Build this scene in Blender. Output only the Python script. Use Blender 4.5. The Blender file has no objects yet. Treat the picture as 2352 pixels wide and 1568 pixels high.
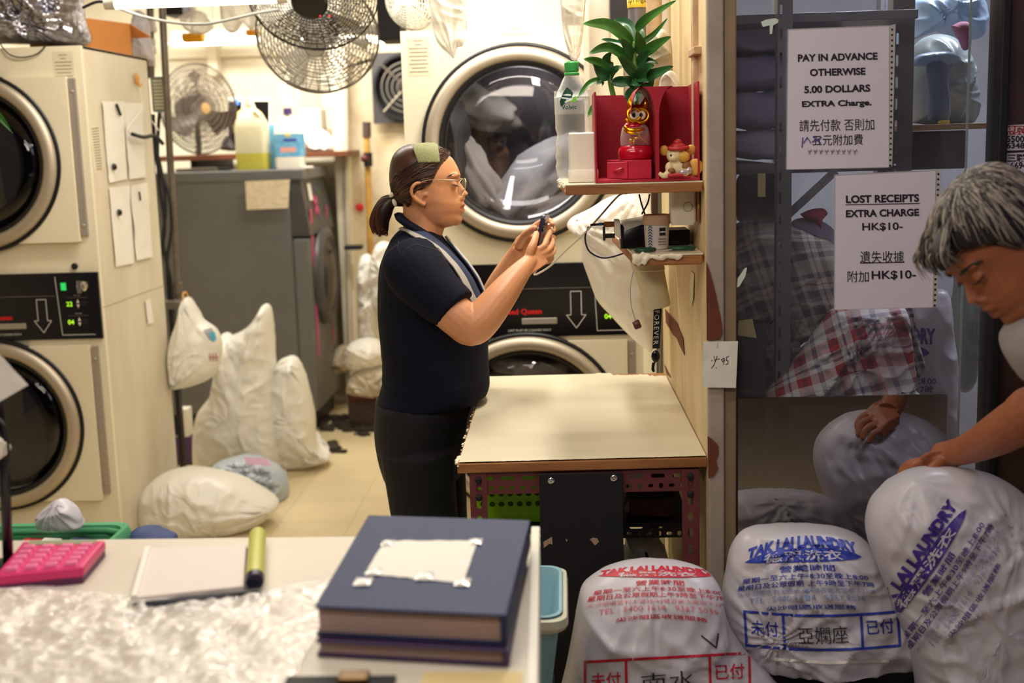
import bpy, bmesh, math, random
from mathutils import Vector, Matrix, Quaternion, noise
from mathutils.bvhtree import BVHTree
random.seed(7)
S = bpy.context.scene
COL = S.collection
PI = math.pi
# ------------------------------------------------------------------ camera
FPX, IW, IH = 2800.0, 2352.0, 1568.0
CAMZ = 1.52
PITCH, YAW, ROLL = math.radians(9.3), math.radians(2.6), -0.03
cam_data = bpy.data.cameras.new('camera')
cam = bpy.data.objects.new('camera', cam_data)
COL.objects.link(cam)
CAMROT = (Matrix.Rotation(YAW, 4, 'Z') @ Matrix.Rotation(PI/2 - PITCH, 4, 'X') @ Matrix.Rotation(ROLL, 4, 'Z'))
cam.matrix_world = Matrix.Translation((0, 0, CAMZ)) @ CAMROT
cam_data.sensor_fit = 'HORIZONTAL'; cam_data.sensor_width = 36.0
cam_data.lens = 36.0 * FPX / IW
cam_data.clip_start = 0.05
cam_data.dof.use_dof = True
cam_data.dof.focus_distance = 2.8
cam_data.dof.aperture_fstop = 3.0
S.camera = cam
def at(px, py, Y):
    d = CAMROT.to_3x3() @ Vector(((px-IW/2)/FPX, -(py-IH/2)/FPX, -1))
    return Vector((0, 0, CAMZ)) + d*(Y/d.y)
def atz(px, py, z):
    d = CAMROT.to_3x3() @ Vector(((px-IW/2)/FPX, -(py-IH/2)/FPX, -1))
    return Vector((0, 0, CAMZ)) + d*((z-CAMZ)/d.z)
# ------------------------------------------------------------------ light
S.view_settings.view_transform = 'Standard'
S.view_settings.look = 'None'
S.view_settings.gamma = 1.0
S.view_settings.use_curve_mapping = False
S.view_settings.exposure = 0.0
W = bpy.data.worlds.new('alley_air'); S.world = W; W.use_nodes = True
W.node_tree.nodes['Background'].inputs[0].default_value = (0.62, 0.50, 0.66, 1)
W.node_tree.nodes['Background'].inputs[1].default_value = 0.13
def area(name, loc, target, sx, sy, power, color):
    l = bpy.data.lights.new(name, 'AREA'); l.shape = 'RECTANGLE'; l.size = sx; l.size_y = sy
    l.energy = power; l.color = color
    o = bpy.data.objects.new(name, l); COL.objects.link(o); o.location = loc
    o.rotation_euler = (Vector(target)-Vector(loc)).to_track_quat('-Z', 'Y').to_euler()
    return o
WARM = (1.0, 0.945, 0.84)
area('tube_light_over_table', (0.05, 3.15, 2.42), (0.0, 3.15, 0), 1.3, 0.12, 23, WARM)
area('tube_light_over_aisle', (-0.9, 4.0, 2.42), (-0.9, 4.0, 0), 1.3, 0.12, 25, WARM)
area('tube_light_by_dryers', (0.0, 3.62, 2.44), (0.0, 4.6, 1.0), 1.3, 0.12, 10, WARM)
area('tube_light_at_back', (-1.9, 6.5, 2.40), (-1.9, 7.4, 0.6), 1.6, 0.2, 56, WARM)
area('tube_light_in_corner', (-0.9, 6.0, 2.40), (-0.9, 6.4, 0), 1.0, 0.12, 20, WARM)
area('tube_light_over_counter', (-0.55, 1.75, 2.42), (-0.55, 1.75, 0), 1.2, 0.12, 9, (1.0, 0.93, 0.86))
area('shop_front_light', (-0.6, 0.6, 2.40), (-0.1, 3.0, 0.9), 1.2, 0.25, 14, (1.0, 0.88, 0.72))
area('tube_light_in_store_room', (1.25, 3.5, 2.42), (1.25, 3.5, 0), 1.0, 0.12, 42, (0.92, 0.90, 1.0))
area('alley_light', (1.6, 0.3, 2.6), (0.9, 2.4, 0.7), 0.8, 0.8, 5, (0.86, 0.78, 1.0))
# ------------------------------------------------------------------ materials
def lin(c):
    return tuple(((x/255)/12.92 if x/255 <= 0.04045 else ((x/255+0.055)/1.055)**2.4) for x in c[:3]) + (1,)
MATS = {}
def mat(name, rgb, rough=0.5, metal=0.0, var=None, vscale=6.0, vamt=0.5, bump=0.0, bscale=60.0,
        trans=0.0, alpha=1.0, emit=None, estr=1.0, spec=0.5, transl=0.0, coat=0.0, ior=1.45, stretch=(1, 1, 1), sheen=0.0):
    """one procedural material: base colour, optional second colour by noise, optional bump"""
    m = bpy.data.materials.new(name); m.use_nodes = True
    nt = m.node_tree; N = nt.nodes; L = nt.links
    p = N['Principled BSDF']
    p.inputs['Base Color'].default_value = lin(rgb)
    p.inputs['Roughness'].default_value = rough
    p.inputs['Metallic'].default_value = metal
    p.inputs['Specular IOR Level'].default_value = spec
    p.inputs['Transmission Weight'].default_value = trans
    p.inputs['IOR'].default_value = ior
    p.inputs['Alpha'].default_value = alpha
    p.inputs['Coat Weight'].default_value = coat
    p.inputs['Sheen Weight'].default_value = sheen
    if emit:
        p.inputs['Emission Color'].default_value = lin(emit); p.inputs['Emission Strength'].default_value = estr
    tc = None
    if var or bump:
        tc = N.new('ShaderNodeTexCoord'); mp = N.new('ShaderNodeMapping')
        mp.inputs['Scale'].default_value = stretch
        L.new(tc.outputs['Object'], mp.inputs['Vector'])
    if var:
        n = N.new('ShaderNodeTexNoise'); n.inputs['Scale'].default_value = vscale
        n.inputs['Detail'].default_value = 6; n.inputs['Roughness'].default_value = 0.62
        r = N.new('ShaderNodeValToRGB')
        r.color_ramp.elements[0].position = 0.5-0.25*(1-vamt)-0.05; r.color_ramp.elements[0].color = lin(rgb)
        r.color_ramp.elements[1].position = min(0.98, 0.5+0.42*(1-vamt)+0.08); r.color_ramp.elements[1].color = lin(var)
        L.new(mp.outputs[0], n.inputs['Vector']); L.new(n.outputs[0], r.inputs[0]); L.new(r.outputs[0], p.inputs['Base Color'])
    if bump:
        n2 = N.new('ShaderNodeTexNoise'); n2.inputs['Scale'].default_value = bscale; n2.inputs['Detail'].default_value = 4
        b = N.new('ShaderNodeBump'); b.inputs['Strength'].default_value = bump; b.inputs['Distance'].default_value = 0.01
        L.new(mp.outputs[0], n2.inputs['Vector']); L.new(n2.outputs[0], b.inputs['Height']); L.new(b.outputs[0], p.inputs['Normal'])
    if transl:
        t = N.new('ShaderNodeBsdfTranslucent'); t.inputs[0].default_value = lin(rgb)
        mx = N.new('ShaderNodeMixShader'); mx.inputs[0].default_value = transl
        L.new(p.outputs[0], mx.inputs[1]); L.new(t.outputs[0], mx.inputs[2]); L.new(mx.outputs[0], N['Material Output'].inputs[0])
    MATS[name] = m
    return m
def clear_film(name, tint, opacity, rough=0.12, bump=0.4, bscale=25):
    """thin clear plastic: mostly see-through, with a glossy milky skin"""
    m = bpy.data.materials.new(name); m.use_nodes = True
    nt = m.node_tree; N = nt.nodes; L = nt.links
    p = N['Principled BSDF']; p.inputs['Base Color'].default_value = lin(tint); p.inputs['Roughness'].default_value = rough
    t = N.new('ShaderNodeBsdfTransparent'); mx = N.new('ShaderNodeMixShader')
    lw = N.new('ShaderNodeLayerWeight'); lw.inputs[0].default_value = 0.25
    ma = N.new('ShaderNodeMath'); ma.operation = 'ADD'; ma.inputs[1].default_value = opacity; ma.use_clamp = True
    L.new(lw.outputs['Facing'], ma.inputs[0])
    if bump:
        tc = N.new('ShaderNodeTexCoord'); n2 = N.new('ShaderNodeTexNoise'); n2.inputs['Scale'].default_value = bscale; n2.inputs['Detail'].default_value = 5
        b = N.new('ShaderNodeBump'); b.inputs['Strength'].default_value = bump; b.inputs['Distance'].default_value = 0.02
        L.new(tc.outputs['Object'], n2.inputs['Vector']); L.new(n2.outputs[0], b.inputs['Height']); L.new(b.outputs[0], p.inputs['Normal'])
    L.new(ma.outputs[0], mx.inputs[0]); L.new(t.outputs[0], mx.inputs[1]); L.new(p.outputs[0], mx.inputs[2])
    L.new(mx.outputs[0], N['Material Output'].inputs[0])
    MATS[name] = m
    return m
def pane_mat(name, tint, reflect, keep, dust=0.0):
    """a window pane: 'keep' of the light goes straight through, 'reflect' mirrors"""
    m = bpy.data.materials.new(name); m.use_nodes = True
    nt = m.node_tree; N = nt.nodes; L = nt.links
    N.remove(N['Principled BSDF'])
    t = N.new('ShaderNodeBsdfTransparent'); t.inputs[0].default_value = (keep*tint[0], keep*tint[1], keep*tint[2], 1)
    g = N.new('ShaderNodeBsdfGlossy'); g.inputs[0].default_value = (0.95, 0.93, 0.95, 1); g.inputs[1].default_value = 0.015
    mx = N.new('ShaderNodeMixShader'); mx.inputs[0].default_value = reflect
    L.new(t.outputs[0], mx.inputs[1]); L.new(g.outputs[0], mx.inputs[2])
    out = mx.outputs[0]
    if dust:
        df = N.new('ShaderNodeBsdfDiffuse'); df.inputs[0].default_value = (0.62, 0.62, 0.72, 1)
        tc = N.new('ShaderNodeTexCoord'); nz = N.new('ShaderNodeTexNoise'); nz.inputs['Scale'].default_value = 5; nz.inputs['Detail'].default_value = 7
        ml = N.new('ShaderNodeMath'); ml.operation = 'MULTIPLY'; ml.inputs[1].default_value = dust*2
        m2 = N.new('ShaderNodeMixShader'); L.new(tc.outputs['Object'], nz.inputs['Vector']); L.new(nz.outputs[0], ml.inputs[0]); L.new(ml.outputs[0], m2.inputs[0])
        L.new(out, m2.inputs[1]); L.new(df.outputs[0], m2.inputs[2]); out = m2.outputs[0]
    L.new(out, N['Material Output'].inputs[0])
    MATS[name] = m
    return m
# ------------------------------------------------------------------ mesh building
def crom(pts, n):
    """Catmull-Rom resample: n points per span; works on tuples of any length"""
    P = [tuple(p) for p in pts]; out = []
    for i in range(len(P)-1):
        p0 = P[max(i-1, 0)]; p1 = P[i]; p2 = P[i+1]; p3 = P[min(i+2, len(P)-1)]
        for k in range(n):
            t = k/n
            out.append(tuple(0.5*((2*b)+(-a+c)*t+(2*a-5*b+4*c-d)*t*t+(-a+3*b-3*c+d)*t**3) for a, b, c, d in zip(p0, p1, p2, p3)))
    out.append(P[-1])
    return out
class B:
    """collects shapes and links them as ONE mesh object"""
    def __init__(s):
        s.v = []; s.f = []; s.m = []
    def add(s, vs, fs, mi=0, M=None):
        o = len(s.v)
        for p in vs:
            p = Vector(p)
            s.v.append(M @ p if M else p)
        for f in fs:
            s.f.append(tuple(i+o for i in f)); s.m.append(mi)
        return s
    def box(s, x0, x1, y0, y1, z0, z1, mi=0, M=None):
        vs = [(x, y, z) for z in (z0, z1) for y in (y0, y1) for x in (x0, x1)]
        return s.add(vs, [(0, 2, 3, 1), (4, 5, 7, 6), (0, 1, 5, 4), (2, 6, 7, 3), (0, 4, 6, 2), (1, 3, 7, 5)], mi, M)
    def hexa(s, bottom, top, mi=0):
        """eight corners: four below, four above, both running the same way round"""
        return s.add(list(bottom)+list(top), [(3, 2, 1, 0), (4, 5, 6, 7), (0, 1, 5, 4), (1, 2, 6, 5), (2, 3, 7, 6), (3, 0, 4, 7)], mi)
    def tube(s, pts, r, n=10, mi=0, caps=True, smooth=0, flat=1.0):
        pts = [Vector(p) for p in pts]
        rs = list(r) if hasattr(r, '__len__') else [r]*len(pts)
        if smooth:
            q = crom([tuple(p)+(w,) for p, w in zip(pts, rs)], smooth)
            pts = [Vector(p[:3]) for p in q]; rs = [max(p[3], 1e-4) for p in q]
        vs = []; up = None
        for i, p in enumerate(pts):
            d = (pts[min(i+1, len(pts)-1)]-pts[max(i-1, 0)])
            d = d.normalized() if d.length > 1e-9 else Vector((0, 0, 1))
            if up is None:
                a = d.orthogonal().normalized()
            else:
                a = (up - d*up.dot(d)); a = a.normalized() if a.length > 1e-6 else d.orthogonal().normalized()
            up = a; b = d.cross(a)
            for k in range(n):
                t = 2*PI*k/n
                vs.append(p + a*(rs[i]*math.cos(t)) + b*(rs[i]*flat*math.sin(t)))
        fs = []
        for i in range(len(pts)-1):
            for k in range(n):
                k2 = (k+1) % n
                fs.append((i*n+k, i*n+k2, (i+1)*n+k2, (i+1)*n+k))
        if caps:
            fs.append(tuple(reversed(range(n)))); fs.append(tuple((len(pts)-1)*n+k for k in range(n)))
        return s.add(vs, fs, mi)
    def lathe(s, prof, c=(0, 0, 0), n=32, mi=0, M=None, cap=False, sx=1.0, sy=1.0, mis=None):
        c = Vector(c); vs = []; fs = []
        for r, z in prof:
            for k in range(n):
                t = 2*PI*k/n
                vs.append(c + Vector((r*sx*math.cos(t), r*sy*math.sin(t), z)))
        L = len(prof)
        if mis is None:
            for i in range(L-1):
                for k in range(n):
                    k2 = (k+1) % n
                    fs.append((i*n+k, i*n+k2, (i+1)*n+k2, (i+1)*n+k))
            if cap:
                fs.append(tuple(reversed(range(n)))); fs.append(tuple((L-1)*n+k for k in range(n)))
            return s.add(vs, fs, mi, M)
        o = len(s.v)
        s.add(vs, [], 0, M)
        for i in range(L-1):
            for k in range(n):
                k2 = (k+1) % n
                s.f.append((o+i*n+k, o+i*n+k2, o+(i+1)*n+k2, o+(i+1)*n+k)); s.m.append(mis[i])
        return s
    def ball(s, c, r, n=16, mi=0, R=None):
        r = r if hasattr(r, '__len__') else (r, r, r)
        vs = []; fs = []; h = n//2
        for i in range(h+1):
            a = PI*i/h
            for k in range(n):
                t = 2*PI*k/n
                p = Vector((r[0]*math.sin(a)*math.cos(t), r[1]*math.sin(a)*math.sin(t), -r[2]*math.cos(a)))
                vs.append(Vector(c) + (R @ p if R else p))
        for i in range(h):
            for k in range(n):
                k2 = (k+1) % n
                fs.append((i*n+k, i*n+k2, (i+1)*n+k2, (i+1)*n+k))
        return s.add(vs, fs, mi)
    def grid(s, fn, nu, nv, mi=0, wrap=False, mif=None):
        o = len(s.v)
        for j in range(nv+1):
            for i in range(nu + (0 if wrap else 1)):
                s.v.append(Vector(fn(i/nu, j/nv)))
        w = nu if wrap else nu+1
        for j in range(nv):
            for i in range(nu):
                i2 = (i+1) % w
                s.f.append((o+j*w+i, o+j*w+i2, o+(j+1)*w+i2, o+(j+1)*w+i))
                s.m.append(mif(i/nu, j/nv) if mif else mi)
        return s
    def loft(s, rings, mi=0, cap=True):
        n = len(rings[0]); o = len(s.v)
        for r in rings:
            s.v.extend(Vector(p) for p in r)
        for i in range(len(rings)-1):
            for k in range(n):
                k2 = (k+1) % n
                s.f.append((o+i*n+k, o+i*n+k2, o+(i+1)*n+k2, o+(i+1)*n+k)); s.m.append(mi)
        if cap:
            s.f.append(tuple(o+k for k in reversed(range(n)))); s.m.append(mi)
            s.f.append(tuple(o+(len(rings)-1)*n+k for k in range(n))); s.m.append(mi)
        return s
    def sheet(s, pts, t, mi=0, dirv=(0, 1, 0)):
        """a thin slab: outline points, thickness t along dirv"""
        n = len(pts); d = Vector(dirv)*t
        vs = [Vector(p) for p in pts]+[Vector(p)+d for p in pts]
        fs = [tuple(range(n)), tuple(reversed(range(n, 2*n)))]+[(k, k+n, (k+1) % n+n, (k+1) % n) for k in range(n)]
        return s.add(vs, fs, mi)
    def quadsheet(s, c00, c10, c11, c01, nu=12, nv=12, t=0.0008, wob=0.0, nrm=(0, -1, 0), seed=0, freq=6.0, mi=0, curl=0.0):
        """a sheet of paper or film between four corners, with a little waviness and real thickness"""
        c00, c10, c11, c01 = map(Vector, (c00, c10, c11, c01)); nrm = Vector(nrm)
        def P(u, v, off):
            p = c00*(1-u)*(1-v)+c10*u*(1-v)+c11*u*v+c01*(1-u)*v
            w = noise.noise(Vector((u*freq+seed, v*freq*1.3, seed*1.7)))*wob + curl*((2*u-1)**2*(v*0.4+0.6))
            return p + nrm*(abs(w)+off)
        s.grid(lambda u, v: P(u, v, t), nu, nv, mi)
        s.grid(lambda u, v: P(1-u, v, 0), nu, nv, mi)
        return s
    def mesh(s, name, mats):
        me = bpy.data.meshes.new(name)
        me.from_pydata([tuple(p) for p in s.v], [], s.f)
        for m in (mats if isinstance(mats, (list, tuple)) else [mats]):
            me.materials.append(m)
        me.polygons.foreach_set('material_index', s.m)
        return me
    def build(s, name, mats, parent=None, smooth=False, bevel=0.0, seg=2, angle=0.6, subd=0, origin=None):
        me = s.mesh(name, mats)
        return link(name, me, parent, smooth, bevel, seg, angle, subd, origin)
def world_of(o):
    M = Matrix.Identity(4)
    while o:
        M = Matrix.Translation(o.location) @ o.rotation_euler.to_matrix().to_4x4() @ Matrix.Diagonal(o.scale.to_4d()) @ M
        o = o.parent
    return M
def link(name, me, parent=None, smooth=False, bevel=0.0, seg=2, angle=0.6, subd=0, origin=None, fixnormals=True):
    """links a mesh given in WORLD coordinates; parts are expressed in their parent's frame"""
    o = bpy.data.objects.new(name, me); COL.objects.link(o)
    if fixnormals:
        bm = bmesh.new(); bm.from_mesh(me); bmesh.ops.recalc_face_normals(bm, faces=bm.faces); bm.to_mesh(me); bm.free()
    if parent:
        me.transform(world_of(parent).inverted()); o.parent = parent
    else:
        if origin is None:
            xs = [v.co for v in me.vertices]
            origin = Vector(((min(c.x for c in xs)+max(c.x for c in xs))/2, (min(c.y for c in xs)+max(c.y for c in xs))/2, min(c.z for c in xs)))
        me.transform(Matrix.Translation(-Vector(origin))); o.location = origin
    if smooth:
        me.polygons.foreach_set('use_smooth', [True]*len(me.polygons))
        if smooth == 'auto':
            bm = bmesh.new(); bm.from_mesh(me)
            for e in bm.edges:
                if len(e.link_faces) == 2 and e.calc_face_angle(0) > 0.6: e.smooth = False
            bm.to_mesh(me); bm.free()
    if bevel:
        b = o.modifiers.new('bevel', 'BEVEL'); b.width = bevel; b.segments = seg; b.limit_method = 'ANGLE'; b.angle_limit = angle
        b.harden_normals = False
    if subd:
        b = o.modifiers.new('subd', 'SUBSURF'); b.levels = subd; b.render_levels = subd
    return o
def tag(o, label, cat, group=None, kind=None):
    o['label'] = label; o['category'] = cat
    if group: o['group'] = group
    if kind: o['kind'] = kind
    return o
def thing(name, label, cat, loc=(0, 0, 0), rotz=0.0, group=None):
    o = bpy.data.objects.new(name, None); COL.objects.link(o); o.empty_display_size = 0.05
    o.location = loc; o.rotation_euler = (0, 0, rotz)
    return tag(o, label, cat, group)
def struct(o):
    o['kind'] = 'structure'; return o
def dup(root, loc=None, rotz=None, label=None):
    r = root.copy(); COL.objects.link(r)
    if loc is not None: r.location = loc
    if rotz is not None: r.rotation_euler = (0, 0, rotz)
    if label: r['label'] = label
    for ch in list(root.children):
        c = ch.copy(); COL.objects.link(c); c.parent = r
        for g in list(ch.children):
            d = g.copy(); COL.objects.link(d); d.parent = c
    return r
def fuse(b, voxel, smooth=6, fac=0.5):
    """one continuous skin round every shape in b; returns a mesh in world coordinates"""
    me = b.mesh('tmp', []); o = bpy.data.objects.new('tmp', me); COL.objects.link(o)
    bm = bmesh.new(); bm.from_mesh(me); bmesh.ops.recalc_face_normals(bm, faces=bm.faces); bm.to_mesh(me); bm.free()
    r = o.modifiers.new('r', 'REMESH'); r.mode = 'VOXEL'; r.voxel_size = voxel; r.adaptivity = 0
    if smooth:
        q = o.modifiers.new('s', 'SMOOTH'); q.iterations = smooth; q.factor = fac
    dg = bpy.context.evaluated_depsgraph_get()
    out = bpy.data.meshes.new_from_object(o.evaluated_get(dg))
    bpy.data.objects.remove(o); bpy.data.meshes.remove(me)
    return out
def displace(me, fn):
    """moves each vertex of a mesh along its normal by fn(position)"""
    ns = [v.normal.copy() for v in me.vertices]
    for v, n in zip(me.vertices, ns):
        v.co += n*fn(v.co)
# ------------------------------------------------------------------ lettering
_txt = {}
def text2d(body, size, bold=0.0, align='CENTER', res=2, shear=0.0, space=1.0, xs=1.0):
    """flat lettering as (verts, faces) in the XY plane, size = letter height setting in metres"""
    key = (body, bold, align, res, shear, space)
    if key not in _txt:
        c = bpy.data.curves.new('t', 'FONT'); c.body = body; c.size = 1.0; c.offset = bold; c.align_x = align
        c.resolution_u = res; c.shear = shear; c.space_character = space
        o = bpy.data.objects.new('t', c); COL.objects.link(o)
        dg = bpy.context.evaluated_depsgraph_get()
        me = bpy.data.meshes.new_from_object(o.evaluated_get(dg))
        _txt[key] = ([v.co.copy() for v in me.vertices], [tuple(p.vertices) for p in me.polygons])
        bpy.data.objects.remove(o); bpy.data.curves.remove(c); bpy.data.meshes.remove(me)
    vs, fs = _txt[key]
    return [Vector((v.x*size*xs, v.y*size, 0)) for v in vs], fs
class Flat:
    """a flat layout of lettering and shapes that is then laid on a surface"""
    def __init__(s): s.v = []; s.f = []; s.m = []
    def put(s, vs, fs, mi=0):
        o = len(s.v); s.v += [Vector(v) for v in vs]; s.f += [tuple(i+o for i in f) for f in fs]; s.m += [mi]*len(fs)
    def text(s, body, x, y, size, mi=0, rot=0.0, **k):
        vs, fs = text2d(body, size, **k); c, n = math.cos(rot), math.sin(rot)
        s.put([(x+v.x*c-v.y*n, y+v.x*n+v.y*c, 0) for v in vs], fs, mi); return s
    def rect(s, x0, x1, y0, y1, mi=0):
        s.put([(x0, y0, 0), (x1, y0, 0), (x1, y1, 0), (x0, y1, 0)], [(0, 1, 2, 3)], mi); return s
    def line(s, pts, w, mi=0):
        for (ax, ay), (bx, by) in zip(pts, pts[1:]):
            d = Vector((bx-ax, by-ay)); d = d.normalized() if d.length else Vector((1, 0)); e = d*(w*0.4); n = Vector((-d.y, d.x))*w/2
            a = Vector((ax, ay))-e; b = Vector((bx, by))+e
            s.put([(*(a-n), 0), (*(b-n), 0), (*(b+n), 0), (*(a+n), 0)], [(0, 1, 2, 3)], mi)
        return s
    def poly(s, pts, mi=0):
        s.put([(x, y, 0) for x, y in pts], [tuple(range(len(pts)))], mi); return s
    def on(s, name, mats, fn, parent, maxlen=None):
        """lays the layout on a surface: fn(x, y, material) -> world point"""
        me = bpy.data.meshes.new(name)
        me.from_pydata([tuple(v) for v in s.v], [], s.f)
        for m in (mats if isinstance(mats, (list, tuple)) else [mats]): me.materials.append(m)
        me.polygons.foreach_set('material_index', s.m)
        bm = bmesh.new(); bm.from_mesh(me)
        if maxlen:
            for _ in range(5):
                es = [e for e in bm.edges if e.calc_length() > maxlen]
                if not es: break
                bmesh.ops.subdivide_edges(bm, edges=es, cuts=1, use_grid_fill=False)
                bmesh.ops.triangulate(bm, faces=[f for f in bm.faces if len(f.verts) > 4])
        zi = {}
        for f in bm.faces:
            for v in f.verts: zi[v.index if v.index >= 0 else id(v)] = 0
        mv = {}
        for f in bm.faces:
            for v in f.verts: mv[v] = max(mv.get(v, 0), f.material_index)
        for v in bm.verts:
            v.co = fn(v.co.x, v.co.y, mv.get(v, 0))
        bm.to_mesh(me); bm.free()
        return link(name, me, parent, fixnormals=False)
def plane_fn(o, ux, uy, lift):
    o, ux, uy = Vector(o), Vector(ux).normalized(), Vector(uy).normalized()
    n = ux.cross(uy).normalized()
    return lambda x, y, m: o + ux*x + uy*y + n*(lift*(1+0.5*m))
def slab_with_holes(outer, holes, thick):
    """outline and holes in the XY plane -> mesh slab of real thickness (2D filled curve)"""
    c = bpy.data.curves.new('c', 'CURVE'); c.dimensions = '2D'; c.fill_mode = 'BOTH'; c.extrude = thick/2
    for pts in [outer]+holes:
        sp = c.splines.new('POLY'); sp.points.add(len(pts)-1); sp.use_cyclic_u = True
        for q, (x, y) in zip(sp.points, pts): q.co = (x, y, 0, 1)
    o = bpy.data.objects.new('c', c); COL.objects.link(o)
    dg = bpy.context.evaluated_depsgraph_get()
    me = bpy.data.meshes.new_from_object(o.evaluated_get(dg))
    bpy.data.objects.remove(o); bpy.data.curves.remove(c)
    return me
def slot(cx, cy, w, h, n=5):
    """outline of a rounded slot"""
    r = min(w, h)/2; pts = []
    for k, (sx, sy) in enumerate(((1, 1), (-1, 1), (-1, -1), (1, -1))):
        for i in range(n+1):
            a = PI/2*(k + i/n)
            pts.append((cx+sx*(w/2-r)+r*math.cos(a), cy+sy*(h/2-r)+r*math.sin(a)))
    return pts
def addmesh(b, me, M, mi=0):
    b.add([M @ v.co for v in me.vertices], [tuple(p.vertices) for p in me.polygons], mi)
    return b
def frame(o, ux, uy):
    """matrix that takes local XY to ux, uy at o"""
    ux = Vector(ux).normalized(); uy = Vector(uy); uy = (uy-ux*uy.dot(ux)).normalized(); uz = ux.cross(uy)
    M = Matrix((ux, uy, uz)).transposed().to_4x4(); M.translation = Vector(o); return M
# ================================================================== MATERIALS IN USE
mat('cream_enamel', (236, 226, 200), 0.42, var=(226, 214, 186), vscale=3, vamt=0.3, bump=0.03, bscale=9)
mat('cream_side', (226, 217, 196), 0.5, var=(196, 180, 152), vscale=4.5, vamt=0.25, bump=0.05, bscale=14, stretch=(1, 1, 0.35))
mat('wall_white', (240, 234, 214), 0.7, var=(224, 212, 184), vscale=2.2, vamt=0.3, bump=0.06, bscale=20)
mat('wall_stained', (232, 222, 196), 0.8, var=(176, 150, 108), vscale=4.0, vamt=0.55, bump=0.15, bscale=18)
mat('floor_tile', (222, 205, 166), 0.33, var=(200, 180, 138), vscale=2.5, vamt=0.35, bump=0.03)
mat('ceiling_paint', (205, 196, 176), 0.8, var=(186, 176, 158), vscale=2)
mat('black_gloss', (17, 15, 20), 0.22)
mat('black_matte', (17, 15, 21), 0.6)
mat('black_rubber', (16, 14, 18), 0.42)
mat('steel', (190, 178, 160), 0.5, 0.75, bump=0.03, bscale=40)
mat('steel_dark', (176, 166, 156), 0.5, 0.6, bump=0.04, bscale=30)
mat('chrome', (225, 220, 210), 0.12, 1.0)
mat('drum_steel', (92, 88, 92), 0.35, 0.7, bump=0.05, bscale=60)
mat('drum_shaded', (10, 8, 12), 0.8)
mat('washer_grey', (114, 114, 114), 0.4, 0.25, var=(102, 101, 101), vscale=3, bump=0.03, bscale=12)
mat('washer_trim', (74, 72, 72), 0.4, 0.2)
mat('white_plastic', (235, 230, 215), 0.4)
mat('paper', (238, 233, 222), 0.75, bump=0.04, bscale=25)
mat('paper_old', (226, 214, 186), 0.8, var=(208, 192, 160), vscale=9, bump=0.04, bscale=25)
mat('ink_black', (30, 26, 34), 0.7)
mat('ink_grey', (120, 112, 106), 0.8)
mat('ink_red', (200, 32, 44), 0.6)
mat('mark_white', (226, 222, 214), 0.6)
mat('red_letters', (214, 26, 30), 0.5)
mat('led_green', (150, 210, 30), 0.4, emit=(160, 225, 40), estr=1.1)
mat('lamp_green', (40, 190, 90), 0.4, emit=(40, 190, 90), estr=0.8)
mat('wood_edge', (176, 118, 66), 0.6, var=(112, 66, 34), vscale=7, vamt=0.5, stretch=(1, 6, 6), bump=0.15, bscale=30)
mat('wood_brown', (120, 68, 40), 0.55, var=(88, 46, 26), vscale=6, stretch=(0.4, 5, 5))
mat('laminate', (236, 228, 200), 0.28, var=(228, 216, 184), vscale=2.0, vamt=0.25, bump=0.03, bscale=5)
mat('plywood', (226, 206, 162), 0.55, var=(204, 174, 122), vscale=5, vamt=0.35, stretch=(1, 3, 0.5), bump=0.05, bscale=20)
mat('post_paint', (178, 166, 152), 0.75, var=(140, 124, 110), vscale=7, vamt=0.5, bump=0.2, bscale=35)
mat('post_tan', (150, 128, 100), 0.65, var=(116, 98, 78), vscale=6, vamt=0.5, bump=0.1, bscale=30)
mat('bare_brick', (118, 60, 36), 0.75, var=(90, 44, 28), vscale=9, bump=0.15, bscale=40)
mat('dexion_red', (116, 56, 56), 0.5, 0.15, var=(92, 44, 44), vscale=12, bump=0.06, bscale=40)
mat('dexion_grey', (128, 126, 128), 0.45, 0.4, var=(104, 102, 106), vscale=8)
mat('pipe_grey', (126, 116, 102), 0.45, 0.5, var=(92, 84, 74), vscale=14, bump=0.05)
mat('pipe_white', (212, 200, 182), 0.55, var=(190, 174, 152), vscale=5, bump=0.03)
mat('rust_paint', (206, 184, 146), 0.7, var=(150, 92, 46), vscale=11, vamt=0.62, bump=0.15, bscale=40)
mat('cardboard', (214, 142, 74), 0.75, var=(202, 130, 64), vscale=5)
mat('bag_white', (246, 242, 232), 0.34, transl=0.22, bump=0.12, bscale=16)
mat('bag_cool', (224, 220, 228), 0.32, transl=0.22, bump=0.10, bscale=16)
mat('bag_blue', (196, 206, 216), 0.3, transl=0.25, bump=0.2, bscale=22)
mat('bag_dirty', (196, 184, 160), 0.5, var=(150, 136, 112), vscale=5, bump=0.1)
mat('grime', (60, 48, 36), 0.9, var=(34, 28, 24), vscale=20, bump=0.3, bscale=50)
mat('tube_glow', (255, 250, 235), 0.4, emit=(255, 246, 222), estr=9.0)
mat('lamp_case', (226, 222, 210), 0.5)
clear_film('clear_plastic', (235, 230, 222), 0.16)
clear_film('milky_plastic', (232, 226, 214), 0.42, 0.2)
mat('bubble_wrap', (214, 212, 220), 0.07, 0.95, var=(60, 60, 84), vscale=14, vamt=0.5, bump=0.9, bscale=34)
pane_mat('pane', (0.96, 0.98, 1.0), 0.05, 0.88, 0.03)
pane_mat('door_glass', (0.9, 0.9, 0.95), 0.05, 0.8)
pane_mat('mirror_film', (0.95, 0.84, 0.90), 0.42, 0.30)
M_ = MATS
GY = 2.53        # plane of the glass front and of the table's front edge
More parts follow.
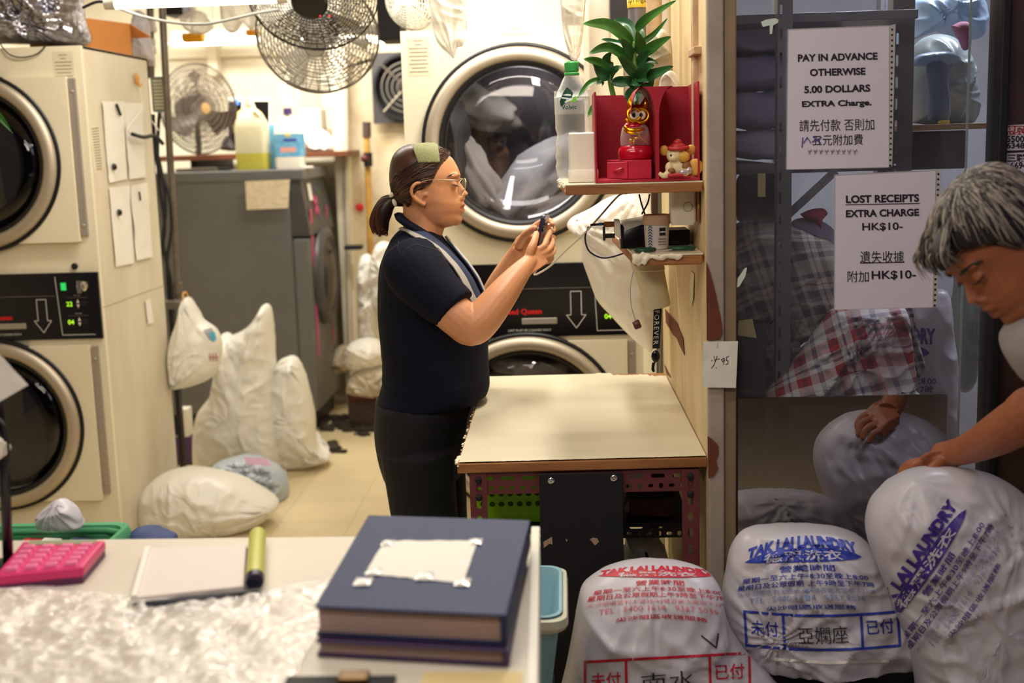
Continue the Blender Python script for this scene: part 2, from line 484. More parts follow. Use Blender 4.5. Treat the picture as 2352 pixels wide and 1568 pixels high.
# ================================================================== ROOM
def floor_material():
    m = M_['floor_tile']; nt = m.node_tree; p = nt.nodes['Principled BSDF']
    br = nt.nodes.new('ShaderNodeTexBrick'); br.offset = 0; br.inputs['Scale'].default_value = 1.0
    br.inputs['Brick Width'].default_value = 0.3; br.inputs['Row Height'].default_value = 0.3; br.inputs['Mortar Size'].default_value = 0.003
    src = p.inputs['Base Color'].links[0].from_socket
    tc = nt.nodes.new('ShaderNodeTexCoord'); nt.links.new(tc.outputs['Object'], br.inputs['Vector'])
    mx = nt.nodes.new('ShaderNodeMixRGB'); mx.blend_type = 'MULTIPLY'; mx.inputs[0].default_value = 0.35
    br.inputs['Color1'].default_value = (1, 1, 1, 1); br.inputs['Color2'].default_value = (0.9, 0.9, 0.88, 1); br.inputs['Mortar'].default_value = (0.45, 0.4, 0.32, 1)
    nt.links.new(src, mx.inputs[1]); nt.links.new(br.outputs[0], mx.inputs[2]); nt.links.new(mx.outputs[0], p.inputs['Base Color'])
floor_material()
struct(B().box(-3.2, 2.2, -2.3, 8.6, -0.06, 0).build('floor', M_['floor_tile'], origin=(0, 0, 0)))
struct(B().box(-3.2, 2.2, 1.2, 8.6, 2.6, 2.66).build('ceiling', M_['ceiling_paint']))
struct(B().box(-3.2, 0.34, 8.0, 8.1, 0, 2.6).build('wall_back', M_['wall_white']))
struct(B().box(-3.3, -3.2, 1.2, 8.1, 0, 2.6).build('wall_left', M_['wall_white']))
# stained side wall beyond the aisle, carrying the exhaust fan (frontal face right of the white wall)
xs0 = at(800, 300, 7.2).x
struct(B().box(xs0, -0.1, 7.2, 7.32, 0, 2.6).build('wall_rear_right', M_['wall_stained']))
struct(B().box(xs0-0.07, xs0+0.01, 7.08, 7.3, 0, 2.6).build('trim_1', M_['wall_white'], bevel=0.006))
# plywood partition on the right of the table
xp0, xp1 = 0.293, 0.283
struct(B().hexa([(xp0, GY, 0), (0.345, GY, 0), (0.345, 3.55, 0), (xp1, 3.55, 0)], [(xp0, GY, 2.6), (0.345, GY, 2.6), (0.345, 3.55, 2.6), (xp1, 3.55, 2.6)]).build('wall_right', M_['plywood'], bevel=0.003))
# wall behind the partition, running back to the dryers
struct(B().box(0.36, 0.46, 3.56, 8.0, 0, 2.6).build('wall_rear_side', M_['wall_white']))
# front post and narrow tan strip of the glass front
pL, pR, tR = at(1624, 700, GY).x, at(1662, 700, GY).x, at(1691, 700, GY).x
struct(B().box(pL, pR, GY-0.012, GY+0.05, 0, 2.6).build('trim_2', M_['post_paint'], bevel=0.004))
struct(B().box(pR, tR, GY-0.004, GY+0.04, 0, 2.6).build('trim_3', M_['post_tan'], bevel=0.003))
# bare brown patches where the post's paint and plaster came off
bare = B()
def patch(pts, Y, t=0.003):
    bare.sheet([at(x, y, Y) for x, y in pts], -t)
patch([(1622, 600), (1630, 622), (1640, 660), (1650, 705), (1658, 745), (1659, 765), (1652, 778), (1623, 781)], GY-0.0125)
patch([(1625, 1000), (1640, 1012), (1649, 1022), (1650, 1040), (1644, 1058), (1649, 1074), (1640, 1092), (1627, 1096)], GY-0.0125)
struct(bare.build('trim_4', M_['bare_brick']))
# peeled strip of laminate low on the plywood
def on_ply(py, Y):     # point on the partition face seen at height py for depth Y
    x = xp0+(xp1-xp0)*(Y-GY)/(3.55-GY)
    # solve z from py on this x, Y
    p = at(1600, py, Y); return Vector((x-0.0012, Y, p.z))
pe = B()
for ring in ([(3.45, 708), (3.30, 722), (3.12, 742), (2.98, 776), (2.95, 815), (3.06, 792), (3.13, 776), (3.22, 768), (3.36, 748), (3.43, 740)],
             [(3.50, 835), (3.42, 858), (3.30, 866), (3.42, 846)]):
    pts = [on_ply(py, Y) for Y, py in ring]
    pe.sheet(pts, -0.0012, 0, (1, 0, 0))
struct(pe.build('trim_5', M_['bare_brick']))
# dark door frame and brown wall at the far right
fr0 = at(2285, 700, GY).x
fx = [at(2268, 700, GY).x, at(2290, 700, GY).x]
struct(B().box(fx[0], fx[1], GY-0.03, GY+0.03, 0, 2.6).build('trim_6', M_['black_matte'], bevel=0.004))
mat('brown_wall', (74, 50, 40), 0.55, var=(44, 32, 30), vscale=5, vamt=0.5, bump=0.2, bscale=14)
struct(B().box(fx[1], 2.2, GY-0.01, GY+0.1, 0, 2.6).build('wall_front', M_['brown_wall']))
mat('alley_wall', (98, 72, 58), 0.8, var=(60, 46, 42), vscale=2, vamt=0.5)
struct(B().box(-3.2, 2.2, -2.3, -2.2, 0, 3.2).build('wall_alley', M_['alley_wall']))
# store room behind the glass
mat('store_wall', (150, 152, 158), 0.75, var=(128, 130, 140), vscale=3)
struct(B().box(0.36, 2.2, 4.75, 4.85, 0, 2.6).build('wall_store', M_['store_wall']))
struct(B().box(2.1, 2.2, GY+0.1, 4.75, 0, 2.6).build('wall_store_side', M_['store_wall']))
# glass front: big pane with a side edge, and the darker reflecting pane below
gl = at(1691, 700, GY).x; gr = fx[0]
zt = at(1900, 911, GY-0.012).z
struct(B().box(gl, gr, GY+0.004, GY+0.010, 0.02, 2.55).build('window_1', M_['pane']))
mr = at(2176, 930, GY-0.012).x
struct(B().box(gl+0.002, mr, GY-0.012, GY-0.006, 0.10, zt).build('window_2', M_['mirror_film']))
# thin bright edge of the side pane returning into the store room
ex = at(2215, 600, GY).x
mat('glass_edge', (170, 184, 178), 0.2, spec=0.8)
struct(B().box(ex, ex+0.004, GY+0.012, GY+0.016, 0.1, 2.4).build('trim_7', M_['glass_edge']))
# ================================================================== STACKED DRYERS
def arrow_outline(F, cx, cy, h, w, up, lw, mi):
    s = 1 if up else -1
    sh = w*0.27
    pts = [(-sh, -s*h/2), (sh, -s*h/2), (sh, s*h*0.14), (w/2, s*h*0.14), (0, s*h/2), (-w/2, s*h*0.14), (-sh, s*h*0.14), (-sh, -s*h/2)]
    F.line([(cx+x, cy+y) for x, y in pts], lw, mi)
def circle(cx, cz, r, n=64, a0=0.0):
    return [(cx+r*math.cos(2*PI*k/n+a0), cz+r*math.sin(2*PI*k/n+a0)) for k in range(n)]
def dryer(xl, xr, Y, zu, zl, cxu, cxl, R, top, label, door_swing, depth=0.72, sticker=True):
    t = thing('stacked_dryer', label, 'dryer', ((xl+xr)/2, Y+depth/2, 0))
    bm = B()
    hole = R*0.80
    slab = slab_with_holes([(xl, 0.04), (xr, 0.04), (xr, top), (xl, top)], [circle(cxu, zu, hole), circle(cxl, zl, hole)], 0.02)
    Mx = Matrix(((1, 0, 0, 0), (0, 0, -1, Y+0.01), (0, 1, 0, 0), (0, 0, 0, 1)))
    addmesh(bm, slab, Mx)
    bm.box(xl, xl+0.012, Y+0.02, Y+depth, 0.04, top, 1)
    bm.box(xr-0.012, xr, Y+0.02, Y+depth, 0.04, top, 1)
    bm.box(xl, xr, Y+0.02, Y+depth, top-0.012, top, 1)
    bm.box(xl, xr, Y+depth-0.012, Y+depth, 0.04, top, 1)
    bm.box(xl+0.02, xr-0.02, Y+0.03, Y+depth-0.03, 0.0, 0.04, 1)
    zs = (zu+zl)/2-0.055
    bm.box(xr-0.013, xr+0.0015, Y+0.004, Y+depth, zs-0.002, zs+0.002, 2)     # seam between the two pockets
    bm.build('body', [M_['cream_enamel'], M_['cream_side'], M_['steel_dark']], t, bevel=0.003)
    for cx, cz, nm in ((cxu, zu, 'upper'), (cxl, zl, 'lower')):
        d = B()
        # door plate: round on the left, squared off towards the hinge on the right
        px1 = xr-0.055; hz = R*0.94
        pts = [(px1, cz-hz), (px1, cz+hz)]
        pts += [(cx+R*1.0*math.cos(a), cz+R*1.0*math.sin(a)) for a in [math.radians(70+i*(220/36)) for i in range(37)]]
        sl = slab_with_holes(pts, [circle(cx, cz, R*0.90)], 0.022)
        addmesh(d, sl, Matrix(((1, 0, 0, 0), (0, 0, -1, Y-0.014), (0, 1, 0, 0), (0, 0, 0, 1))))
        door = d.build('door', M_['cream_enamel'], t, bevel=0.004)
        Mr = Matrix.Translation((cx, Y-0.026, cz)) @ Matrix.Rotation(PI/2, 4, 'X')
        B().lathe([(R*1.035, -0.024), (R*1.05, -0.010), (R*1.045, 0.004), (R*1.0, 0.006), (R*1.0, -0.02)], n=72, M=Mr).build('outer_gasket', M_['black_rubber'], door, smooth=True)
        B().lathe([(R*1.005, -0.01), (R*1.005, 0.010), (R*0.975, 0.024), (R*0.90, 0.028), (R*0.86, 0.018), (R*0.85, -0.012)], n=72, M=Mr).build('steel_ring', M_['steel'], door, smooth=True)
        B().lathe([(R*0.855, 0.016), (R*0.83, 0.016), (R*0.80, 0.004), (R*0.795, -0.02), (R*0.85, -0.02)], n=72, M=Mr).build('glass_gasket', M_['black_rubber'], door, smooth=True)
        g = B(); g.lathe([(0.0005, 0.004), (R*0.3, 0.002), (R*0.6, -0.004), (R*0.80, -0.010), (R*0.80, -0.014), (0.0005, -0.002)], n=48, M=Mr)
        g.build('door_glass', M_['door_glass'], door, smooth=True)
        # hinge strip
        hb = B().box(xr-0.052, xr-0.026, Y-0.012, Y+0.002, cz-hz*0.93, cz+hz*0.98)
        for s in (-0.8, 0.82):
            Ms = Matrix.Translation((xr-0.039, Y-0.013, cz+hz*s)) @ Matrix.Rotation(PI/2, 4, 'X')
            hb.lathe([(0.0002, 0.003), (0.004, 0.002), (0.006, 0)], n=10, M=Ms)
        hb.build('hinge_strip', M_['steel_dark'], t, bevel=0.002)
        # perforated drum behind the glass
        dr = B(); Md = Matrix.Translation((cx, Y+0.02, cz)) @ Matrix.Rotation(PI/2, 4, 'X')
        dr.lathe([(R*0.80, 0), (R*0.98, -0.06), (R*0.98, -0.52), (0.001, -0.54)], n=48, M=Md)
        dr.build('drum', M_['drum_steel'] if door_swing else M_['drum_shaded'], t, smooth='auto')  # left drum near black: shade of its inside put into the colour
    # console
    ct, cb = zs+0.135, zs-0.115
    B().box(xl+0.004, xr-0.004, Y-0.012, Y+0.002, cb, ct).build('console', M_['black_gloss'], t, bevel=0.002)
    F = Flat()
    ax = xr-0.225                                   # arrow
    arrow_outline(F, ax, zs-0.025, 0.125, 0.066, False, 0.0022, 0)
    arrow_outline(F, ax-0.365, zs-0.0, 0.125, 0.066, True, 0.0022, 0)
    F.text('Speed Queen', ax-0.115, zs-0.036, 0.026, 1, align='RIGHT', bold=0.03)
    F.text('LINT MUST BE CLEANED DAILY', ax-0.085, zs-0.095, 0.0105, 0, align='RIGHT')
    F.line([(xl+0.03, zs+0.05), (xr-0.17, zs+0.05)], 0.0015, 2)
    # outlined control field
    F.line([(xr-0.165, zs+0.12), (xr-0.155, zs-0.098), (xr-0.03, zs-0.098)], 0.002, 0)
    for i, s in enumerate(('22', '04')):
        zz = zs+0.018-0.068*i
        F.text(s, xr-0.118, zz-0.008, 0.024, 3, bold=0.02)
        F.poly([(xr-0.092, zz+0.004), (xr-0.080, zz+0.004), (xr-0.086, zz+0.018)], 0)
        F.poly([(xr-0.092, zz-0.002), (xr-0.086, zz-0.016), (xr-0.080, zz-0.002)], 0)
        F.line([(xr-0.125, zz+0.024), (xr-0.05, zz+0.024)], 0.0012, 2)
        F.rect(xr-0.074, xr-0.052, zz-0.008, zz+0.012, 4)
        F.line([(xr-0.098, zz+0.032), (xr-0.090, zz+0.032)], 0.004, 2); F.line([(xr-0.084, zz+0.032), (xr-0.076, zz+0.032)], 0.004, 2)
    F.rect(xr-0.145, xr-0.125, zs+0.07, zs+0.098, 5)
    F.on('lettering', [M_['mark_white'], M_['red_letters'], M_['ink_grey'], M_['led_green'], M_['black_matte'], M_['lamp_green']], plane_fn((0, Y-0.0122, 0), (1, 0, 0), (0, 0, 1), 0.0006), t)
    # recessed handle of the lint drawer
    hb = B().box(ax-0.185, ax-0.065, Y-0.016, Y-0.011, zs-0.072, zs-0.050); hb.build('lint_handle', M_['steel_dark'], t, bevel=0.004)
    # coin lock
    lk = B(); Mk = Matrix.Translation((xr-0.062, Y-0.012, zs+0.085)) @ Matrix.Rotation(PI/2, 4, 'X')
    lk.lathe([(0.022, 0), (0.022, 0.01), (0.014, 0.014), (0.012, 0.026), (0.001, 0.028)], n=8, M=Mk)
    lk.box(xr-0.07, xr-0.054, Y-0.05, Y-0.03, zs+0.062, zs+0.108); lk.build('coin_lock', M_['chrome'], t, bevel=0.001)
    Mk = Matrix.Translation((xr-0.09, Y-0.001, zs+0.158)) @ Matrix.Rotation(PI/2, 4, 'X')
    B().lathe([(0.012, 0), (0.012, 0.006), (0.005, 0.009), (0.001, 0.004)], n=16, M=Mk).build('lock', M_['black_rubber'], t, smooth=True)
    if sticker:
        F = Flat(); sx = sticker
        F.rect(sx, sx+0.075, top-0.145, top-0.02, 0)
        for k in range(9):
            w = (0.03, 0.02, 0.06, 0.055, 0.06, 0.05, 0.06, 0.045, 0.06)[k]
            F.line([(sx+0.0375-w/2, top-0.032-k*0.0125), (sx+0.0375+w/2, top-0.032-k*0.0125)], 0.003, 1)
        F.on('rating_label', [M_['paper_old'], M_['ink_grey']], plane_fn((0, Y-0.0002, 0), (1, 0, 0), (0, 0, 1), 0.0004), t)
    return t
YR, YL = 4.10, 4.45
def xz(px, py, Y): p = at(px, py, Y); return p.x, p.z
cxu, zu = xz(1195, 330, YR); _, zl = xz(1235, 975, YR)
rx0, rtop = xz(919, 72, YR); rx1 = at(1478, 850, YR).x
right_dryer = dryer(rx0, rx1, YR, zu, zl, cxu, cxu+0.0, 0.312, rtop, 'cream stacked tumble dryer with laundry turning behind its glass, behind the woman', True, sticker=rx0+0.02)
cxu2, zu2 = xz(-58, 374, YL); cxl2, zl2 = xz(2, 974, YL)
lx1, ltop = xz(188, 104, YL); lx1 = -1.73
left_dryer = dryer(lx1-0.76, lx1, YL, zu2, zl2, (cxu2+cxl2)/2, (cxu2+cxl2)/2, 0.318, ltop, 'cream stacked tumble dryer with green digits and papers stuck on its side', False, sticker=lx1-0.105)
# faded red stamp on the right dryer's top
F = Flat(); p = at(1182, 72, YR-0.001)
F.text('KWLS', 0, 0.004, 0.012, 0, bold=0.01); F.text('Gaston Cleaning', 0, -0.012, 0.013, 0)
mat('faded_red', (226, 180, 160), 0.8)
F.on('maker_stamp', M_['faded_red'], plane_fn(p, (1, 0, 0), (0, 0, 1), 0.0005), right_dryer)
# laundry in the right dryer
mat('linen', (214, 206, 190), 0.8, var=(186, 178, 166), vscale=6, bump=0.1, bscale=30)
mat('linen_grey', (160, 154, 144), 0.8, bump=0.1, bscale=30)
mat('linen_white', (226, 226, 222), 0.8, bump=0.1, bscale=30)
def cloth_lump(c, r, seed, amp=0.35, n=40, R=None, fr=3.0):
    b = B()
    b.ball((0, 0, 0), 1.0, n)
    c = Vector(c); r = Vector(r)
    for i, v in enumerate(b.v):
        d = v.normalized() if v.length else v
        k = 1 + amp*(noise.noise(d*fr*0.7+Vector((seed, seed*2.1, 0)))*0.9 + 0.5*(0.5-abs(noise.noise(d*fr*1.6+Vector((0, seed*3.3, seed)))))*1.0)
        q = Vector((v.x*r.x*k, v.y*r.y*k, v.z*r.z*k))
        b.v[i] = c + (R @ q if R else q)
    return b
def lay(px, py, Y): return at(px, py, Y)
def linen(px, py, Y, r, seed, m, label, rot=0, amp=0.35):
    o = cloth_lump(at(px, py, Y), r, seed, amp, R=Matrix.Rotation(rot, 3, 'Y')).build('laundry_piece', M_[m], None, smooth=True)
    tag(o, label, 'laundry', 'laundry in the running dryer'); return o
linen(1095, 245, YR+0.25, (0.15, 0.08, 0.065), 3, 'linen_grey', 'grey sheet tumbling high on the left inside the upper dryer door', rot=0.35)
linen(1100, 410, YR+0.12, (0.050, 0.05, 0.15), 5, 'linen', 'beige towel hanging down the left inside the upper dryer door', rot=-0.5, amp=0.5)
linen(1220, 425, YR+0.18, (0.21, 0.10, 0.085), 8, 'linen_white', 'pale sheet heaped low and slanting inside the upper dryer door', rot=-0.75)
linen(1270, 480, YR+0.16, (0.13, 0.1, 0.05), 11, 'linen', 'cream cloth at the bottom inside the upper dryer door', rot=-0.15)
linen(1200, 835, YR+0.15, (0.13, 0.1, 0.05), 13, 'linen_white', 'white cloth with pink marks inside the lower dryer door', rot=0.25)
linen(1300, 850, YR+0.15, (0.08, 0.08, 0.06), 17, 'linen', 'rolled cream towel inside the lower dryer door', rot=0.1)
dl = bpy.data.lights.new('drum_fill', 'POINT'); dl.energy = 1.3; dl.shadow_soft_size = .05; dl.color = (1, .97, .92)  # added fill light that brightens the laundry, not a lamp of the dryer
do = bpy.data.objects.new('drum_fill', dl); COL.objects.link(do); do.location = (cxu+.02, YR+.09, zu+.17)
# dark curved baffle seen at the left of the upper drum
bf = B(); 
bf.grid(lambda u, v: Vector((cxu-0.25+0.055*u+0.03*math.sin(PI*v), YR+0.02+0.1*u, zu-0.19+0.34*v)), 8, 16)
bf.build('baffle', M_['washer_trim'], right_dryer, smooth=True)
# ================================================================== GREY WASHER
wx1 = at(722, 700, 6.35).x; wx0 = wx1-0.85
wy0, wy1 = 6.35, 7.02; wtop = at(690, 388, 6.35).z
wt = thing('industrial_washer', 'large grey washing machine seen from its side behind white bags', 'washing machine', ((wx0+wx1)/2, 6.68, 0))
b = B().box(wx0, wx1-0.10, wy0, wy1, 0.12, wtop-0.03); b.box(wx0-0.004, wx1-0.02, wy0-0.006, wy1+0.004, wtop-0.055, wtop)
b.box(wx0+0.03, wx1-0.05, wy0+0.03, wy1-0.03, 0, 0.12, 1)
b.build('body', [M_['washer_grey'], M_['black_matte']], wt, bevel=0.006)
B().box(wx1-0.10, wx1-0.01, wy0+0.004, wy1-0.004, 0.12, wtop-0.36).build('front_panel', M_['washer_grey'], wt, bevel=0.012)
cp = B().hexa([(wx1-0.1, wy0+0.004, wtop-0.35), (wx1+0.0, wy0+0.004, wtop-0.35), (wx1+0.0, wy1-0.004, wtop-0.35), (wx1-0.1, wy1-0.004, wtop-0.35)],
              [(wx1-0.1, wy0+0.004, wtop-0.045), (wx1-0.04, wy0+0.004, wtop-0.045), (wx1-0.04, wy1-0.004, wtop-0.045), (wx1-0.1, wy1-0.004, wtop-0.045)])
cp.build('control_panel', M_['washer_trim'], wt, bevel=0.005)
Mw = Matrix.Translation((wx1-0.008, (wy0+wy1)/2, 0.82)) @ Matrix.Rotation(PI/2, 4, 'Y')
B().lathe([(0.27, 0), (0.27, 0.03), (0.22, 0.045), (0.2, 0.03)], n=48, M=Mw).build('door_ring', M_['washer_trim'], wt, smooth=True)
B().lathe([(0.2, 0.03), (0.12, 0.05), (0.001, 0.055)], n=48, M=Mw).build('door_glass', M_['black_gloss'], wt, smooth=True)
mat('pink_sticker', (214, 70, 140), 0.5)
F = Flat()
for a in (0.8, -0.8):
    c, s = math.cos(a)*0.055, math.sin(a)*0.055
    F.line([(-c, -s), (c, s)], 0.03, 0)
F.rect(-0.14, -0.05, 0.03, 0.12, 1); F.rect(0.12, 0.15, 0.05, 0.075, 2); F.rect(0.04, 0.06, 0.07, 0.1, 3); F.rect(0.04, 0.06, -0.08, -0.05, 3)
mat('sticker_blue', (90, 96, 170), 0.5); mat('sticker_green', (60, 150, 60), 0.5)
nz = Vector((0.305, 0, 0.04)).normalized()
for i in range(4):
    G = Flat(); G.v = F.v; G.f = [f for f, m in zip(F.f, F.m) if m == i]; G.m = [0]*len(G.f)
    G.on('sticker', [(M_['pink_sticker'], M_['paper'], M_['sticker_green'], M_['sticker_blue'])[i]], plane_fn((wx1-0.02+0.004, wy0+0.26, wtop-0.2), (0, 1, 0), (-0.13, 0, 1), 0.002), wt)
for zz, hh in ((1.05, 0.3), (0.55, 0.28)):
  for ya, yb in ((-0.02, 0.025), (0.42, 0.45)):
    F = Flat(); F.rect(ya, yb, 0, hh, 0)
    F.on('pink_strip', M_['pink_sticker'], plane_fn((wx1-0.009, wy0+0.08, zz-hh/2), (0, 1, 0), (0, 0, 1), 0.001), wt)
# note taped to the washer's side
o = B().quadsheet(at(567, 482, 6.33), at(662, 478, 6.33), at(666, 412, 6.33), at(563, 416, 6.33), 14, 10, 0.001, 0.004, seed=4).build('paper_note', M_['paper_old'])
tag(o, 'old yellowed paper note stuck on the side of the grey washing machine', 'note')
# ================================================================== INFLATED BAGS (an outline with real depth and folds)
def pouch(outline, centre, Y, depth, back=None, seed=1, n=150, rings=26, e=2.3, wr=0.008, knots=(), kamp=0.010, smoothing=6, lean=0.0, raw=False):
    """a filled bag: outline in photo pixels at distance Y, bulging 'depth' to the front, 'back' behind; folds run to each knot"""
    back = depth if back is None else back
    c = at(centre[0], centre[1], Y)
    P = [at(x, y, Y) for x, y in outline]
    q = crom([tuple(p) for p in P+[P[0]]], smoothing)[:-1]
    Q = [Vector(p) for p in q]
    # resample evenly
    L = [0]
    for a, b_ in zip(Q, Q[1:]+[Q[0]]): L.append(L[-1]+(b_-a).length)
    R = []; j = 0
    for k in range(n):
        d = L[-1]*k/n
        while L[j+1] < d: j += 1
        t = (d-L[j])/max(1e-9, L[j+1]-L[j]); R.append(Q[j].lerp(Q[(j+1) % len(Q)], t))
    K = [at(kx, ky, Y) for kx, ky in knots]
    b = B()
    def pt(k, s, side):
        p = c + (R[k % n]-c)*s
        g = max(0.0, 1-s**e)**(1/e)
        dep = depth if side < 0 else back
        v = Vector((p.x*9+seed*3.1, p.z*9, seed*1.7+side))
        w = (noise.noise(v*0.8)*1.3 + (0.45-abs(noise.noise(v*1.9)))*0.9)*wr
        v2 = Vector((p.x*26+p.z*14+seed, p.z*20-p.x*10, seed*2.2+side))
        w += (0.35-abs(noise.noise(v2)))*wr*0.55
        for kp in K:
            dx, dz = p.x-kp.x, p.z-kp.z; r = math.hypot(dx, dz); a = math.atan2(dz, dx)
            w += kamp*(0.4-abs(noise.noise(Vector((math.cos(a)*5+seed, math.sin(a)*5, seed)))))*1.6*math.exp(-r/0.16)
            w += kamp*0.6*math.sin(a*19+seed+noise.noise(Vector((a*3, seed, 0)))*4)*math.exp(-r/0.10)*min(1, r/0.02)
        q_ = Vector((p.x*7+noise.noise(Vector((p.x*5, p.z*5, seed)))*1.2, p.z*5+seed, side*3.0+seed*.7))
        w += wr*1.5*(max(0.0, 1-abs(noise.noise(q_))*3.2)**2 - 0.25)
        q_ = Vector((p.z*15+p.x*9+noise.noise(Vector((p.x*8, p.z*8, seed+5)))*1.5, p.x*8-p.z*6+seed, side*2.0+seed))
        w += wr*0.7*(max(0.0, 1-abs(noise.noise(q_))*3.0)**2 - 0.2)
        edge = min(1.0, (1-s)*6+0.15)
        return Vector((p.x, p.y + side*(dep*g + w*edge) + lean*(p.z-c.z), p.z))
    sv = [math.sin(PI/2*(1-i/rings)) for i in range(rings)]   # 1 .. >0
    for side in (-1, 1):
        o = len(b.v)
        for i, s in enumerate(sv):
            for k in range(n): b.v.append(pt(k, s, side))
        b.v.append(pt(0, 0.0, side)); ce = len(b.v)-1
        for i in range(rings-1):
            for k in range(n):
                k2 = (k+1) % n
                b.f.append((o+i*n+k, o+i*n+k2, o+(i+1)*n+k2, o+(i+1)*n+k)); b.m.append(0)
        for k in range(n):
            b.f.append((o+(rings-1)*n+k, o+(rings-1)*n+(k+1) % n, ce)); b.m.append(0)
    # share the rim between the two halves
    h = len(b.v)//2
    b.f = [tuple((i-h if h <= i < h+n else i) for i in f) for f in b.f]
    used = sorted(set(i for f in b.f for i in f)); mp = {i: j for j, i in enumerate(used)}
    b.v = [b.v[i] for i in used]; b.f = [tuple(mp[i] for i in f) for f in b.f]
    return b
def bag(name, outline, centre, Y, depth, m, label, cat='bag', group=None, **k):
    o = pouch(outline, centre, Y, depth, **k).build(name, M_[m] if isinstance(m, str) else m, None, smooth=True)
    return tag(o, label, cat, group)
def ray_fn(o, lift=0.0015, toward=None):
    """lays flat lettering (given in photo pixels) on an object's surface as seen along the line of sight"""
    bm = bmesh.new(); bm.from_mesh(o.data); M = world_of(o); bm.transform(M)
    T = BVHTree.FromBMesh(bm); bm.free()
    O = Vector((0, 0, CAMZ))
    def fn(x, y, m):
        d = (at(x, -y, 2.0)-O).normalized()
        h = T.ray_cast(O, d)
        if h[0] is None:
            n = T.find_nearest(O+d*(o.location-O).length)
            return n[0] - d*lift
        return h[0] - d*(lift*(1+0.4*m))
    return fn
# ================================================================== TABLE
TF = [at(1050, 1066, GY), at(1625, 1042, GY), at(1526, 853, 3.5), at(1112, 866, 3.5)]
tabz = 0.846
for p in TF: p.z = tabz + (p.z-tabz)*0.35
tt = thing('work_table', 'cream laminate work table on slotted maroon legs before the woman', 'table', (0.03, 3.0, 0))
top = B().hexa([p-Vector((0, 0, 0.024)) for p in TF], [p-Vector((0, 0, 0.003)) for p in TF])
top.build('table_board', M_['wood_edge'], tt, bevel=0.002)
# worn laminate skin, chipped along the far right corner and slightly curled at its rim
sk = B()
def skin(u, v):
    a = TF[0].lerp(TF[1], 0.006+u*0.99); d = TF[3].lerp(TF[2], 0.012+u*0.985)
    lim = 0.995
    if u > 0.70: lim = 0.955+0.02*noise.noise(Vector((u*40, 0, 3)))
    if u > 0.9: lim = 0.93+0.03*noise.noise(Vector((u*60, 0, 5)))
    p = a.lerp(d, 0.004+v*(lim-0.004))
    k = 0.0035*math.exp(-((1-v)*22)) * (0.5+0.5*noise.noise(Vector((u*14, 1, 0)))) if u > 0.62 else 0
    lo = 0.0012*math.exp(-v*40)*abs(noise.noise(Vector((u*30, 7, 0))))
    return p + Vector((0, 0, 0.0005+k-lo))
sk.grid(skin, 80, 60); sk.grid(lambda u, v: skin(1-u, v)-Vector((0, 0, 0.004)), 80, 60)
sk.build('laminate_skin', M_['laminate'], tt, smooth=True)
# ragged white rim of torn laminate along the left edge
rg = B()
for i in range(70):
    t = i/70+random.uniform(-.004, .004); p = TF[0].lerp(TF[3], t)
    s = random.uniform(0.002, 0.006)*(1.6 if t < 0.08 else 1)
    rg.ball(p+Vector((random.uniform(-.003, .004), 0, -0.004+random.uniform(-.004, .003))), (s, s*1.6, s*0.8), 6)
rg2 = fuse(rg, 0.003, 2); rg2.materials.append(M_['laminate']); link('torn_rim', rg2, tt, smooth=True)
# stains
mat('stain', (188, 176, 150), 0.4); mat('stain_brown', (128, 72, 36), 0.6)
F = Flat()
def blot(px, py, w, h, mi, seed):
    p = atz(px, py, tabz); pts = []
    for k in range(22):
        a = 2*PI*k/22; r = 1+0.45*noise.noise(Vector((math.cos(a)*1.6+seed, math.sin(a)*1.6, seed)))
        pts.append((p.x+w*r*math.cos(a), p.y+h*r*math.sin(a)))
    F.poly(pts, mi)
blot(1125, 1002, 0.016, 0.020, 0, 1); blot(1127, 1034, 0.008, 0.008, 0, 4); blot(1465, 857+40, 0.008, 0.004, 1, 2); blot(1535, 1010, 0.006, 0.006, 1, 6); blot(1487, 886, 0.009, 0.006, 1, 9)
blot(1300, 903, 0.002, 0.003, 1, 3); blot(1470, 898, 0.003, 0.002, 1, 8); blot(1140, 985, 0.02, 0.006, 0, 11)
TB = None
bmv = bmesh.new(); bmv.from_mesh(tt.children[1].data); bmv.transform(world_of(tt.children[1])); TB = BVHTree.FromBMesh(bmv); bmv.free()
def on_top(x, y, m):
    h = TB.ray_cast(Vector((x, y, 1.2)), Vector((0, 0, -1)))
    return (h[0] if h[0] else Vector((x, y, tabz)))+Vector((0, 0, 0.0006))
F.on('stain', [M_['stain'], M_['stain_brown']], on_top, tt, maxlen=0.008)
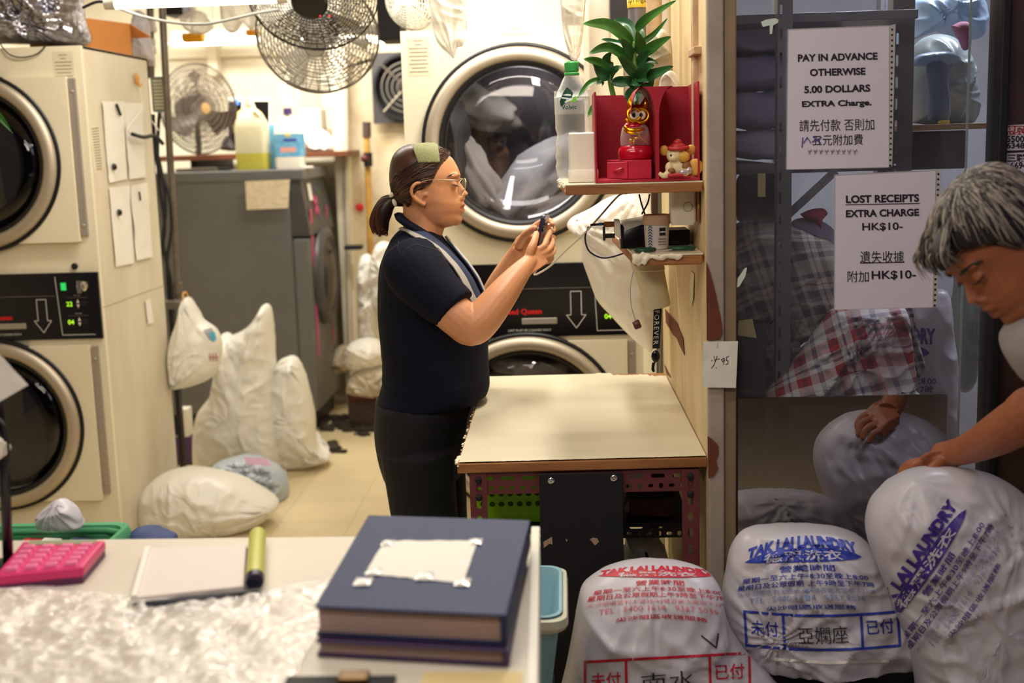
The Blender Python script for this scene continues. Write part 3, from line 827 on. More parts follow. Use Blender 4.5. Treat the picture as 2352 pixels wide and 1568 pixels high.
# slotted angle legs and rails
def angle_plate(o, ux, uy, L, w, kind):
    """a strip of slotted steel: runs along ux, width along uy"""
    holes = []
    if kind == 'leg':
        k = 0.03
        while k < L-0.02: holes.append(slot(k, w/2, 0.020, 0.011)); k += 0.036
    else:
        k = 0.035; i = 0
        while k < L-0.03:
            holes.append(slot(k, w*0.72, 0.030, 0.009)); k += 0.046
        k = 0.022
        while k < L-0.015:
            holes.append(slot(k, w*0.27, 0.009, 0.012) if i % 2 else slot(k, w*0.27, 0.013, 0.008)); k += 0.0228; i += 1
    me = slab_with_holes([(0, 0), (L, 0), (L, w), (0, w)], holes, 0.0025)
    return me, frame(o, ux, uy)
def leg(x, y, name, m, fl=1, up=True, w=0.036, z1=None):
    z1 = tabz-0.026 if z1 is None else z1
    b = B()
    me, M = angle_plate((x+(w if True else 0), y, 0.0), (0, 0, 1), (-1, 0, 0), z1, w, 'leg'); addmesh(b, me, M)
    xx = x if fl > 0 else x+w
    me, M = angle_plate((xx, y, 0.0), (0, 0, 1), (0, 1, 0), z1, w, 'leg'); addmesh(b, me, M)
    for zz in (z1-0.016, z1-0.055):
        if name == 'leg' and m == 'dexion_red':
            Mb = Matrix.Translation((x+w/2, y-0.001, zz)) @ Matrix.Rotation(PI/2, 4, 'X')
            b.lathe([(0.0075, 0), (0.0075, 0.004), (0.004, 0.0055), (0.0003, 0.006)], n=8, mi=1, M=Mb)
    return b.build(name, [M_[m], M_['black_matte']], tt)
lxf = at(1081, 1150, GY).x; rxf = at(1567, 1150, GY).x
mat('dexion_black', (30, 22, 28), 0.5)
leg(lxf, GY+0.006, 'leg', 'dexion_red'); leg(rxf, GY+0.006, 'leg', 'dexion_red', fl=-1)
leg(lxf+0.005, 3.42, 'leg', 'dexion_black'); leg(rxf-0.02, 3.42, 'leg', 'dexion_black', fl=-1)
b = B(); me, M = angle_plate((lxf, GY+0.010, tabz-0.075), (1, 0, 0), (0, 0, 1), rxf+0.036-lxf, 0.048, 'rail'); addmesh(b, me, M)
b.box(lxf, rxf+0.036, GY+0.0115, GY+0.045, tabz-0.0285, tabz-0.026); b.build('front_rail', M_['dexion_red'], tt)
for xx in (lxf+0.002, rxf+0.032):
    b = B(); me, M = angle_plate((xx, GY+0.05, tabz-0.075), (0, 1, 0), (0, 0, 1), 0.85, 0.048, 'rail'); addmesh(b, me, M)
    b.build('side_rail', M_['dexion_black'], tt)
SH1, SH2 = 0.655, 0.36
for zz in (SH1, SH2):
    b = B().box(lxf+0.006, rxf+0.030, GY+0.16, 3.40, zz-0.012, zz)
    me, M = angle_plate((lxf+0.006, GY+0.155, zz-0.036), (1, 0, 0), (0, 0, 1), rxf+0.024-lxf, 0.036, 'rail'); addmesh(b, me, M)
    b.build('under_shelf', M_['dexion_black'], tt)
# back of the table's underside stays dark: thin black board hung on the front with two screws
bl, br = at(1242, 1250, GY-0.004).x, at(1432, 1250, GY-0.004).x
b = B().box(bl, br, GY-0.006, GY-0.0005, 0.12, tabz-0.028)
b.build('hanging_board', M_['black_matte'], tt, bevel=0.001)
b = B()
for px, py in ((1266, 1104), (1410, 1098)):
    p = at(px, py, GY-0.006); Ms = Matrix.Translation(p) @ Matrix.Rotation(PI/2, 4, 'X')
    B().lathe([(0.0078, 0), (0.007, 0.002), (0.004, 0.003), (0.0003, 0.0022)], n=14, M=Ms).build('board_screw', M_['chrome'], tt, smooth=True)
mat('paint_chip', (170, 140, 116), 0.7)
for pts in ([(1248, 1244), (1268, 1232), (1269, 1250), (1262, 1248), (1249, 1258)], [(1299, 1236), (1304, 1240), (1301, 1244)], [(1355, 1238), (1362, 1234), (1372, 1236), (1376, 1244), (1366, 1252), (1362, 1246)]):
    B().sheet([at(x, y, GY-0.0062) for x, y in pts], -0.0005).build('bare_spot', M_['paint_chip'], tt)
# lime baskets on the under shelf
mat('lime_plastic', (150, 214, 20), 0.35, transl=0.15)
def hole_basket(name, x0, x1, y0, y1, z0, z1, m, label, nh=3, group=None, pitch=0.021, hs=0.014, tz=None):
    t = thing(name, label, 'basket', ((x0+x1)/2, (y0+y1)/2, z0), group=group)
    b = B(); H = z1-z0
    def wall(o, ux, L):
        holes = []; n = int((L-0.012)/pitch); off = (L-n*pitch)/2+pitch/2
        for r in range(nh):
            for i in range(n):
                holes.append(slot(off+i*pitch, H-0.032-r*(hs+0.010), hs, hs*0.9, 2))
        me = slab_with_holes([(0, 0), (L, 0), (L, H), (0, H)], holes, 0.002); addmesh(b, me, frame(o, ux, (0, 0, 1)))
    wall((x0, y0, z0), (1, 0, 0), x1-x0); wall((x0, y1, z0), (1, 0, 0), x1-x0)
    wall((x0, y0, z0), (0, 1, 0), y1-y0); wall((x1, y0, z0), (0, 1, 0), y1-y0)
    b.box(x0, x1, y0, y1, z0, z0+0.003)
    b.build('basket_body', M_[m], t)
    r = B()
    pts = [(x0, y0), (x1, y0), (x1, y1), (x0, y1)]
    loop = []
    for i in range(4):
        (ax, ay), (bx, by) = pts[i], pts[(i+1) % 4]
        loop += [(ax+(bx-ax)*.1, ay+(by-ay)*.1, z1), (ax+(bx-ax)*.9, ay+(by-ay)*.9, z1)]
    r.tube(loop+[loop[0]], 0.006, 8); r.build('rim', M_[m], t, smooth=True)
    return t
hole_basket('plastic_basket', lxf-0.012, bl+0.06, GY+0.17, 3.0, SH1+0.001, SH1+0.125, 'lime_plastic', 'lime green plastic basket on the upper shelf under the table', group='lime baskets under the table')
hole_basket('plastic_basket', lxf+0.04, bl+0.05, GY+0.17, 3.0, SH2+0.001, SH2+0.22, 'lime_plastic', 'lime green plastic basket on the lower shelf under the table', nh=6, group='lime baskets under the table')
# things in the dark right half under the table
def plastic_fringe():
    b = B(); rnd = random.Random(5); c = at(1462, 1128, 2.74)
    for i in range(34):
        a = rnd.uniform(-1.0, 0.5); L = rnd.uniform(0.03, 0.06)
        p0 = c+Vector((rnd.uniform(-.012, .02), rnd.uniform(-.01, .02), 0)); p1 = p0+Vector((math.sin(a)*L*0.5, rnd.uniform(-.01, .01), -L))
        w = 0.0065
        b.sheet([p0-Vector((w/3, 0, 0)), p0+Vector((w/3, 0, 0)), p1+Vector((w, 0, 0)), p1-Vector((w, 0, 0))], 0.0006)
    return b
mat('film_strip', (236, 232, 228), 0.25, transl=0.3)
b = plastic_fringe(); b.box(at(1445, 1128, 2.74).x, at(1490, 1128, 2.74).x, 2.735, 2.80, at(1462, 1128, 2.74).z-0.002, tabz-0.05)
tag(b.build('film_bundle', M_['film_strip'], None), 'bundle of clear plastic strips hanging under the right of the table', 'plastic strips')
xa = at(1446, 1220, 2.75).x
t = thing('storage_box', 'dark red lidded box on the under shelf right of the black board', 'box', (xa+0.05, 2.82, SH1))
mat('dark_red', (84, 26, 34), 0.5)
B().box(xa, xa+0.10, 2.72, 2.9, SH1+0.001, SH1+0.045).build('box_body', M_['dark_red'], t, bevel=0.003)
B().box(xa-0.003, xa+0.103, 2.717, 2.903, SH1+0.045, SH1+0.06).build('lid', M_['black_matte'], t, bevel=0.003)
gb = bag('laundry_bag', [(1437, 1250), (1470, 1238), (1505, 1252), (1530, 1290), (1540, 1400), (1500, 1420), (1437, 1420)], (1485, 1340), 2.86, 0.08, 'bag_cool', 'grey shaded laundry bag with black letters on the lower shelf under the table', wr=0.006)
gb.location.z += SH2+0.001-min((world_of(gb) @ v.co).z for v in gb.data.vertices)
mat('print_black', (26, 22, 34), 0.6)
F = Flat(); F.text('TAK', 1470, -1318, 44, 0, rot=-1.25, bold=0.03)
F.on('print', M_['print_black'], ray_fn(gb, 0.003), gb, maxlen=8)
# ================================================================== PRICE NOTE ON THE POST
o = B().quadsheet(at(1614, 889, GY-0.02), at(1690, 890, GY-0.02), at(1695, 783, GY-0.02), at(1616, 784, GY-0.02), 10, 10, 0.0006, 0.003, seed=2, curl=0.001).build('price_note', M_['paper'], None, smooth=True)
tag(o, 'small white paper with a handwritten price taped to the door post', 'note')
F = Flat()
def stroke(F, pts, w, mi=0): F.line([(x, -y) for x, y in pts], w, mi)
stroke(F, [(1647, 818), (1640, 838), (1634, 845)], 1.6); stroke(F, [(1634, 828), (1652, 824)], 1.6); stroke(F, [(1640, 818), (1645, 846)], 1.4)
stroke(F, [(1663, 822), (1657, 826), (1660, 831), (1664, 824), (1662, 838)], 1.6); stroke(F, [(1674, 818), (1669, 820), (1668, 827), (1672, 828), (1672, 835), (1667, 837)], 1.6)
F.on('handwriting', M_['ink_black'], ray_fn(o, 0.0006), o)
F = Flat(); F.rect(1644, 1650, -798, -780)
F.on('tape', M_['milky_plastic'], ray_fn(o, 0.0010), o)
# ================================================================== UPPER SHELF AND ITS THINGS
Y0 = 2.56
s_fl, s_fr, s_bl = at(1299, 427, Y0), at(1613, 418, Y0), at(1283, 398, 2.97)
zA = 1.428
st = thing('wall_shelf', 'upper wall shelf of cream board with bare wood edge, carrying the plant and red case', 'shelf', (0.14, 2.76, zA))
xw = 0.289
pts = [Vector((s_fl.x, Y0, zA)), Vector((xw, Y0, zA)), Vector((xw, 2.97, zA)), Vector((s_bl.x, 2.97, zA))]
B().hexa([p-Vector((0, 0, 0.022)) for p in pts], [p-Vector((0, 0, 0.002)) for p in pts]).build('shelf_board', M_['wood_edge'], st, bevel=0.002)
B().hexa([p-Vector((0, 0, 0.002)) for p in pts], pts).build('laminate_skin', M_['laminate'], st)
b = B(); rnd = random.Random(3)
for i in range(40):
    t = rnd.random(); p = pts[0].lerp(pts[3], t)
    b.ball(p+Vector((rnd.uniform(-.004, .004), 0, rnd.uniform(-.014, .0))), (rnd.uniform(.002, .006), .008, rnd.uniform(.002, .006)), 6)
me = fuse(b, 0.003, 2); me.materials.append(M_['laminate']); link('torn_rim', me, st, smooth=True)
# bracket under the shelf
B().box(xw-0.004, xw, 2.62, 2.9, zA-0.09, zA-0.022).build('bracket', M_['wood_edge'], st)
# --- water bottle
mat('water_plastic', (235, 240, 240), 0.04, trans=1.0, ior=1.12)
clear_film('bottle_plastic', (240, 244, 244), 0.07, 0.04, bump=0)
bx, bY = at(1316, 300, 2.86).x, 2.86
bt = thing('water_bottle', 'clear plastic water bottle with green cap standing on the upper shelf', 'bottle', (bx, bY, zA))
k = 1.0; R = 0.041
zc = at(1310, 165, bY).z; zb = zA+0.001; H = zc-zb
prof = [(0.001, 0.004), (R*0.7, 0.0), (R*0.95, 0.008)]
for i in range(60):
    z = 0.02+(H*0.70)*i/60
    rr = R*(1 - 0.10*math.exp(-((z-H*0.42)/0.010)**2) + (0.028*math.sin(z*260) if z < H*0.36 else 0))
    if 0.5 < z/H < 0.66: rr = R*0.985
    prof.append((rr, z))
prof += [(R*0.97, H*0.74), (R*0.80, H*0.83), (R*0.55, H*0.92), (R*0.40, H*0.965), (R*0.36, H*0.985), (R*0.36, H)]
B().lathe(prof, (bx, bY, zb), n=40).build('bottle_shell', M_['bottle_plastic'], bt, smooth=True)
mat('cap_green', (60, 170, 80), 0.4)
B().lathe([(0.0155, H), (0.0165, H+0.002), (0.0165, H+0.020), (0.014, H+0.023), (0.001, H+0.023)], (bx, bY, zb), n=32).build('cap', M_['cap_green'], bt, smooth='auto')
B().lathe([(0.0165, H-0.008), (0.0175, H-0.007), (0.0175, H-0.003), (0.0165, H-0.002)], (bx, bY, zb), n=32).build('neck_ring', M_['cap_green'], bt, smooth=True)
clear_film('label_film', (236, 240, 236), 0.12, 0.2, bump=0)
zl0, zl1 = at(1316, 262, bY).z, at(1316, 208, bY).z
B().lathe([(R*1.0, zl0-zb), (R*1.004, zl0-zb+0.001), (R*1.004, zl1-zb-0.001), (R*1.0, zl1-zb)], (bx, bY, zb), n=40).build('label', M_['label_film'], bt, smooth=True)
def cyl_fn(cx, cy, r, z0, lift=0.0008, face=-PI/2):
    return lambda x, y, m: Vector((cx+(r+lift*(1+m*.5))*math.cos(face+x/r), cy+(r+lift*(1+m*.5))*math.sin(face+x/r), z0+y))
mat('leaf_print', (20, 74, 60), 0.5); mat('lime_print', (120, 200, 60), 0.5); mat('pale_print', (226, 240, 236), 0.5)
F = Flat()
F.poly([(-0.027, -0.004), (-0.018, 0.014), (-0.008, 0.027), (0.0, 0.021), (0.006, 0.014), (0.003, 0.004), (-0.010, 0.000), (-0.013, -0.010), (-0.024, -0.016)], 0)
F.poly([(-0.008, -0.006), (0.004, 0.000), (0.010, 0.008), (0.014, 0.000), (0.012, -0.006)], 1)
F.poly([(-0.020, 0.010), (-0.008, 0.012), (0.0, 0.011), (0.002, 0.007), (-0.010, 0.008)], 2)
F.line([(-0.02, 0.004), (-0.008, 0.002), (0.002, -0.001), (-0.012, -0.006)], 0.003, 2)
F.text('Volvic', -0.004, -0.022, 0.014, 0, bold=0.02)
F.on('label_print', [M_['leaf_print'], M_['lime_print'], M_['pale_print']], cyl_fn(bx, bY, R*1.004, (zl0+zl1)/2+0.006, face=-PI/2-0.1), bt, maxlen=0.006)
# --- white container turned upside down
x0, x1 = at(1306, 360, 2.66).x, at(1372, 360, 2.66).x
zt_ = at(1330, 304, 2.66).z
t = thing('plastic_tub', 'plain white plastic tub beside the red case on the upper shelf', 'container', ((x0+x1)/2, 2.70, zA))
def rrect(x0, x1, y0, y1, r, z, n=4):
    out = []
    for k, (cx, cy) in enumerate(((x1-r, y1-r), (x0+r, y1-r), (x0+r, y0+r), (x1-r, y0+r))):
        for i in range(n+1):
            a = PI/2*(k+i/n); out.append((cx+r*math.cos(a), cy+r*math.sin(a), z))
    return out
B().loft([rrect(x0, x1, 2.66, 2.74, 0.01, zA+0.028), rrect(x0+0.001, x1-0.001, 2.661, 2.739, 0.01, zt_-0.003), rrect(x0+0.003, x1-0.003, 2.664, 2.737, 0.008, zt_)]).build('tub_body', M_['white_plastic'], t, smooth='auto')
B().loft([rrect(x0-0.001, x1+0.001, 2.658, 2.742, 0.011, zA+0.001), rrect(x0-0.002, x1+0.002, 2.657, 2.743, 0.011, zA+0.004), rrect(x0-0.002, x1+0.002, 2.657, 2.743, 0.011, zA+0.024), rrect(x0, x1, 2.66, 2.74, 0.01, zA+0.029)]).build('tub_lid', M_['white_plastic'], t, smooth='auto')
# --- red display case with arched cut-outs
mat('case_red', (172, 20, 44), 0.5, var=(150, 14, 36), vscale=8, bump=0.03)
mat('case_red_inner', (150, 14, 40), 0.6)
RY0, RY1 = 2.585, 2.78
rc = thing('display_case', 'red open display case with arched cut-outs on the upper shelf', 'case', (0.17, 2.66, zA))
def X(px, Y=RY0, py=300): return at(px, py, Y).x
def Z(py, Y=RY0, px=1490): return at(px, py, Y).z
xl, xr = X(1366), X(1613)-0.002; xr = min(xr, 0.286)
ztl, ztr = Z(207), Z(190)
th = 0.004
b = B().box(xl, xl+th, RY0, RY1, zA+0.001, ztl); b.build('left_wall', M_['case_red'], rc, bevel=0.0008)
B().box(xr-th, xr, RY0, RY1, zA+0.001, ztr).build('right_wall', M_['case_red'], rc, bevel=0.0008)
B().box(xl+th, xr-th, RY0, RY1-th, zA+0.001, zA+0.006).build('bottom_panel', M_['case_red'], rc)
# back panel with a scooped top edge in the left half
bp = [(xl+th, zA+0.006), (xr-th, zA+0.006), (xr-th, ztr-0.002), (X(1548), ztr-0.002)]
xa, xb = X(1442), X(1500)
bp += [(xb+0.004, ztr-0.004), (xb, ztl-0.004)]
for i in range(9):
    a = i/8*PI/2; bp.append((xa+0.012-0.012*math.sin(a)+0.010*(1-i/8), ztl-0.045+0.043*math.sin(a)))
bp += [(xl+th, ztl-0.001)]
B().sheet([(x, RY1-th, z) for x, z in bp], th).build('back_panel', M_['case_red_inner'], rc)
# flared pillar between the two arches, and the vault over the left niche
def arc(cx, cz, rx, rz, a0, a1, n=12): return [(cx+rx*math.cos(math.radians(a0+(a1-a0)*i/n)), cz+rz*math.sin(math.radians(a0+(a1-a0)*i/n))) for i in range(n+1)]
xp = X(1505); wq = 0.008; ztp = ztr-0.006
left_arc = arc(X(1474), ztp-0.066, xp-X(1474), 0.064, 0, 90)      # rises from the pillar's left face to the crown
right_arc = arc(X(1546), ztp-0.066, X(1546)-xp-wq, 0.064, 90, 180)
outline = [(xp, zA+0.006)]+left_arc+right_arc+[(xp+wq, zA+0.006)]
B().sheet([(x, RY0, z) for x, z in outline], 0.004).build('pillar', M_['case_red'], rc)
v = B()
sec = [(xp, zA+0.006)]+left_arc+arc(X(1474), ztp-0.066, X(1474)-X(1450), 0.064, 90, 170)
v.grid(lambda u, w: Vector((sec[min(int(u*(len(sec)-1)), len(sec)-1)][0], RY0+0.002+(RY1-RY0-0.008)*w, sec[min(int(u*(len(sec)-1)), len(sec)-1)][1])), len(sec)-1, 6)
v.grid(lambda u, w: Vector((sec[len(sec)-1-min(int(u*(len(sec)-1)), len(sec)-1)][0]+0.0018, RY0+0.002+(RY1-RY0-0.008)*w, sec[len(sec)-1-min(int(u*(len(sec)-1)), len(sec)-1)][1]+0.0018)), len(sec)-1, 6)
v.build('left_vault', M_['case_red'], rc, smooth='auto')
v = B(); sec2 = right_arc[::1]+[(xp+wq, zA+0.006)]
v.grid(lambda u, w: Vector((sec2[min(int(u*(len(sec2)-1)), len(sec2)-1)][0], RY0+0.002+(RY1-RY0-0.008)*w, sec2[min(int(u*(len(sec2)-1)), len(sec2)-1)][1])), len(sec2)-1, 6)
v.grid(lambda u, w: Vector((sec2[len(sec2)-1-min(int(u*(len(sec2)-1)), len(sec2)-1)][0]-0.0018, RY0+0.002+(RY1-RY0-0.008)*w, sec2[len(sec2)-1-min(int(u*(len(sec2)-1)), len(sec2)-1)][1]+0.0012)), len(sec2)-1, 6)
v.build('right_vault', M_['case_red'], rc, smooth='auto')
B().box(X(1476), X(1546), RY0+0.004, RY1-0.006, ztp-0.0035, ztp-0.0018).build('top_panel', M_['case_red'], rc)
# drawer box in the left niche
mat('drawer_red', (196, 34, 62), 0.5)
dx0, dx1 = X(1394, 2.60, 390), X(1499, 2.60, 390)
dr = thing('drawer_box', 'small red drawer box under the golden lion figure', 'box', ((dx0+dx1)/2, 2.65, zA+0.006))
xm = X(1444, 2.595, 390); zd = at(1444, 368, 2.595).z; zd0 = zA+0.0065
B().hexa([(xm, 2.592, zd0), (dx1-0.002, 2.600, zd0), (dx1-0.002, 2.70, zd0), (dx0+0.004, 2.70, zd0)], [(xm, 2.592, zd), (dx1-0.002, 2.600, zd), (dx1-0.002, 2.70, zd), (dx0+0.004, 2.70, zd)]).build('box_body', M_['drawer_red'], dr, bevel=0.0012)
B().hexa([(dx0, 2.607, zd0+0.003), (xm-0.003, 2.5895, zd0+0.001), (xm-0.002, 2.593, zd0+0.001), (dx0+0.001, 2.611, zd0+0.003)], [(dx0, 2.607, zd-0.004), (xm-0.003, 2.5895, zd-0.003), (xm-0.002, 2.593, zd-0.003), (dx0+0.001, 2.611, zd-0.004)]).build('drawer', M_['drawer_red'], dr, bevel=0.0008)
pm = Vector(((dx0+xm)/2, 2.596, (zd0+zd)/2-0.001))
B().tube([pm+Vector((-.008, -.001, -.002)), pm+Vector((-.004, -.009, 0.001)), pm+Vector((.006, -.010, .004)), pm+Vector((.009, -.003, .004))], 0.0035, 8, smooth=4, flat=0.5).build('pull', M_['case_red'], dr, smooth=True)
# golden lion figure on a red drum base
mat('gold', (236, 170, 24), 0.22, 0.9); mat('gold_pale', (240, 206, 110), 0.3, 0.6); mat('gloss_red', (190, 18, 40), 0.18, coat=0.5)
mat('eye_white', (240, 232, 206), 0.3)
fx_, fz_ = X(1459, 2.65, 350), zd+0.0006
FYc = 2.645
lf = thing('lion_figurine', 'golden lion dance figure under a clear bell on a red base', 'figurine', (fx_, FYc, fz_))
B().lathe([(0.001, 0), (0.033, 0), (0.037, 0.004), (0.038, 0.014), (0.036, 0.024), (0.030, 0.029), (0.001, 0.030)], (fx_, FYc, fz_), n=36, sy=0.85).build('base', M_['gloss_red'], lf, smooth=True)
mat('clear_bell', (240, 236, 226), 0.05, trans=1, ior=1.15)
clear_film('bell_film', (240, 236, 226), 0.08, 0.04, bump=0)
B().lathe([(0.031, 0.030), (0.032, 0.045), (0.028, 0.066), (0.02, 0.076), (0.006, 0.080)], (fx_, FYc, fz_), n=36, sy=0.85).build('bell', M_['bell_film'], lf, smooth=True)
bd = B(); bd.ball((fx_+0.004, FYc, fz_+0.05), (0.016, 0.013, 0.022), 16); bd.ball((fx_+0.016, FYc, fz_+0.043), (0.016, 0.012, 0.012), 14)
bd.build('body', M_['gloss_red'], lf, smooth=True)
g = B(); hz = at(1462, 268, FYc).z; hx = X(1462, FYc, 268)
g.tube([(fx_-0.006, FYc-0.016, fz_+0.078), (fx_+0.004, FYc-0.018, fz_+0.058), (fx_+0.012, FYc-0.017, fz_+0.045), (fx_+0.026, FYc-0.012, fz_+0.034)], 0.003, 8, smooth=5)
g.ball((fx_-0.010, FYc-0.017, fz_+0.040), (0.006, 0.006, 0.007), 10); g.ball((fx_-0.004, FYc-0.016, fz_+0.037), (0.005, 0.005, 0.006), 10)
g.build('tassels', M_['gold'], lf, smooth=True)
h = B(); h.ball((hx+0.002, FYc, hz+0.006), (0.024, 0.022, 0.020), 20); h.ball((hx-0.006, FYc-0.006, hz-0.020), (0.020, 0.018, 0.010), 16)
h.build('head', M_['gloss_red'], lf, smooth=True)
gd = B()
for s in (-1, 1):                      # ring round each eye, ears, lips, horn
    ex_ = hx-0.004+0.006*s; 
for (cx, cy, cz, rr, tw) in ((hx-0.006, FYc-0.021, hz+0.004, 0.014, 0.0035), (hx+0.009, FYc-0.019, hz+0.002, 0.015, 0.003)):
    gd.tube([(cx+rr*math.cos(a), cy+0.002*math.sin(a), cz+rr*0.95*math.sin(a)) for a in [2*PI*i/24 for i in range(25)]], tw, 8, caps=False)
for s in (-1, 1):
    gd.lathe([(0.001, 0.016), (0.005, 0.008), (0.0075, 0.0), (0.006, -0.008)], (hx+0.003+s*0.016, FYc-0.002, hz+0.025), n=12)
gd.tube([(hx-0.026, FYc-0.012, hz-0.020), (hx-0.018, FYc-0.022, hz-0.027), (hx-0.002, FYc-0.024, hz-0.028), (hx+0.014, FYc-0.018, hz-0.026)], 0.0035, 8, smooth=6)
gd.tube([(hx-0.026, FYc-0.012, hz-0.027), (hx-0.018, FYc-0.021, hz-0.033), (hx-0.002, FYc-0.023, hz-0.035), (hx+0.012, FYc-0.018, hz-0.032)], 0.003, 8, smooth=6)
gd.ball((hx-0.020, FYc-0.018, hz-0.008), (0.006, 0.006, 0.005), 10); gd.ball((hx-0.012, FYc-0.008, hz+0.024), (0.004, 0.004, 0.006), 8)
gd.ball((hx-0.001, FYc-0.010, hz-0.045), (0.010, 0.009, 0.006), 10)
gd.build('gold_trim', M_['gold'], lf, smooth=True)
e = B()
for cx, cy in ((hx-0.006, FYc-0.021), (hx+0.009, FYc-0.0195)):
    e.ball((cx, cy, hz+0.003), (0.010, 0.005, 0.010), 14); e.ball((cx-0.001, cy-0.004, hz+0.003), (0.004, 0.0025, 0.005), 10, 1)
e.build('eyes', [M_['eye_white'], M_['ink_black']], lf, smooth=True)
# small cream mouse figure with red hat
mat('figure_cream', (232, 214, 168), 0.5, var=(214, 190, 140), vscale=30); mat('figure_tan', (210, 160, 70), 0.45); mat('figure_red', (180, 32, 40), 0.4)
mat('figure_silver', (190, 180, 190), 0.3, 0.6); mat('figure_brown', (140, 90, 50), 0.5)
mxc, mY = X(1553, 2.605, 360), 2.600
mz = zA+0.0065
ms = thing('mouse_figurine', 'small cream mouse figure in a red hat with big round ears', 'figurine', (mxc, mY, mz))
zz = lambda py: at(1553, py, mY).z
b = B(); b.ball((mxc, mY, zz(357)), (0.021, 0.018, 0.018), 18); b.ball((mxc-0.008, mY-0.014, zz(362)), (0.010, 0.009, 0.007), 12)
b.ball((mxc+0.002, mY+0.001, zz(386)), (0.022, 0.017, 0.020), 18); b.ball((mxc-0.016, mY-0.010, zz(384)), (0.009, 0.008, 0.012), 12)
b.tube([(mxc-0.014, mY-0.012, mz+0.012), (mxc-0.028, mY-0.016, mz+0.006), (mxc-0.038, mY-0.016, mz+0.012)], [0.009, 0.006, 0.004], 10, smooth=4); b.ball((mxc+0.016, mY-0.014, mz+0.012), (0.011, 0.012, 0.009), 12)
me = fuse(b, 0.0016, 3); me.materials.append(M_['figure_cream']); link('body', me, ms, smooth=True)
for sx in (-1, 1):
    R_ = Matrix.Rotation(0.2*sx, 3, 'Y')
    B().ball((mxc+sx*0.028+0.003, mY+0.004, zz(345)), (0.010, 0.004, 0.011), 14, R=R_).build('ear', M_['figure_tan'], ms, smooth=True)
b = B(); b.ball((mxc+0.003, mY, zz(338)), (0.018, 0.016, 0.010), 16); b.ball((mxc+0.003, mY, zz(328)), (0.010, 0.010, 0.008), 12); b.tube([(mxc-0.018, mY-0.012, zz(340)), (mxc+0.003, mY-0.021, zz(342)), (mxc+0.024, mY-0.010, zz(339))], 0.004, 8, smooth=5)
b.build('hat', M_['figure_red'], ms, smooth=True)
b = B(); b.ball((mxc+0.014, mY-0.014, zz(360)), (0.013, 0.009, 0.012), 14); b.ball((mxc+0.038, mY-0.008, zz(385)), (0.017, 0.006, 0.018), 16, R=Matrix.Rotation(0.5, 3, 'Y')); b.build('coins', M_['figure_tan'], ms, smooth=True)
b = B(); b.ball((mxc+0.020, mY-0.014, zz(384)), (0.010, 0.007, 0.012), 12); b.ball((mxc-0.012, mY-0.018, zz(391)), (0.008, 0.006, 0.006), 12); b.build('satchel', M_['figure_brown'], ms, smooth=True)
b = B(); b.box(mxc-0.034, mxc+0.028, mY-0.016, mY+0.016, mz, mz+0.005); b.tube([(mxc-0.02, mY-0.02, mz+0.006), (mxc+0.012, mY-0.024, mz+0.008)], 0.004, 8); b.build('stand', M_['figure_red'], ms, bevel=0.001)
b = B(); b.ball((mxc+0.012, mY-0.022, mz+0.012), (0.010, 0.006, 0.006), 10); b.ball((mxc+0.024, mY-0.018, mz+0.015), (0.008, 0.006, 0.008), 10); b.build('silver_ingot', M_['figure_silver'], ms, smooth=True)
b = B(); b.ball((mxc-0.013, mY-0.021, zz(356)), (0.002, 0.0015, 0.0025), 8); b.build('eye', M_['ink_black'], ms, smooth=True)
# --- leafy plant behind the case
mat('leaf_green', (34, 86, 28), 0.38, var=(70, 128, 44), vscale=16, stretch=(1, 1, 1), transl=0.2)
mat('leaf_dark', (30, 74, 40), 0.38, var=(50, 100, 52), vscale=14, transl=0.15)
mat('stem_green', (86, 128, 54), 0.5); mat('pot_white', (226, 220, 206), 0.4)
PY = 2.86
pl = thing('potted_plant', 'dark green long-leaved plant rising behind the red case', 'plant', (X(1458, PY, 300), PY, zA))
ppx, ppz = X(1458, PY, 300), zA
B().lathe([(0.001, 0.001), (0.035, 0.001), (0.045, 0.075), (0.047, 0.08), (0.043, 0.08), (0.04, 0.07), (0.001, 0.068)], (ppx, PY, ppz), n=28).build('pot', M_['pot_white'], pl, smooth='auto')
def stem(pts): B().tube([at(x, y, PY+dy) for x, y, dy in pts], [0.006]*(len(pts)-1)+[0.003], 8, smooth=5).build('stem', M_['stem_green'], pl, smooth=True)
stem([(1462, 345, 0), (1462, 240, 0), (1458, 150, 0), (1455, 95, 0)]); stem([(1452, 345, 0), (1415, 240, 0.02), (1402, 190, 0.02), (1400, 160, .02)])
def leaf(bx_, by_, mx_, my_, tx, ty, w, d0=0.0, d1=0.0, m='leaf_green', fold=0.3, kink=None):
    """a strap leaf from base through a middle point to its tip (photo pixels, d = steps in distance)"""
    p0, p1, p2 = at(bx_, by_, PY+d0*0.4), at(mx_, my_, PY+(d0+d1)/2), at(tx, ty, PY+d1)
    ctrl = crom([tuple(p0), tuple(p1), tuple(p2)], 10); b = B(); n = len(ctrl)-1
    view = Vector((0, -1, 0.35)).normalized()
    def side(u, v, off):
        i = u*n; k = min(int(i), n-1); c0, c1 = Vector(ctrl[k]), Vector(ctrl[k+1]); p = c0.lerp(c1, i-k)
        d = (c1-c0).normalized(); s = d.cross(view).normalized(); nn = s.cross(d).normalized()
        ww = w*0.00078*(math.sin(PI*min(1, u**0.75))**0.8)*(1-0.15*u)
        x = (v-0.5)*2
        return p + s*(x*ww) + nn*(abs(x)*ww*fold+off+0.0012*math.sin(u*9+x))
    b.grid(lambda u, v: side(u, v, 0.0), 20, 6); b.grid(lambda u, v: side(1-u, v, -0.0008), 20, 6)
    b.build('leaf', M_[m], pl, smooth=True)
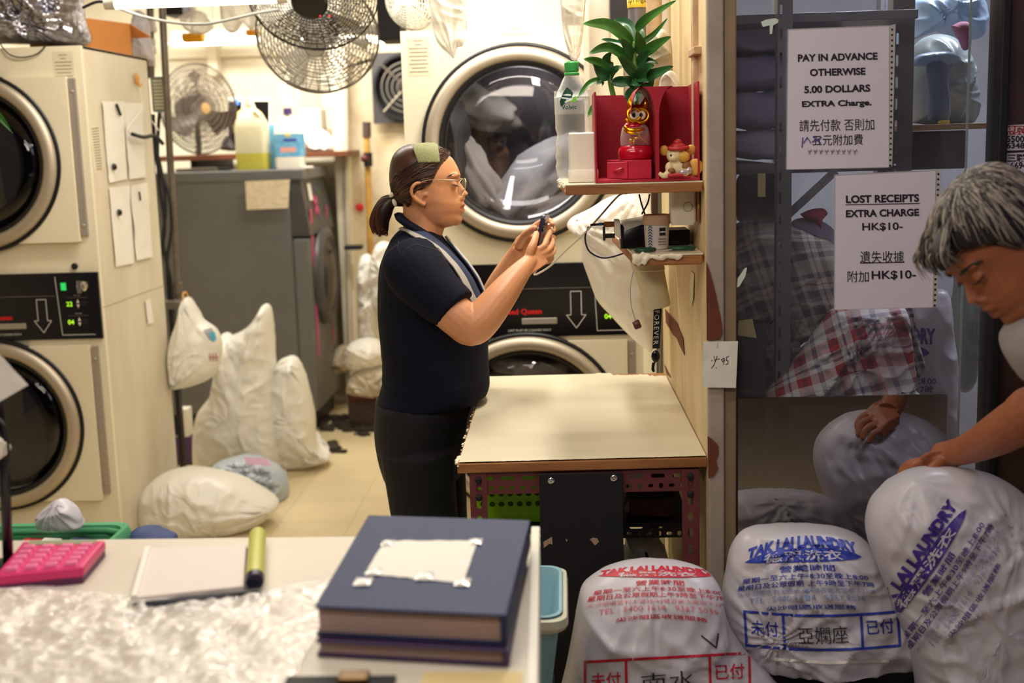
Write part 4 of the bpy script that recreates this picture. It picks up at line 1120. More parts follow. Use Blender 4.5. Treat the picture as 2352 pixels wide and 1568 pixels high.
for L in [(1453, 100, 1400, 60, 1338, 55, 22, 0, -.06), (1459, 98, 1440, 55, 1408, 48, 17, 0, .05, 'leaf_dark'), (1460, 70, 1490, 40, 1553, 1, 15, 0, -.05), (1462, 105, 1500, 80, 1533, 42, 9, 0, -.02),
          (1462, 120, 1468, 90, 1472, 62, 20, 0, .04), (1466, 125, 1470, 105, 1462, 70, 20, .01, -.03), (1456, 118, 1440, 85, 1422, 52, 15, 0, .05), (1470, 130, 1505, 105, 1541, 84, 18, 0, -.05),
          (1456, 130, 1432, 105, 1420, 92, 20, 0, -.07, 'leaf_dark'), (1455, 145, 1400, 110, 1352, 124, 18, 0, -.05), (1462, 175, 1436, 150, 1418, 132, 22, 0, -.08, 'leaf_dark'), (1464, 150, 1482, 130, 1496, 118, 18, 0, -.04, 'leaf_dark'),
          (1462, 180, 1500, 172, 1546, 152, 20, 0, -.08, 'leaf_dark'), (1462, 190, 1484, 162, 1502, 150, 22, 0, -.06, 'leaf_dark'), (1402, 170, 1375, 145, 1340, 136, 17, .02, -.03), (1402, 165, 1394, 140, 1404, 120, 18, .02, -.01),
          (1400, 178, 1370, 165, 1362, 150, 21, .02, -.06, 'leaf_dark'), (1404, 188, 1440, 190, 1468, 196, 18, .02, -.05, 'leaf_dark'), (1400, 180, 1356, 190, 1326, 226, 10, .02, -.05), (1404, 180, 1415, 165, 1428, 155, 22, .02, -.08, 'leaf_dark'),
          (1462, 200, 1446, 190, 1432, 178, 20, 0, -.06, 'leaf_dark'), (1460, 205, 1450, 225, 1442, 240, 24, 0, -.06, 'leaf_dark'), (1464, 170, 1480, 150, 1484, 134, 18, 0, .04), (1380, 225, 1362, 250, 1350, 268, 11, 0, -.05),
          (1456, 110, 1410, 95, 1380, 90, 8, 0, .06, 'leaf_dark'), (1465, 140, 1490, 138, 1512, 146, 9, 0, -.02, 'leaf_dark'), (1385, 195, 1378, 188, 1372, 195, 10, .02, -.04, 'leaf_dark'), (1464, 205, 1490, 200, 1502, 182, 16, 0, -.06, 'leaf_dark')]:
    leaf(*L)
# ================================================================== LOWER SHELF AND ITS THINGS
zB = at(1540, 583, Y0).z
ls = thing('wall_shelf', 'lower wall shelf of worn cream board, holding the tub and scissors', 'shelf', (0.2, 2.8, zB))
q = [at(1456, 596, Y0), Vector((xw, Y0, zB)), Vector((xw-0.002, 3.2, zB)), at(1405, 540, 3.2)]
for p in q: p.z = zB
B().hexa([p-Vector((0, 0, 0.024)) for p in q], [p-Vector((0, 0, 0.003)) for p in q]).build('shelf_board', M_['wood_edge'], ls, bevel=0.004)
B().hexa([p-Vector((0, 0, 0.003)) for p in q], q).build('laminate_skin', M_['laminate'], ls)
b = B(); rnd = random.Random(9)
for i in range(46):
    t = rnd.random()*0.75; p = q[0].lerp(q[1], t); b.ball(p+Vector((0, rnd.uniform(-.004, .002), rnd.uniform(-.02, .001)*(1 if t < .2 else .5))), (.007, .004, rnd.uniform(.003, .006)*(1.6 if t < .15 else 1)), 6)
me = fuse(b, 0.003, 3); me.materials.append(M_['laminate']); link('torn_rim', me, ls, smooth=True)
# white tub with blue label
tx, ty_ = at(1509, 540, 2.68).x, 2.69
tb = thing('paper_tub', 'white tub with tan lid and blue striped label on the lower shelf', 'tub', (tx, ty_, zB))
zt1 = at(1509, 503, 2.68).z-zB
mat('tub_pale', (216, 206, 204), 0.5); mat('tub_lid_tan', (196, 160, 132), 0.5)
B().lathe([(0.001, 0.001), (0.025, 0.001), (0.0285, zt1), (0.001, zt1)], (tx, ty_, zB), n=32).build('tub_body', M_['tub_pale'], tb, smooth='auto')
B().lathe([(0.0295, zt1-0.012), (0.030, zt1-0.01), (0.030, zt1+0.008), (0.027, zt1+0.010), (0.026, zt1+0.006), (0.001, zt1+0.006)], (tx, ty_, zB), n=32).build('lid', M_['tub_lid_tan'], tb, smooth='auto')
F = Flat(); mat('label_blue', (52, 78, 140), 0.5)
for i in range(9):
    y = 0.004+i*0.0062
    F.line([(-0.021, y), (-0.0165, y+0.004), (-0.012, y)], 0.0022, 0)
F.rect(0.004, 0.018, zt1-0.035, zt1-0.018, 1); F.line([(0.006, zt1-0.027), (0.016, zt1-0.027)], 0.003, 2)
for i in range(3): F.line([(0.002, zt1-0.042-i*0.006), (0.018, zt1-0.042-i*0.006)], 0.0016, 3)
F.on('label_print', [M_['label_blue'], M_['ink_black'], M_['mark_white'], M_['ink_grey']], lambda x, y, m: cyl_fn(tx, ty_, 0.025+0.0035*y/zt1, zB, 0.0008)(x, y, m), tb, maxlen=0.006)
# black price-tag gun and bits left of the tub
gx = lambda px, py=530, Y=2.72: at(px, py, Y).x
gz = lambda py, Y=2.72: at(1450, py, Y).z
tg = thing('tagging_gun', 'black and cream price tagging gun lying left of the tub on the lower shelf', 'tagging gun', (gx(1450), 2.74, zB))
b = B().loft([rrect(gx(1424), gx(1487), 2.70, 2.78, 0.008, zB+0.001), rrect(gx(1424), gx(1487), 2.70, 2.78, 0.010, gz(512)-0.004), rrect(gx(1440), gx(1487), 2.705, 2.775, 0.008, gz(506))])
b.build('grip', M_['black_gloss'], tg, smooth='auto')
b = B().hexa([(gx(1412), 2.70, gz(540)), (gx(1426), 2.70, gz(548)), (gx(1426), 2.75, gz(548)), (gx(1412), 2.75, gz(540))], [(gx(1411), 2.70, gz(503)), (gx(1424), 2.70, gz(503)), (gx(1424), 2.75, gz(503)), (gx(1411), 2.75, gz(503))])
b.build('nose', M_['white_plastic'], tg, bevel=0.003)
b = B().box(gx(1386), gx(1412), 2.715, 2.74, gz(545), gz(536)); b.box(gx(1385), gx(1390), 2.71, 2.745, gz(550), gz(520)); b.tube([(gx(1388), 2.73, gz(550)), (gx(1388), 2.73, gz(514))], 0.0015, 8)
b.build('needle_block', M_['black_matte'], tg, bevel=0.001)
b = B().box(gx(1388), gx(1414), 2.72, 2.75, gz(520), gz(509)); b.build('spool', M_['wood_edge'], tg, bevel=0.001)
b = B().sheet([(gx(1424), 2.698, gz(503)), (gx(1485), 2.698, gz(494)), (gx(1480), 2.698, gz(512)), (gx(1445), 2.698, gz(524)), (gx(1436), 2.698, gz(528))], -0.001); b.build('clear_guard', M_['milky_plastic'], tg)
# pen with a blue band
p0, p1 = at(1356, 517, 2.74), at(1388, 514, 2.74)
pn = thing('marker_pen', 'thin black pen with a blue band sticking out left of the tagging gun', 'pen', tuple(p0))
B().tube([p0, p1], 0.0028, 8).build('barrel', M_['black_gloss'], pn, smooth='auto')
mat('band_blue', (30, 130, 200), 0.4)
B().tube([p0.lerp(p1, .62), p0.lerp(p1, .86)], 0.0033, 8).build('band', M_['band_blue'], pn, smooth='auto')
# green scissors: two loops and blades
mat('scissor_green', (22, 66, 46), 0.35)
sc = thing('scissors', 'dark green handled scissors lying at the front of the lower shelf', 'scissors', (at(1530, 572, 2.6).x, 2.62, zB))
def loop(cx, cy, rx, ry, rot): return [(cx+rx*math.cos(a)*math.cos(rot)-ry*math.sin(a)*math.sin(rot), cy+rx*math.cos(a)*math.sin(rot)+ry*math.sin(a)*math.cos(rot), zB+0.006) for a in [2*PI*i/20 for i in range(21)]]
xs1, xs2 = at(1482, 578, 2.60).x, at(1566, 572, 2.62).x
B().tube(loop(xs1, 2.605, 0.020, 0.013, 0.1), 0.0045, 8, caps=False).build('handle', M_['scissor_green'], sc, smooth=True)
B().tube(loop(xs2, 2.625, 0.026, 0.013, -0.1), 0.0045, 8, caps=False).build('handle', M_['scissor_green'], sc, smooth=True)
B().sheet([(xs1+0.02, 2.603, zB+0.003), (xs2-0.02, 2.615, zB+0.003), (xs2-0.02, 2.622, zB+0.003), (xs1+0.02, 2.611, zB+0.003)], 0.002, 0, (0, 0, 1)).build('blade', M_['chrome'], sc)
# dark box behind
b = B().box(at(1530, 540, 2.8).x, xw-0.006, 2.76, 2.86, zB+0.001, at(1560, 515, 2.8).z-0.01)
tag(b.build('storage_box', M_['black_matte'], None, bevel=0.003), 'black box at the back of the lower shelf behind the tub', 'box')
# cream bucket fixed under the lower shelf
bkx, bkY = at(1487, 660, 2.66).x, 2.68
zk1, zk0 = zB-0.026, at(1512, 708, 2.66).z
mat('bucket_cream', (216, 202, 164), 0.45, transl=0.1)
bk = thing('hanging_bucket', 'cream plastic bucket hanging under the lower shelf', 'bucket', (bkx, bkY, zk0))
tl = lambda z: (z-zk1)*(-0.24)
rings = []
for z, r in ((zk1, 0.036), (zk1-0.018, 0.036), (zk1-0.020, 0.034), (zk0+0.003, 0.028), (zk0, 0.026)):
    rings.append([(bkx+tl(z)+r*math.cos(a), bkY+r*math.sin(a), z-0.10*(r*math.cos(a))*(-1.6 if z < zk1-0.03 else 0)) for a in [2*PI*i/32 for i in range(32)]])
B().loft(rings).build('bucket_body', M_['bucket_cream'], bk, smooth='auto')
# junction box and cables under the upper shelf
jx0, jx1 = at(1541, 470, 2.64).x, at(1600, 470, 2.64).x
jb = thing('junction_box', 'cream electrical box with a round knockout under the upper shelf', 'electrical box', ((jx0+jx1)/2, 2.67, at(1570, 516, 2.64).z))
b = B().loft([rrect(jx0+0.004, jx1-0.004, 2.64, 2.70, 0.008, at(1570, 517, 2.64).z), rrect(jx0, jx1, 2.638, 2.70, 0.008, at(1570, 508, 2.64).z), rrect(jx0, jx1, 2.638, 2.70, 0.008, zA-0.024)])
b.build('box_body', M_['white_plastic'], jb, smooth='auto')
pk = at(1580, 475, 2.637); b = B().tube([pk+Vector((0.0095*math.cos(a), 0, 0.0095*math.sin(a))) for a in [2*PI*i/24 for i in range(25)]], 0.0007, 6, caps=False); b.build('knockout', M_['steel_dark'], jb)
def cable(name, pts, r, m, label, Y=None, n=6, cat='cable'):
    P = [at(p[0], p[1], p[2] if len(p) > 2 else Y) for p in pts]
    return tag(B().tube(P, r, 8, smooth=n).build(name, M_[m], None, smooth=True), label, cat)
mat('cable_white', (222, 214, 196), 0.45); mat('cable_blue', (30, 34, 74), 0.4); mat('cable_black', (24, 22, 26), 0.45); mat('cable_grey', (150, 150, 150), 0.5)
cable('charging_cable', [(1268, 522, 3.13), (1262, 560, 3.14), (1236, 612, 3.12), (1228, 631, 3.0), (1262, 612, 2.95), (1300, 575, 2.85), (1338, 540, 2.8), (1375, 500, 2.8), (1420, 450, 2.82), (1440, 444, 2.84)], 0.0023, 'cable_white', 'white charging cable running from the phone up to the shelf')
cable('blue_cable', [(1352, 520, 2.9), (1344, 545, 2.9), (1352, 575, 2.9), (1378, 591, 2.9), (1405, 590, 2.9), (1436, 580, 2.9)], 0.002, 'cable_blue', 'dark blue cable looping left of the lower shelf')
cable('power_cable', [(1468, 446, 2.9), (1474, 470, 2.9), (1484, 500, 2.88)], 0.002, 'cable_blue', 'short dark cable dropping from the upper shelf behind the tub')
cable('adapter_lead', [(1492, 446, 2.88), (1488, 465, 2.88), (1474, 492, 2.88)], 0.002, 'cable_black', 'short black cable crossing behind the tub')
p = at(1503, 460, 2.8); b = B().box(p.x-0.008, p.x+0.008, 2.79, 2.81, p.z-0.03, zA-0.023); tag(b.build('wall_plug', M_['white_plastic'], None, bevel=0.003), 'white plug hanging from the underside of the upper shelf', 'plug')
# brown knob on a string
cable('knob_string', [(1455, 622, 2.63), (1448, 660, 2.63), (1450, 700, 2.63), (1460, 738, 2.63)], 0.0008, 'cable_grey', 'thin string holding the brown knob under the lower shelf', cat='string')
pk = at(1463, 745, 2.63); mat('knob_brown', (92, 48, 36), 0.35)
tag(B().lathe([(0.001, -0.008), (0.008, -0.008), (0.010, -0.005), (0.010, 0.005), (0.008, 0.008), (0.001, 0.008)], (0, 0, 0), n=20, M=Matrix.Translation(pk) @ Matrix.Rotation(1.2, 4, 'Y')).build('knob', M_['knob_brown'], None, smooth='auto'), 'round brown knob hanging on a string below the lower shelf', 'knob')
# lanyard
ly = thing('lanyard', 'black lanyard with pale letters hanging under the cream bucket', 'lanyard', tuple(at(1510, 850, 2.7)))
a0, a1 = at(1511, 700, 2.70), at(1507, 800, 2.70)
b = B().sheet([a0+Vector((-.009, 0, 0)), a0+Vector((.009, 0, 0)), a1+Vector((.008, 0, 0)), a1+Vector((-.008, 0, 0))], 0.0015); b.build('strap', M_['black_matte'], ly)
F = Flat(); 
F.text('FOREVER', 0, 0, 0.016, 0, space=1.25)
F.on('strap_letters', M_['mark_white'], plane_fn(at(1502, 752, 2.6985), a1-a0, Vector((1, 0, 0.05)), 0.0006), ly)
c = at(1506, 818, 2.70)
B().ball(c, (0.010, 0.005, 0.014), 12).build('buckle', M_['black_gloss'], ly, smooth=True)
B().tube([c+Vector((-0.002, 0, -0.012)), c+Vector((-0.005, 0, -0.025)), c+Vector((-0.004, 0, -0.034)), c+Vector((-0.008, 0, -0.03)), c+Vector((-0.006, 0, -0.014))], 0.002, 8, smooth=4).build('hook', M_['black_gloss'], ly, smooth=True)
# peeled laminate strip on the plywood
pe = B().sheet([(xp0-0.004, 2.80, at(1570, 622, 2.80).z), (xp0-0.004, 2.74, at(1570, 630, 2.74).z), (xp0-0.006, 2.75, at(1570, 690, 2.75).z), (xp0-0.008, 2.80, at(1570, 705, 2.80).z), (xp0-0.005, 2.83, at(1570, 660, 2.83).z)], 0.001, 0, (1, 0, 0))
struct(pe.build('trim_8', M_['laminate']))
# white carrier bag hanging behind the shelves
bag('carrier_bag', [(1440, 446), (1400, 452), (1352, 480), (1312, 500), (1302, 520), (1318, 535), (1338, 545), (1336, 590), (1352, 640), (1372, 690), (1400, 722), (1440, 765), (1480, 800), (1498, 806), (1505, 770), (1510, 700), (1512, 600), (1510, 500), (1490, 446)], (1440, 620), 3.32, 0.07, 'bag_white',
    'big white plastic bag hanging behind the wall shelves at the table end', wr=0.008, knots=((1470, 440), (1320, 515)), kamp=0.014)
# ================================================================== PEOPLE
def skin_mat(name, rgb, var):
    m = mat(name, rgb, 0.45, var=var, vscale=22, vamt=0.25, bump=0.05, bscale=180)
    p = m.node_tree.nodes['Principled BSDF']
    p.inputs['Subsurface Weight'].default_value = 0.12; p.inputs['Subsurface Radius'].default_value = (0.02, 0.008, 0.005); p.inputs['Subsurface Scale'].default_value = 0.3
    return m
skin_mat('skin', (210, 150, 108), (198, 134, 94)); skin_mat('skin_tan', (170, 104, 70), (150, 88, 60))
mat('lips', (176, 92, 78), 0.4); mat('lips_tan', (140, 74, 62), 0.45)
mat('navy_cotton', (13, 15, 31), 0.85, var=(17, 19, 36), vscale=5, bump=0.1, bscale=300, spec=0.2)
mat('navy_trousers', (12, 10, 19), 0.8, bump=0.1, bscale=200)
mat('hair_brown', (50, 30, 22), 0.38, var=(84, 50, 34), vscale=20, vamt=0.4)
mat('hair_brown_light', (104, 62, 42), 0.36); mat('hair_dark', (36, 22, 18), 0.4)
mat('towel_grey', (178, 174, 166), 0.9, bump=0.25, bscale=350); mat('towel_navy', (40, 52, 84), 0.7, bump=0.1, bscale=300)
mat('velcro_green', (132, 134, 90), 0.7, var=(150, 152, 106), vscale=120, stretch=(3, 3, .3), bump=0.5, bscale=260)
mat('phone_case', (44, 30, 62), 0.28); mat('screen_black', (12, 12, 16), 0.1)
mat('gold_wire', (200, 182, 150), 0.25, 1.0); mat('shell_clip', (236, 226, 200), 0.3)
pane_mat('spectacle_lens', (1, 1, 1), 0.06, 0.96)
SL = [(338, 990, 945, 20), (346, 1012, 925, 45), (358, 1034, 912, 60), (372, 1045, 905, 68), (388, 1053, 902, 72), (400, 1057, 901, 74), (410, 1056.5, 901, 75), (419, 1053, 902, 75), (430, 1053, 905, 74),
      (442, 1056, 910, 72), (454, 1058, 918, 70), (463, 1062, 928, 67), (470, 1063, 935, 64), (482, 1062, 940, 61), (491, 1058, 945, 58), (500, 1059, 950, 54), (508, 1056, 958, 50), (514, 1049, 970, 44), (519, 1038, 985, 34), (522, 1025, 1000, 20)]
def head_rings(H, off=0.0, clip=None, wadd=0.0, n=40, rows=None):
    rings = []
    for r in crom(rows or SL, 2):
        y, xf, xb, w = r; xf += off; xb -= off; w = w/1000+wadd
        yy = y - off*max(0, (400-y)/62) if off else y
        xc, rx = (xf+xb)/2, (xf-xb)/2; ring = []
        for k in range(n):
            t = 2*PI*k/n; c, s = math.cos(t), math.sin(t)
            x = xc+rx*(abs(c)**0.92)*(1 if c > 0 else -1)
            lat = w*s*(1-0.20*max(0, c)**2)
            if clip: x = min(x, clip(y, lat))
            ring.append(H(x, yy, lat))
        rings.append(ring)
    return rings
def add_head(b, H, ears=(-1, 1)):
    b.loft(head_rings(H))
    m = 1/880
    def pill(pts, rs, n=10): b.tube([H(*p) for p in pts], rs, n, smooth=4)
    def dot(x, y, l, r): b.ball(H(x, y, l), r, 14)
    pill([(1048, 418, 0), (1055, 428, 0), (1062, 440, 0), (1068, 450, 0)], [.007, .0075, .0092, .0112])
    pill([(1060, 455, -.006), (1062, 455, .006)], [.008, .008])
    for s in (-1, 1):
        dot(1059, 455, s*.0105, .0068)
        dot(1043, 423, s*.031, .0115)
        pill([(1049, 403, s*.012), (1050, 401, s*.028), (1040, 404, s*.046)], [.006, .0065, .005])
        pill([(1055, 458, s*.014), (1048, 470, s*.022)], [.006, .006])
    pill([(1051, 472, -.022), (1060, 469, -.008), (1062, 470, 0), (1060, 469, .008), (1051, 472, .022)], [.003, .0072, .007, .0072, .003])
    pill([(1050, 477, -.020), (1058, 482, -.008), (1060, 483, 0), (1058, 482, .008), (1050, 477, .020)], [.003, .0078, .0085, .0078, .003])
    dot(1046, 502, 0, .0185)
    for s in ears:
        l = s*.076
        pill([(986, 432, s*.070), (982, 420, l), (972, 417, l+s*.006), (960, 422, l+s*.010), (954, 436, l+s*.010), (959, 450, l+s*.007), (970, 460, l+s*.002), (983, 467, l-s*.004)], [.004, .005, .005, .005, .0048, .0045, .005, .0065])
        pill([(975, 428, l), (967, 438, l+s*.003), (972, 452, l)], [.003, .0035, .0035])
        R = Matrix.Rotation(0, 3, 'Z')
        b.ball(H(970, 441, s*.074), (.014, .006, .021) if abs((H(1, 0, 0)-H(0, 0, 0)).normalized().x) > 0.98 else (.011, .011, .011), 14)
        pill([(985, 440, s*.073), (984, 448, s*.074)], [.005, .005])
# ------------------------------------------------------------------ the woman
YW = 3.15
def HW(x, y, lat): p = at(x, y, YW); return Vector((p.x, YW+lat, p.z))
woman = thing('person', 'woman in navy shirt with a ponytail, looking down at the phone in her hands', 'person', tuple(at(975, 900, YW)[:2])+(0,))
J = lambda x, y, Y: at(x, y, Y)
body = B(); add_head(body, HW)
# neck and torso core
def ring_px(y, xb, xf, w, n=36, Yc=YW, sq=1.0):
    xc, rx = (xb+xf)/2, (xf-xb)/2
    return [HW(xc+rx*math.copysign(abs(math.cos(2*PI*k/n))**sq, math.cos(2*PI*k/n)), y, w*math.copysign(abs(math.sin(2*PI*k/n))**sq, math.sin(2*PI*k/n))+(Yc-YW)) for k in range(n)]
body.loft([ring_px(455, 925, 1010, .050), ring_px(490, 926, 1018, .054), ring_px(520, 926, 1022, .056), ring_px(545, 918, 1014, .062), ring_px(575, 905, 1020, .09)])
TOR = [(528, 918, 1006, .075), (548, 900, 1018, .115), (575, 886, 1042, .165), (605, 876, 1068, .188), (640, 870, 1092, .186), (680, 868, 1112, .178), (720, 869, 1119, .172), (770, 874, 1121, .170), (820, 879, 1121, .168), (860, 882, 1122, .172), (885, 878, 1125, .176), (903, 872, 1118, .178), (918, 866, 1096, .178), (940, 863, 1082, .178)]
body.loft([ring_px(y, b_+9, f_-9, w-.012) for y, b_, f_, w in TOR]+[ring_px(1000, 872, 1055, .165), ring_px(1060, 890, 1045, .15)])
# near (right) arm
NS, NE, NWr = J(945, 622, 2.985), J(1080, 752, 2.93), J(1206, 612, 3.03)
body.tube([NS, J(1010, 690, 2.95), J(1056, 732, 2.93), J(1082, 752, 2.93), J(1108, 732, 2.935), J(1146, 686, 2.96), J(1182, 640, 3.0), NWr, J(1222, 596, 3.055)],
          [.058, .052, .049, .046, .046, .040, .031, .0235, .018], 18, smooth=5)
# far (left) arm
body.tube([J(985, 620, 3.31), J(1050, 690, 3.34), J(1098, 745, 3.35), J(1120, 715, 3.34), J(1150, 650, 3.31), J(1180, 590, 3.28), J(1194, 570, 3.26)],
          [.056, .050, .045, .043, .036, .0235, .018], 16, smooth=5)
def finger(pts, r0=.0088, r1=.0068):
    n = len(pts); body.tube([J(*p) for p in pts], [r0+(r1-r0)*i/(n-1) for i in range(n)], 10, smooth=4); body.ball(J(*pts[-1]), r1*1.02, 10)
# near hand: palm slab, four fingers round the back of the phone, thumb on its near edge
body.loft([[J(x, y, Y)+Vector((0, d, 0)) for x, y, Y, d in r] for r in (
    [(1188, 604, 3.025, -.016), (1219, 630, 3.025, -.016), (1219, 630, 3.025, .020), (1188, 604, 3.025, .020)],
    [(1213, 578, 3.055, -.014), (1246, 612, 3.055, -.014), (1246, 612, 3.055, .016), (1213, 578, 3.055, .016)],
    [(1232, 562, 3.075, -.013), (1260, 602, 3.075, -.013), (1260, 602, 3.075, .012), (1232, 562, 3.075, .012)])])
finger([(1236, 574, 3.068), (1250, 564, 3.075), (1257, 546, 3.10), (1264, 532, 3.135)])
finger([(1244, 584, 3.068), (1260, 574, 3.08), (1268, 560, 3.11), (1268, 551, 3.15)])
finger([(1248, 592, 3.068), (1264, 586, 3.085), (1272, 576, 3.12), (1270, 570, 3.155)], .0083, .0065)
finger([(1250, 602, 3.070), (1263, 598, 3.09), (1268, 592, 3.12), (1265, 588, 3.15)], .0075, .006)
finger([(1212, 600, 3.045), (1219, 574, 3.045), (1227, 555, 3.06), (1232, 537, 3.085)], .0125, .0085)
# far hand: palm behind, thumb along the screen side, finger tips showing past the phone's back
body.loft([[J(x, y, Y)+Vector((0, d, 0)) for x, y, Y, d in r] for r in (
    [(1163, 584, 3.285, -.016), (1192, 602, 3.285, -.016), (1192, 602, 3.285, .016), (1163, 584, 3.285, .016)],
    [(1186, 546, 3.265, -.014), (1226, 580, 3.265, -.014), (1226, 580, 3.265, .014), (1186, 546, 3.265, .014)],
    [(1208, 528, 3.25, -.012), (1246, 562, 3.25, -.012), (1246, 562, 3.25, .012), (1208, 528, 3.25, .012)])])
finger([(1212, 534, 3.25), (1238, 512, 3.255), (1262, 506, 3.23), (1270, 515, 3.18)])
finger([(1224, 544, 3.25), (1250, 525, 3.255), (1268, 522, 3.23), (1271, 530, 3.18)])
finger([(1234, 552, 3.25), (1256, 544, 3.25), (1270, 544, 3.225), (1270, 550, 3.185)], .0083, .0065)
finger([(1240, 560, 3.25), (1258, 562, 3.25), (1270, 566, 3.225), (1273, 572, 3.19)], .0075, .006)
finger([(1190, 566, 3.25), (1204, 542, 3.22), (1218, 530, 3.19), (1229, 524, 3.165)], .0125, .0085)
# legs and feet
for s, Yl, dx in ((-1, 3.06, 0), (1, 3.24, 6)):
    hip = at(968+dx, 960, YW); X0 = hip.x
    pts = [(X0, Yl, .84), (X0+.005, Yl, .62), (X0+.02, Yl, .46), (X0+.005, Yl, .30), (X0, Yl, .09)]
    body.tube(pts, [.085, .072, .055, .05, .038], 14, smooth=4)
    body.tube([(X0-.02, Yl, .045), (X0+.05, Yl, .04), (X0+.16, Yl, .025)], [.035, .034, .022], 12, smooth=3)
me = fuse(body, 0.0023, 8, 0.5)
me.materials.append(M_['skin']); me.materials.append(M_['lips'])
lp = HW(1061, 476, 0)
for p in me.polygons:
    c = p.center; r = c-lp
    if c.x > lp.x-.012 and abs(r.y) < .021 and abs(r.z) < 0.0105*(1-abs(r.y)/.026) and c.x > lp.x-0.006-abs(r.y)*0.1: p.material_index = 1
link('body', me, woman, smooth=True, fixnormals=False)
# shirt
sh = B(); sh.loft([ring_px(y, b_, f_, w) for y, b_, f_, w in TOR[:-1]])
sh.tube([J(938, 590, 3.02), J(958, 626, 2.985), J(1000, 672, 2.955), J(1034, 700, 2.94), J(1046, 711, 2.935)], [.070, .076, .067, .060, .0585], 20, smooth=4)
sh.tube([J(978, 590, 3.27), J(1000, 626, 3.30), J(1050, 680, 3.33), J(1086, 712, 3.345)], [.066, .072, .064, .058], 20, smooth=4)
me = fuse(sh, 0.005, 8, 0.5); me.materials.append(M_['navy_cotton'])
def folds(p):
    w = 0.0
    q = Vector((p.x*5, p.y*5, p.z*13)); w += 0.004*(0.4-abs(noise.noise(q)))
    if p.z < 1.02: w += 0.005*(0.4-abs(noise.noise(Vector((p.x*4+3, p.y*4, p.z*22)))))*min(1, (1.02-p.z)/0.1)
    return w
displace(me, folds)
shirt = link('shirt', me, woman, smooth=True)
# seam where the sleeve joins the shoulder, and collar
F = Flat(); stroke(F, [(916, 548), (914, 570), (922, 590), (934, 570), (955, 560), (1000, 572), (1040, 596)], 1.6)
F.on('sleeve_seam', M_['navy_trousers'], ray_fn(shirt, 0.0012), shirt, maxlen=6)
col = B()
cp = [(1012, 556, .0), (1000, 546, -.050), (968, 524, -.070), (936, 506, -.056), (922, 498, 0), (936, 506, .056), (968, 524, .070), (1000, 546, .050), (1012, 556, 0)]
col.tube([HW(*p) for p in cp], .010, 8, smooth=4, caps=False, flat=2.0); col.build('collar', M_['navy_cotton'], woman, smooth=True)
# cooling towel round her neck: near half laid on the shoulder, far half along the chest
def ribbon(name, a, b_, mats, cuts, lat=None):
    """strip between two edge polylines (photo pixels), laid on the shirt"""
    F = Flat(); A, Bq = crom(a, 4), crom(b_, 4)
    for i in range(len(A)-1):
        for mi, (u, v) in enumerate(cuts):
            q = []
            for (P, t) in ((i, u), (i, v), (i+1, v), (i+1, u)):
                q.append((A[P][0]*(1-t)+Bq[P][0]*t, -(A[P][1]*(1-t)+Bq[P][1]*t)))
            F.poly(q, mi)
    o = F.on(name, mats, ray_fn(shirt, 0.007), woman, maxlen=10)
    return o
tw = B()
def towel_half(edge_in, edge_out, name, mats, lift):
    """edges given as (x, y, lat) pixels + lateral; three stripes with thickness"""
    A = [HW(*p) for p in crom(edge_in, 6)]; C = [HW(*p) for p in crom(edge_out, 6)]; b = B(); n = len(A)-1
    T = BVHTree.FromPolygons([v.co for v in shirt_w[0]], shirt_w[1])
    def P(u, v, off):
        i = min(int(u*n), n-1); f = u*n-i
        p = A[i].lerp(A[i+1], f).lerp(C[i].lerp(C[i+1], f), v)
        h = T.find_nearest(p)
        nn = h[1] if h[1].dot(p-h[0]) >= 0 or (p-h[0]).length < 1e-6 else h[1]
        return h[0] + nn*(lift+off+0.003*math.sin(v*PI))
    b.grid(lambda u, v: P(u, v, 0.003), 40, 12, mif=lambda u, v: 0 if mats[0] < v < mats[1] else 1)
    b.grid(lambda u, v: P(1-u, v, 0.0), 40, 12, mif=lambda u, v: 0 if mats[0] < v < mats[1] else 1)
    return b.build(name, [M_['towel_navy'], M_['towel_grey']], woman, smooth=True)
class _V:
    def __init__(s, c): s.co = c
Mw_ = world_of(shirt); shirt_w = ([_V(Mw_ @ v.co) for v in shirt.data.vertices], [tuple(p.vertices) for p in shirt.data.polygons])
towel_half([(930, 497, -.03), (965, 512, -.075), (1012, 552, -.07), (1048, 596, -.06), (1080, 640, -.055), (1112, 694, -.05)],
           [(914, 512, -.03), (955, 530, -.10), (1000, 566, -.115), (1036, 608, -.115), (1062, 650, -.11), (1092, 706, -.10)], 'towel', (-1, 0.66), 0.004)
towel_half([(1014, 548, -.01), (1032, 572, -.02), (1058, 604, -.025), (1086, 642, -.025), (1112, 690, -.02)],
           [(1020, 546, .02), (1038, 564, .02), (1066, 594, .02), (1094, 630, .02), (1120, 684, .02)], 'towel', (-1, 0.12), 0.005)
